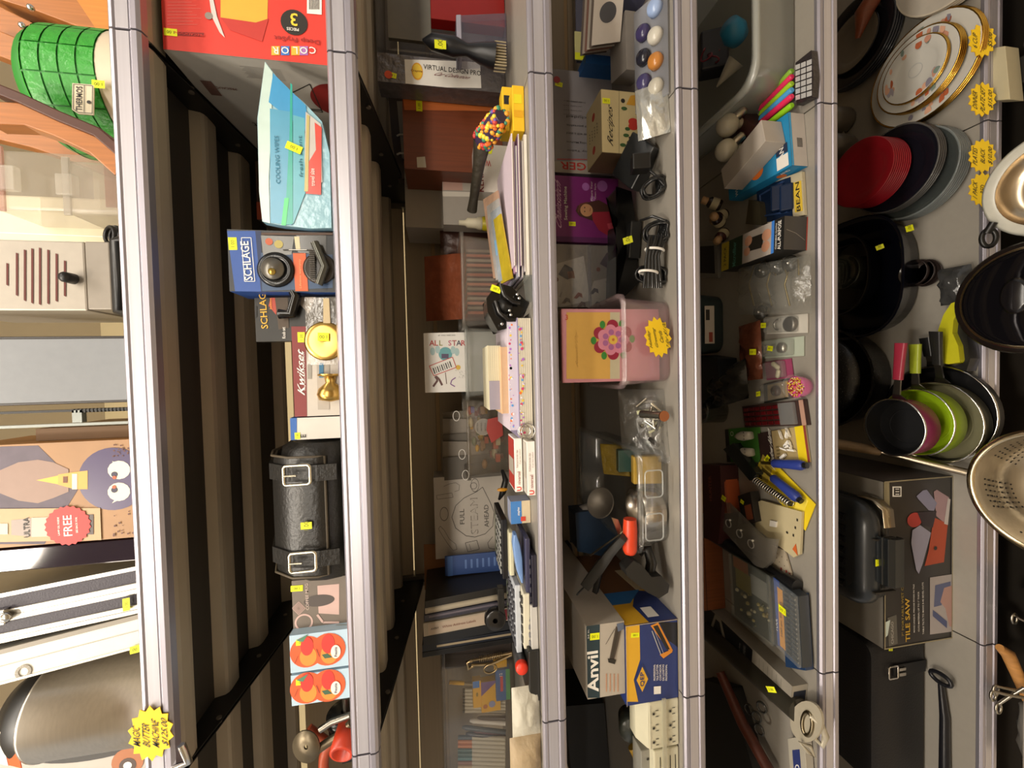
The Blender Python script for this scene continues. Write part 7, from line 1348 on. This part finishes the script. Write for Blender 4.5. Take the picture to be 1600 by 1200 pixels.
# tile saw carton
xl, xr = -.628, -.222; F = Face((xl, .048, z6), (xr-xl, 0, 0), (0, 0, .205)); BKC = mat('#2f2b28', .4, 0, '', .12, 20)
def pr(b, F):
    b.rect(F, 0, 0, 1, 1, BKC, 1)
    ppx(b, F, [(1375, 750), (1389, 752), (1390, 800), (1378, 800)], paper('#8f8568'), 2); q = [(1394, 760), (1408, 760), (1408, 776), (1394, 776)]; ppx(b, F, q, WHT, 2); ppx(b, F, [(1396, 762), (1406, 762), (1406, 774), (1396, 774)], BKC, 3); [lpx(b, F, [(1398, 764+4*i), (1404, 764+4*i)], .002, WHT, 4) for i in range(3)]
    ppx(b, F, [(1441, 766), (1447, 765), (1463, 786), (1458, 798), (1450, 797), (1434, 780), (1431, 775)], paper('#8a88a0'), 4); ppx(b, F, [(1458, 768), (1463, 765), (1482, 777), (1482, 786), (1476, 818), (1462, 806)], paper('#a88a8e'), 3); ppx(b, F, [(1480, 778), (1484, 780), (1480, 820), (1474, 818)], paper('#c8c0bc'), 4)
    ppx(b, F, [(1458, 808), (1480, 818), (1474, 878), (1444, 884), (1450, 860)], paper('#b04a2c'), 3); dpx(b, F, 1428, 812, .018, paper('#b03a32'), 4, ry=.022); ppx(b, F, [(1432, 800), (1462, 798), (1456, 824), (1440, 820)], paper('#2a2028'), 5); ppx(b, F, [(1424, 828), (1436, 820), (1453, 832), (1440, 880), (1434, 896), (1430, 890), (1422, 848)], paper('#9a98ac'), 6); dpx(b, F, 1460, 856, .005, INK, 6)
    ppx(b, F, [(1452, 902), (1492, 896), (1496, 985), (1452, 991)], paper('#a8a09e'), 3); ppx(b, F, [(1460, 914), (1484, 908), (1484, 918), (1472, 926), (1470, 945), (1458, 948)], paper('#5a6080'), 4); ppx(b, F, [(1474, 918), (1494, 912), (1494, 980), (1482, 978), (1476, 950), (1468, 940)], paper('#b08a80'), 4); ppx(b, F, [(1456, 952), (1478, 970), (1478, 981), (1456, 962)], paper('#4a5278'), 5)
    tpx(b, F, 'TILE SAW', 1417, 968, .0135, paper('#c8a030'), 1, .108, 4, 1.5); tpx(b, F, '7" PORTABLE WET CUTTING', 1409, 940, .007, paper('#9a8436'), 1, .17, 4, .3); lpx(b, F, [(1408, 880), (1408, 900)], .002, paper('#c8b890'), 4)
    tpx(b, F, 'MAKE UNIQUE, PRECISE EDGES IN TILE', 1427, 950, .0045, WHT, 1, .12, 4, .2); tpx(b, F, 'CUTS MATERIAL UP TO 1" THICK', 1434, 955, .0045, WHT, 1, .10, 4, .2); tpx(b, F, 'TABLE TILTS TO MAKE 0-45 BEVEL CUTS', 1441, 950, .0045, WHT, 1, .13, 4, .2)
    ppx(b, F, [(1386, 965), (1400, 960), (1402, 1005), (1388, 1010)], paper('#5a564e'), 2); tpx(b, F, 'CHICAGO', 1393, 988, .0075, paper('#a8a49a'), 1, .055, 4, .8); ppx(b, F, [(1382, 972), (1390, 968), (1386, 992), (1382, 996)], mat('#c8d4cc', .2), 3)
    for q in (((0, 0), (1, 0)), ((0, 0), (0, 1)), ((1, 0), (1, 1)), ((0, .99), (1, .99))): b.line(F, q, .003, mat('#8f8468', .5, 0, '', .4, 30), 5)
    T_ = sideF(F, .32, 'T'); b.rect(T_, 0, 0, 1, 1, mat('#6f6a62', .35, 0, '', .2, 12), 1); R__ = sideF(F, .32, 'R'); b.rect(R__, 0, 0, 1, 1, mat('#4a4340', .4, 0, '', .25, 20), 1)
carton('tile_saw_box', 'large worn black carton printed TILE SAW in gold letters', 'box', F, .32, BKC, pr, .003, tags=((1386, 795, 88, .010, .018),))
ztop_ = F.O.z+F.h+.001
# contact grill on the carton
gx0, gx1 = at(1370, 962, .02).x, at(1370, 786, .02).x
t = thing('contact_grill', 'black and grey contact grill resting on the tile saw carton', 'grill', P((gx0+gx1)/2, .15, ztop_))
DG = mat('#17191a', .4); 
m = M(); m.ring([[P(x, y, ztop_+z) for x, y in rpts(gx0+.01+q, gx1-.01-q, .03+q, .30, .05)] for z, q in ((0, .01), (.006, 0), (.028, 0), (.034, .006))], DG, True); m.build('lower_body', t)
m = M(); m.ring([[P(x, y, ztop_+z) for x, y in rpts(gx0+.005+q, gx1-.005-q, .022+q, .30, .05)] for z, q in ((.036, .004), (.042, 0), (.060, .002), (.072, .014), (.076, .03))], mat('#24272a', .3), True); m.build('upper_lid', t)
for k in range(7):
    m = M(); x = gx0+.05+k*(gx1-gx0-.1)/6; m.tube([P(x, .075, ztop_+.0765), P(x, .28, ztop_+.0765)], .0085, mat('#0e0e10', .3), 8); m.build('lid_rib', t)
m = M(); xm = (gx0+gx1)/2; m.ring([[P(xm-.055, y, ztop_+z), P(xm+.055, y, ztop_+z)]+[P(xm+.055, y-.012, ztop_+z-.002), P(xm-.055, y-.012, ztop_+z-.002)] for y, z in ((.03, .05), (.012, .05), (.004, .04), (.004, .015), (.01, .012))], mat('#1b1d1e', .2), False); m.build('front_handle', t, bev=.003)
m = M(); m.ring([[P(x, y, ztop_+z) for z in (.004, .034)]+[P(x, y+.003, ztop_+z) for z in (.034, .004)] for x, y in ((gx1-.06, .018), (gx1-.02, .022), (gx1-.004, .045), (gx1-.003, .08))], metal('#b8aa90', .3), True); m.build('steel_band', t)
m = M()
for x in (xm-.08, xm+.045): m.box(x, x+.004, .016, .024, ztop_+.004, ztop_+.062, INK)
m.build('seam_line', t); tag(t, Face(P(at(1362, 884, .02).x, .0205, ztop_+.044), P(.02, 0, 0), P(0, .001, .02)), .3, .3, .016, .018, 0, 8)
# black bag
c = P(-.80, .22, z6); t = thing('black_tool_case', 'black fabric case with a silver strap buckle beyond the tile saw carton', 'bag', c)
m = M(); m.ring([[P(x, y, z6+z) for x, y in rpts(-1.05+q, -.655-q, .10+q*.6, .52-q, .03)] for z, q in ((0, .012), (.01, 0), (.15, 0), (.165, .014))], mat('#121115', .6, 0, 'leather', .1, 200), True); m.build('case_body', t)
m = M(); p = at(1392, 1050, .095); m.tube([P(p.x+x, .092, z6+.115+z) for x, z in rpts(-.016, .016, -.012, .016, .004, 3)], .0022, metal('#c8c4bc', .2), 8, True); m.box(p.x-.012, p.x-.004, .090, .097, z6+.08, z6+.1, metal('#b8b4ac', .3)); m.box(p.x+.002, p.x+.009, .090, .097, z6+.08, z6+.1, metal('#b8b4ac', .3)); m.build('buckle', t); m = M(); m.box(p.x-.015, p.x+.015, .095, .099, z6+.01, z6+.11, mat('#1a1a1c', .6)); m.build('strap', t)
tag(t, Face(P(at(1404, 1018, .095).x, .095, z6+.11), P(.02, 0, 0), P(0, .004, .02)), .5, .5, .012, .01)
m = M(); a = atz(1470, 1060, z6+.02); m.tube([a+P(-.012*math.cos(u), .0, 0)+P(0, .022*math.sin(u), 0) for u in [2*PI*i/16 for i in range(16)]], .005, mat('#131318', .3), 8, True); m.tube([atz(1470, 1068, z6+.015), atz(1476, 1120, z6+.012), atz(1476, 1230, z6+.012)], [.006, .010, .012], mat('#131318', .3), 10); m.build('black_grip_rod', None, 'black rod with a looped end lying on the bare deck', cat='rod')
# ------------------------------------------------------------------ things in front on the base deck
zb_ = .101
# crates that carry them
m = M(); m.box(-.44, -.30, -.24, -.035, zb_, .27, mat('#9a7a4a', .6)); m.build('kraft_carton', None, 'tan kraft carton on the base deck past the colander', .003, 'box')
# oval steel bowl with white rim
c = at(1533, 318, -.045); c = P(c.x+.005, -.045-.098, c.z-.06); t = thing('rimmed_steel_bowl', 'steel basin with a wide white rim overlapping the lowest lip', 'bowl', c)
m = M(); m.lathe(c, (-.05, -.1, 1), [(.0, .018), (.045, .018), (.046, .022), (.05, .020), (.075, .034), (.082, .05)], metal('#b8a890', .25), 48); m.build('steel_basin', t)
m = M(); m.lathe(c, (-.05, -.1, 1), [(.060, .0), (.10, .046), (.102, .052), (.096, .056), (.082, .051)], mat('#c2c0b4', .3), 48); m.build('white_rim', t)
m = M(); a = at(1545, 372, -.06); m.tube([a+P(.018*math.cos(u), .006*math.sin(u), .010*math.sin(u)) for u in [2*PI*i/16 for i in range(16)]], .005, BLK, 8, True); m.tube([a+P(.01, 0, .006), a+P(.03, -.01, .004)], .007, BLK, 8); m.build('rubber_loop', t)
m = M(); m.cyl(P(c.x, c.y, zb_), P(c.x, c.y, c.z+.015), .042, BLK, n=28); m.build('black_canister', None, 'black canister standing under the white rimmed steel basin', .002, 'canister')
# glass lid
A_ = V3((.02, -.12, 1)).normalized(); c = at(1500, 478, -.03); c = P(c.x, -.03-.105, c.z-.008-.105*.35*0); c.z -= .0; t = thing('glass_pot_lid', 'black rimmed glass pot lid with a black knob over the lowest lip', 'lid', c); r = .105
m = M(); m.lathe(c, A_, [(r, 0), (r-.005, .006), (r-.02, .012), (.05, .022), (0, .027)], mat('#0e0d10', .06), 56); m.build('glass_dome', t)
m = M(); m.lathe(c, A_, [(r-.004, -.004), (r+.004, -.004), (r+.007, .001), (r+.003, .005), (r-.006, .007)], mat('#1a1412', .25), 56); m.build('dark_rim', t); m = M(); m.lathe(c, A_, [(r-.004, .0065), (r-.006, .0085), (r-.009, .009)], metal('#d8c8a8', .2), 56); m.build('steel_band', t)
m = M(); m.lathe(c, A_, [(.012, .024), (.011, .036), (.020, .040), (.022, .048), (.016, .052), (0, .053)], mat('#141214', .2), 24, sx=1.6); m.build('knob', t)
m = M(); m.lathe(P(c.x, c.y, zb_), (0, 0, 1), [(0, 0), (.085, 0), (.097, .02), (.099, c.z-zb_-.012), (.09, c.z-zb_-.006), (0, c.z-zb_-.008)], mat('#141214', .2), 48); m.build('crock_pot', None, 'glossy black round crock underneath the black rimmed glass lid', cat='pot')
# colander
A_ = V3((-.05, -.12, 1)).normalized(); c = at(1508, 752, -.03); c = P(c.x, -.03-.128, c.z-.03); t = thing('steel_colander', 'brushed steel colander with rows of small holes overlapping the lowest lip', 'colander', c); CS = mat('#b5ac9c', .3, 1, 'brushx'); r = .122
prof = [(r, 0), (r*.97, -.01), (r*.9, -.045), (r*.8, -.07), (r*.55, -.086), (r*.5, -.088), (0, -.089)]
m = M(); m.lathe(c, A_, prof, CS, 64); bowl = m
m = M(); m.lathe(c, A_, [(r, -.001), (r+.004, .003), (r+.012, .003), (r+.013, -.003), (r+.003, -.004)], metal('#c8b898', .22), 64); m.build('rolled_rim', t)
m = bowl; X_ = (V3((1, 0, 0))-A_*A_.x).normalized(); Y_ = A_.cross(X_)
for (h0, r0_) in ((.022, .955), (.030, .935), (.038, .915), (.050, .875), (.058, .84), (.066, .80)):
    for k in range(60):
        if k % 10 in (0, 1, 2, 3): continue
        a = 2*PI*k/60+h0*3; n_ = (X_*math.cos(a)+Y_*math.sin(a)); p = c-A_*h0+n_*(r*r0_-.0012); nn = (A_*.45-n_*.9).normalized(); u = nn.orthogonal().normalized(); m.disc(Face(p, u*.01, nn.cross(u)*.01), 0, 0, .0021, mat('#1a1512', .7), 1, 8)
m.build('perforated_bowl', t)
m = M(); m.cyl(P(c.x, c.y, zb_), P(c.x, c.y, c.z-.095), .05, BLK, n=28); m.build('black_tin', None, 'black tin standing under the steel colander', .002, 'tin')
q_ = atz(1584, 115, .30); m = M(); m.box(q_.x-.03, q_.x+.03, q_.y-.03, q_.y+.01, .212, .299, BLK); m.build('small_black_box', None, 'small black box holding up the cream card block', .002, 'box')
# lower end: utensils, wooden spoon, bag
m = M(); a, b_ = at(1560, 1015, -.04), at(1610, 1100, -.05); m.tube([at(1562, 1012, -.03), at(1575, 1022, -.03), at(1590, 1055, -.035), b_], [.008, .013, .012, .011], mat('#b8844a', .4, 0, 'wood'), 12); m.build('wooden_spoon', None, 'light wooden handle with a hole poking up by the lowest lip', cat='spoon')
for k, (px, py, px2, py2) in enumerate(((1552, 1080, 1600, 1090), (1556, 1072, 1605, 1082), (1560, 1100, 1600, 1075), (1585, 960, 1610, 975))):
    m = M(); a, b_ = at(px, py, -.03), at(px2, py2, -.06); m.tube([a, a.lerp(b_, .5)+P(0, 0, .004), b_], .0035, metal('#a8a296', .25), 8); m.tube([a+P(.012*math.cos(u)-.01, 0, .008*math.sin(u)) for u in [2*PI*i/14 for i in range(14)]], .003, metal('#a8a296', .25), 6, True); m.build('steel_utensil', None, 'steel utensil with a ring handle in the bin below the lowest lip', cat='utensil', group='steel utensils below the lowest lip')
m = M(); m.box(-.80, -.42, -.24, -.03, zb_, .255, mat('#100f10', .5)); m.build('black_bin', None, 'black bin on the base deck full of utensils', .006, 'bin')
G = Face(P(-.90, -.05, .20), P(.18, .0, .0), P(0, .0, .10)); crumple('white_film_bag', 'crinkled white plastic bag at the corner beneath the lowest lip', 'bag', G, .05, mat('#8f8b84', .25, 0, 'crinkle', .2, 30), 71, .008)
m = M(); fbox(m, (1600, 158), (1592, 75), (1568, 160), .30, .04, paper('#b5ab8c')); o = m.build('card_block', None, 'thick block of cream cards below the china, under the lowest lip', .001, 'cards')
G = Face(P(.62, -.06, .22), P(.22, .0, 0), P(0, .0, .08)); crumple('glass_ornament_bag', 'clear bag of pinkish glass pieces below the china signs', 'bag', G, .06, mat('#7a6a6c', .12, 0, 'crinkle', .5, 40), 73, .010)
G = Face(P(.86, -.06, .22), P(.2, .0, 0), P(0, .0, .08)); crumple('dark_red_glass_bag', 'dark red and clear cellophane bag at the corner below the china', 'bag', G, .06, mat('#4a1a24', .12, 0, 'crinkle', .6, 40), 75, .010)
m = M(); m.box(.6, 1.15, -.14, -.03, zb_, .21, mat('#1a1716', .6)); m.build('dark_base_crate', None, 'dark crate on the base deck under the glass bags', .004, 'crate')
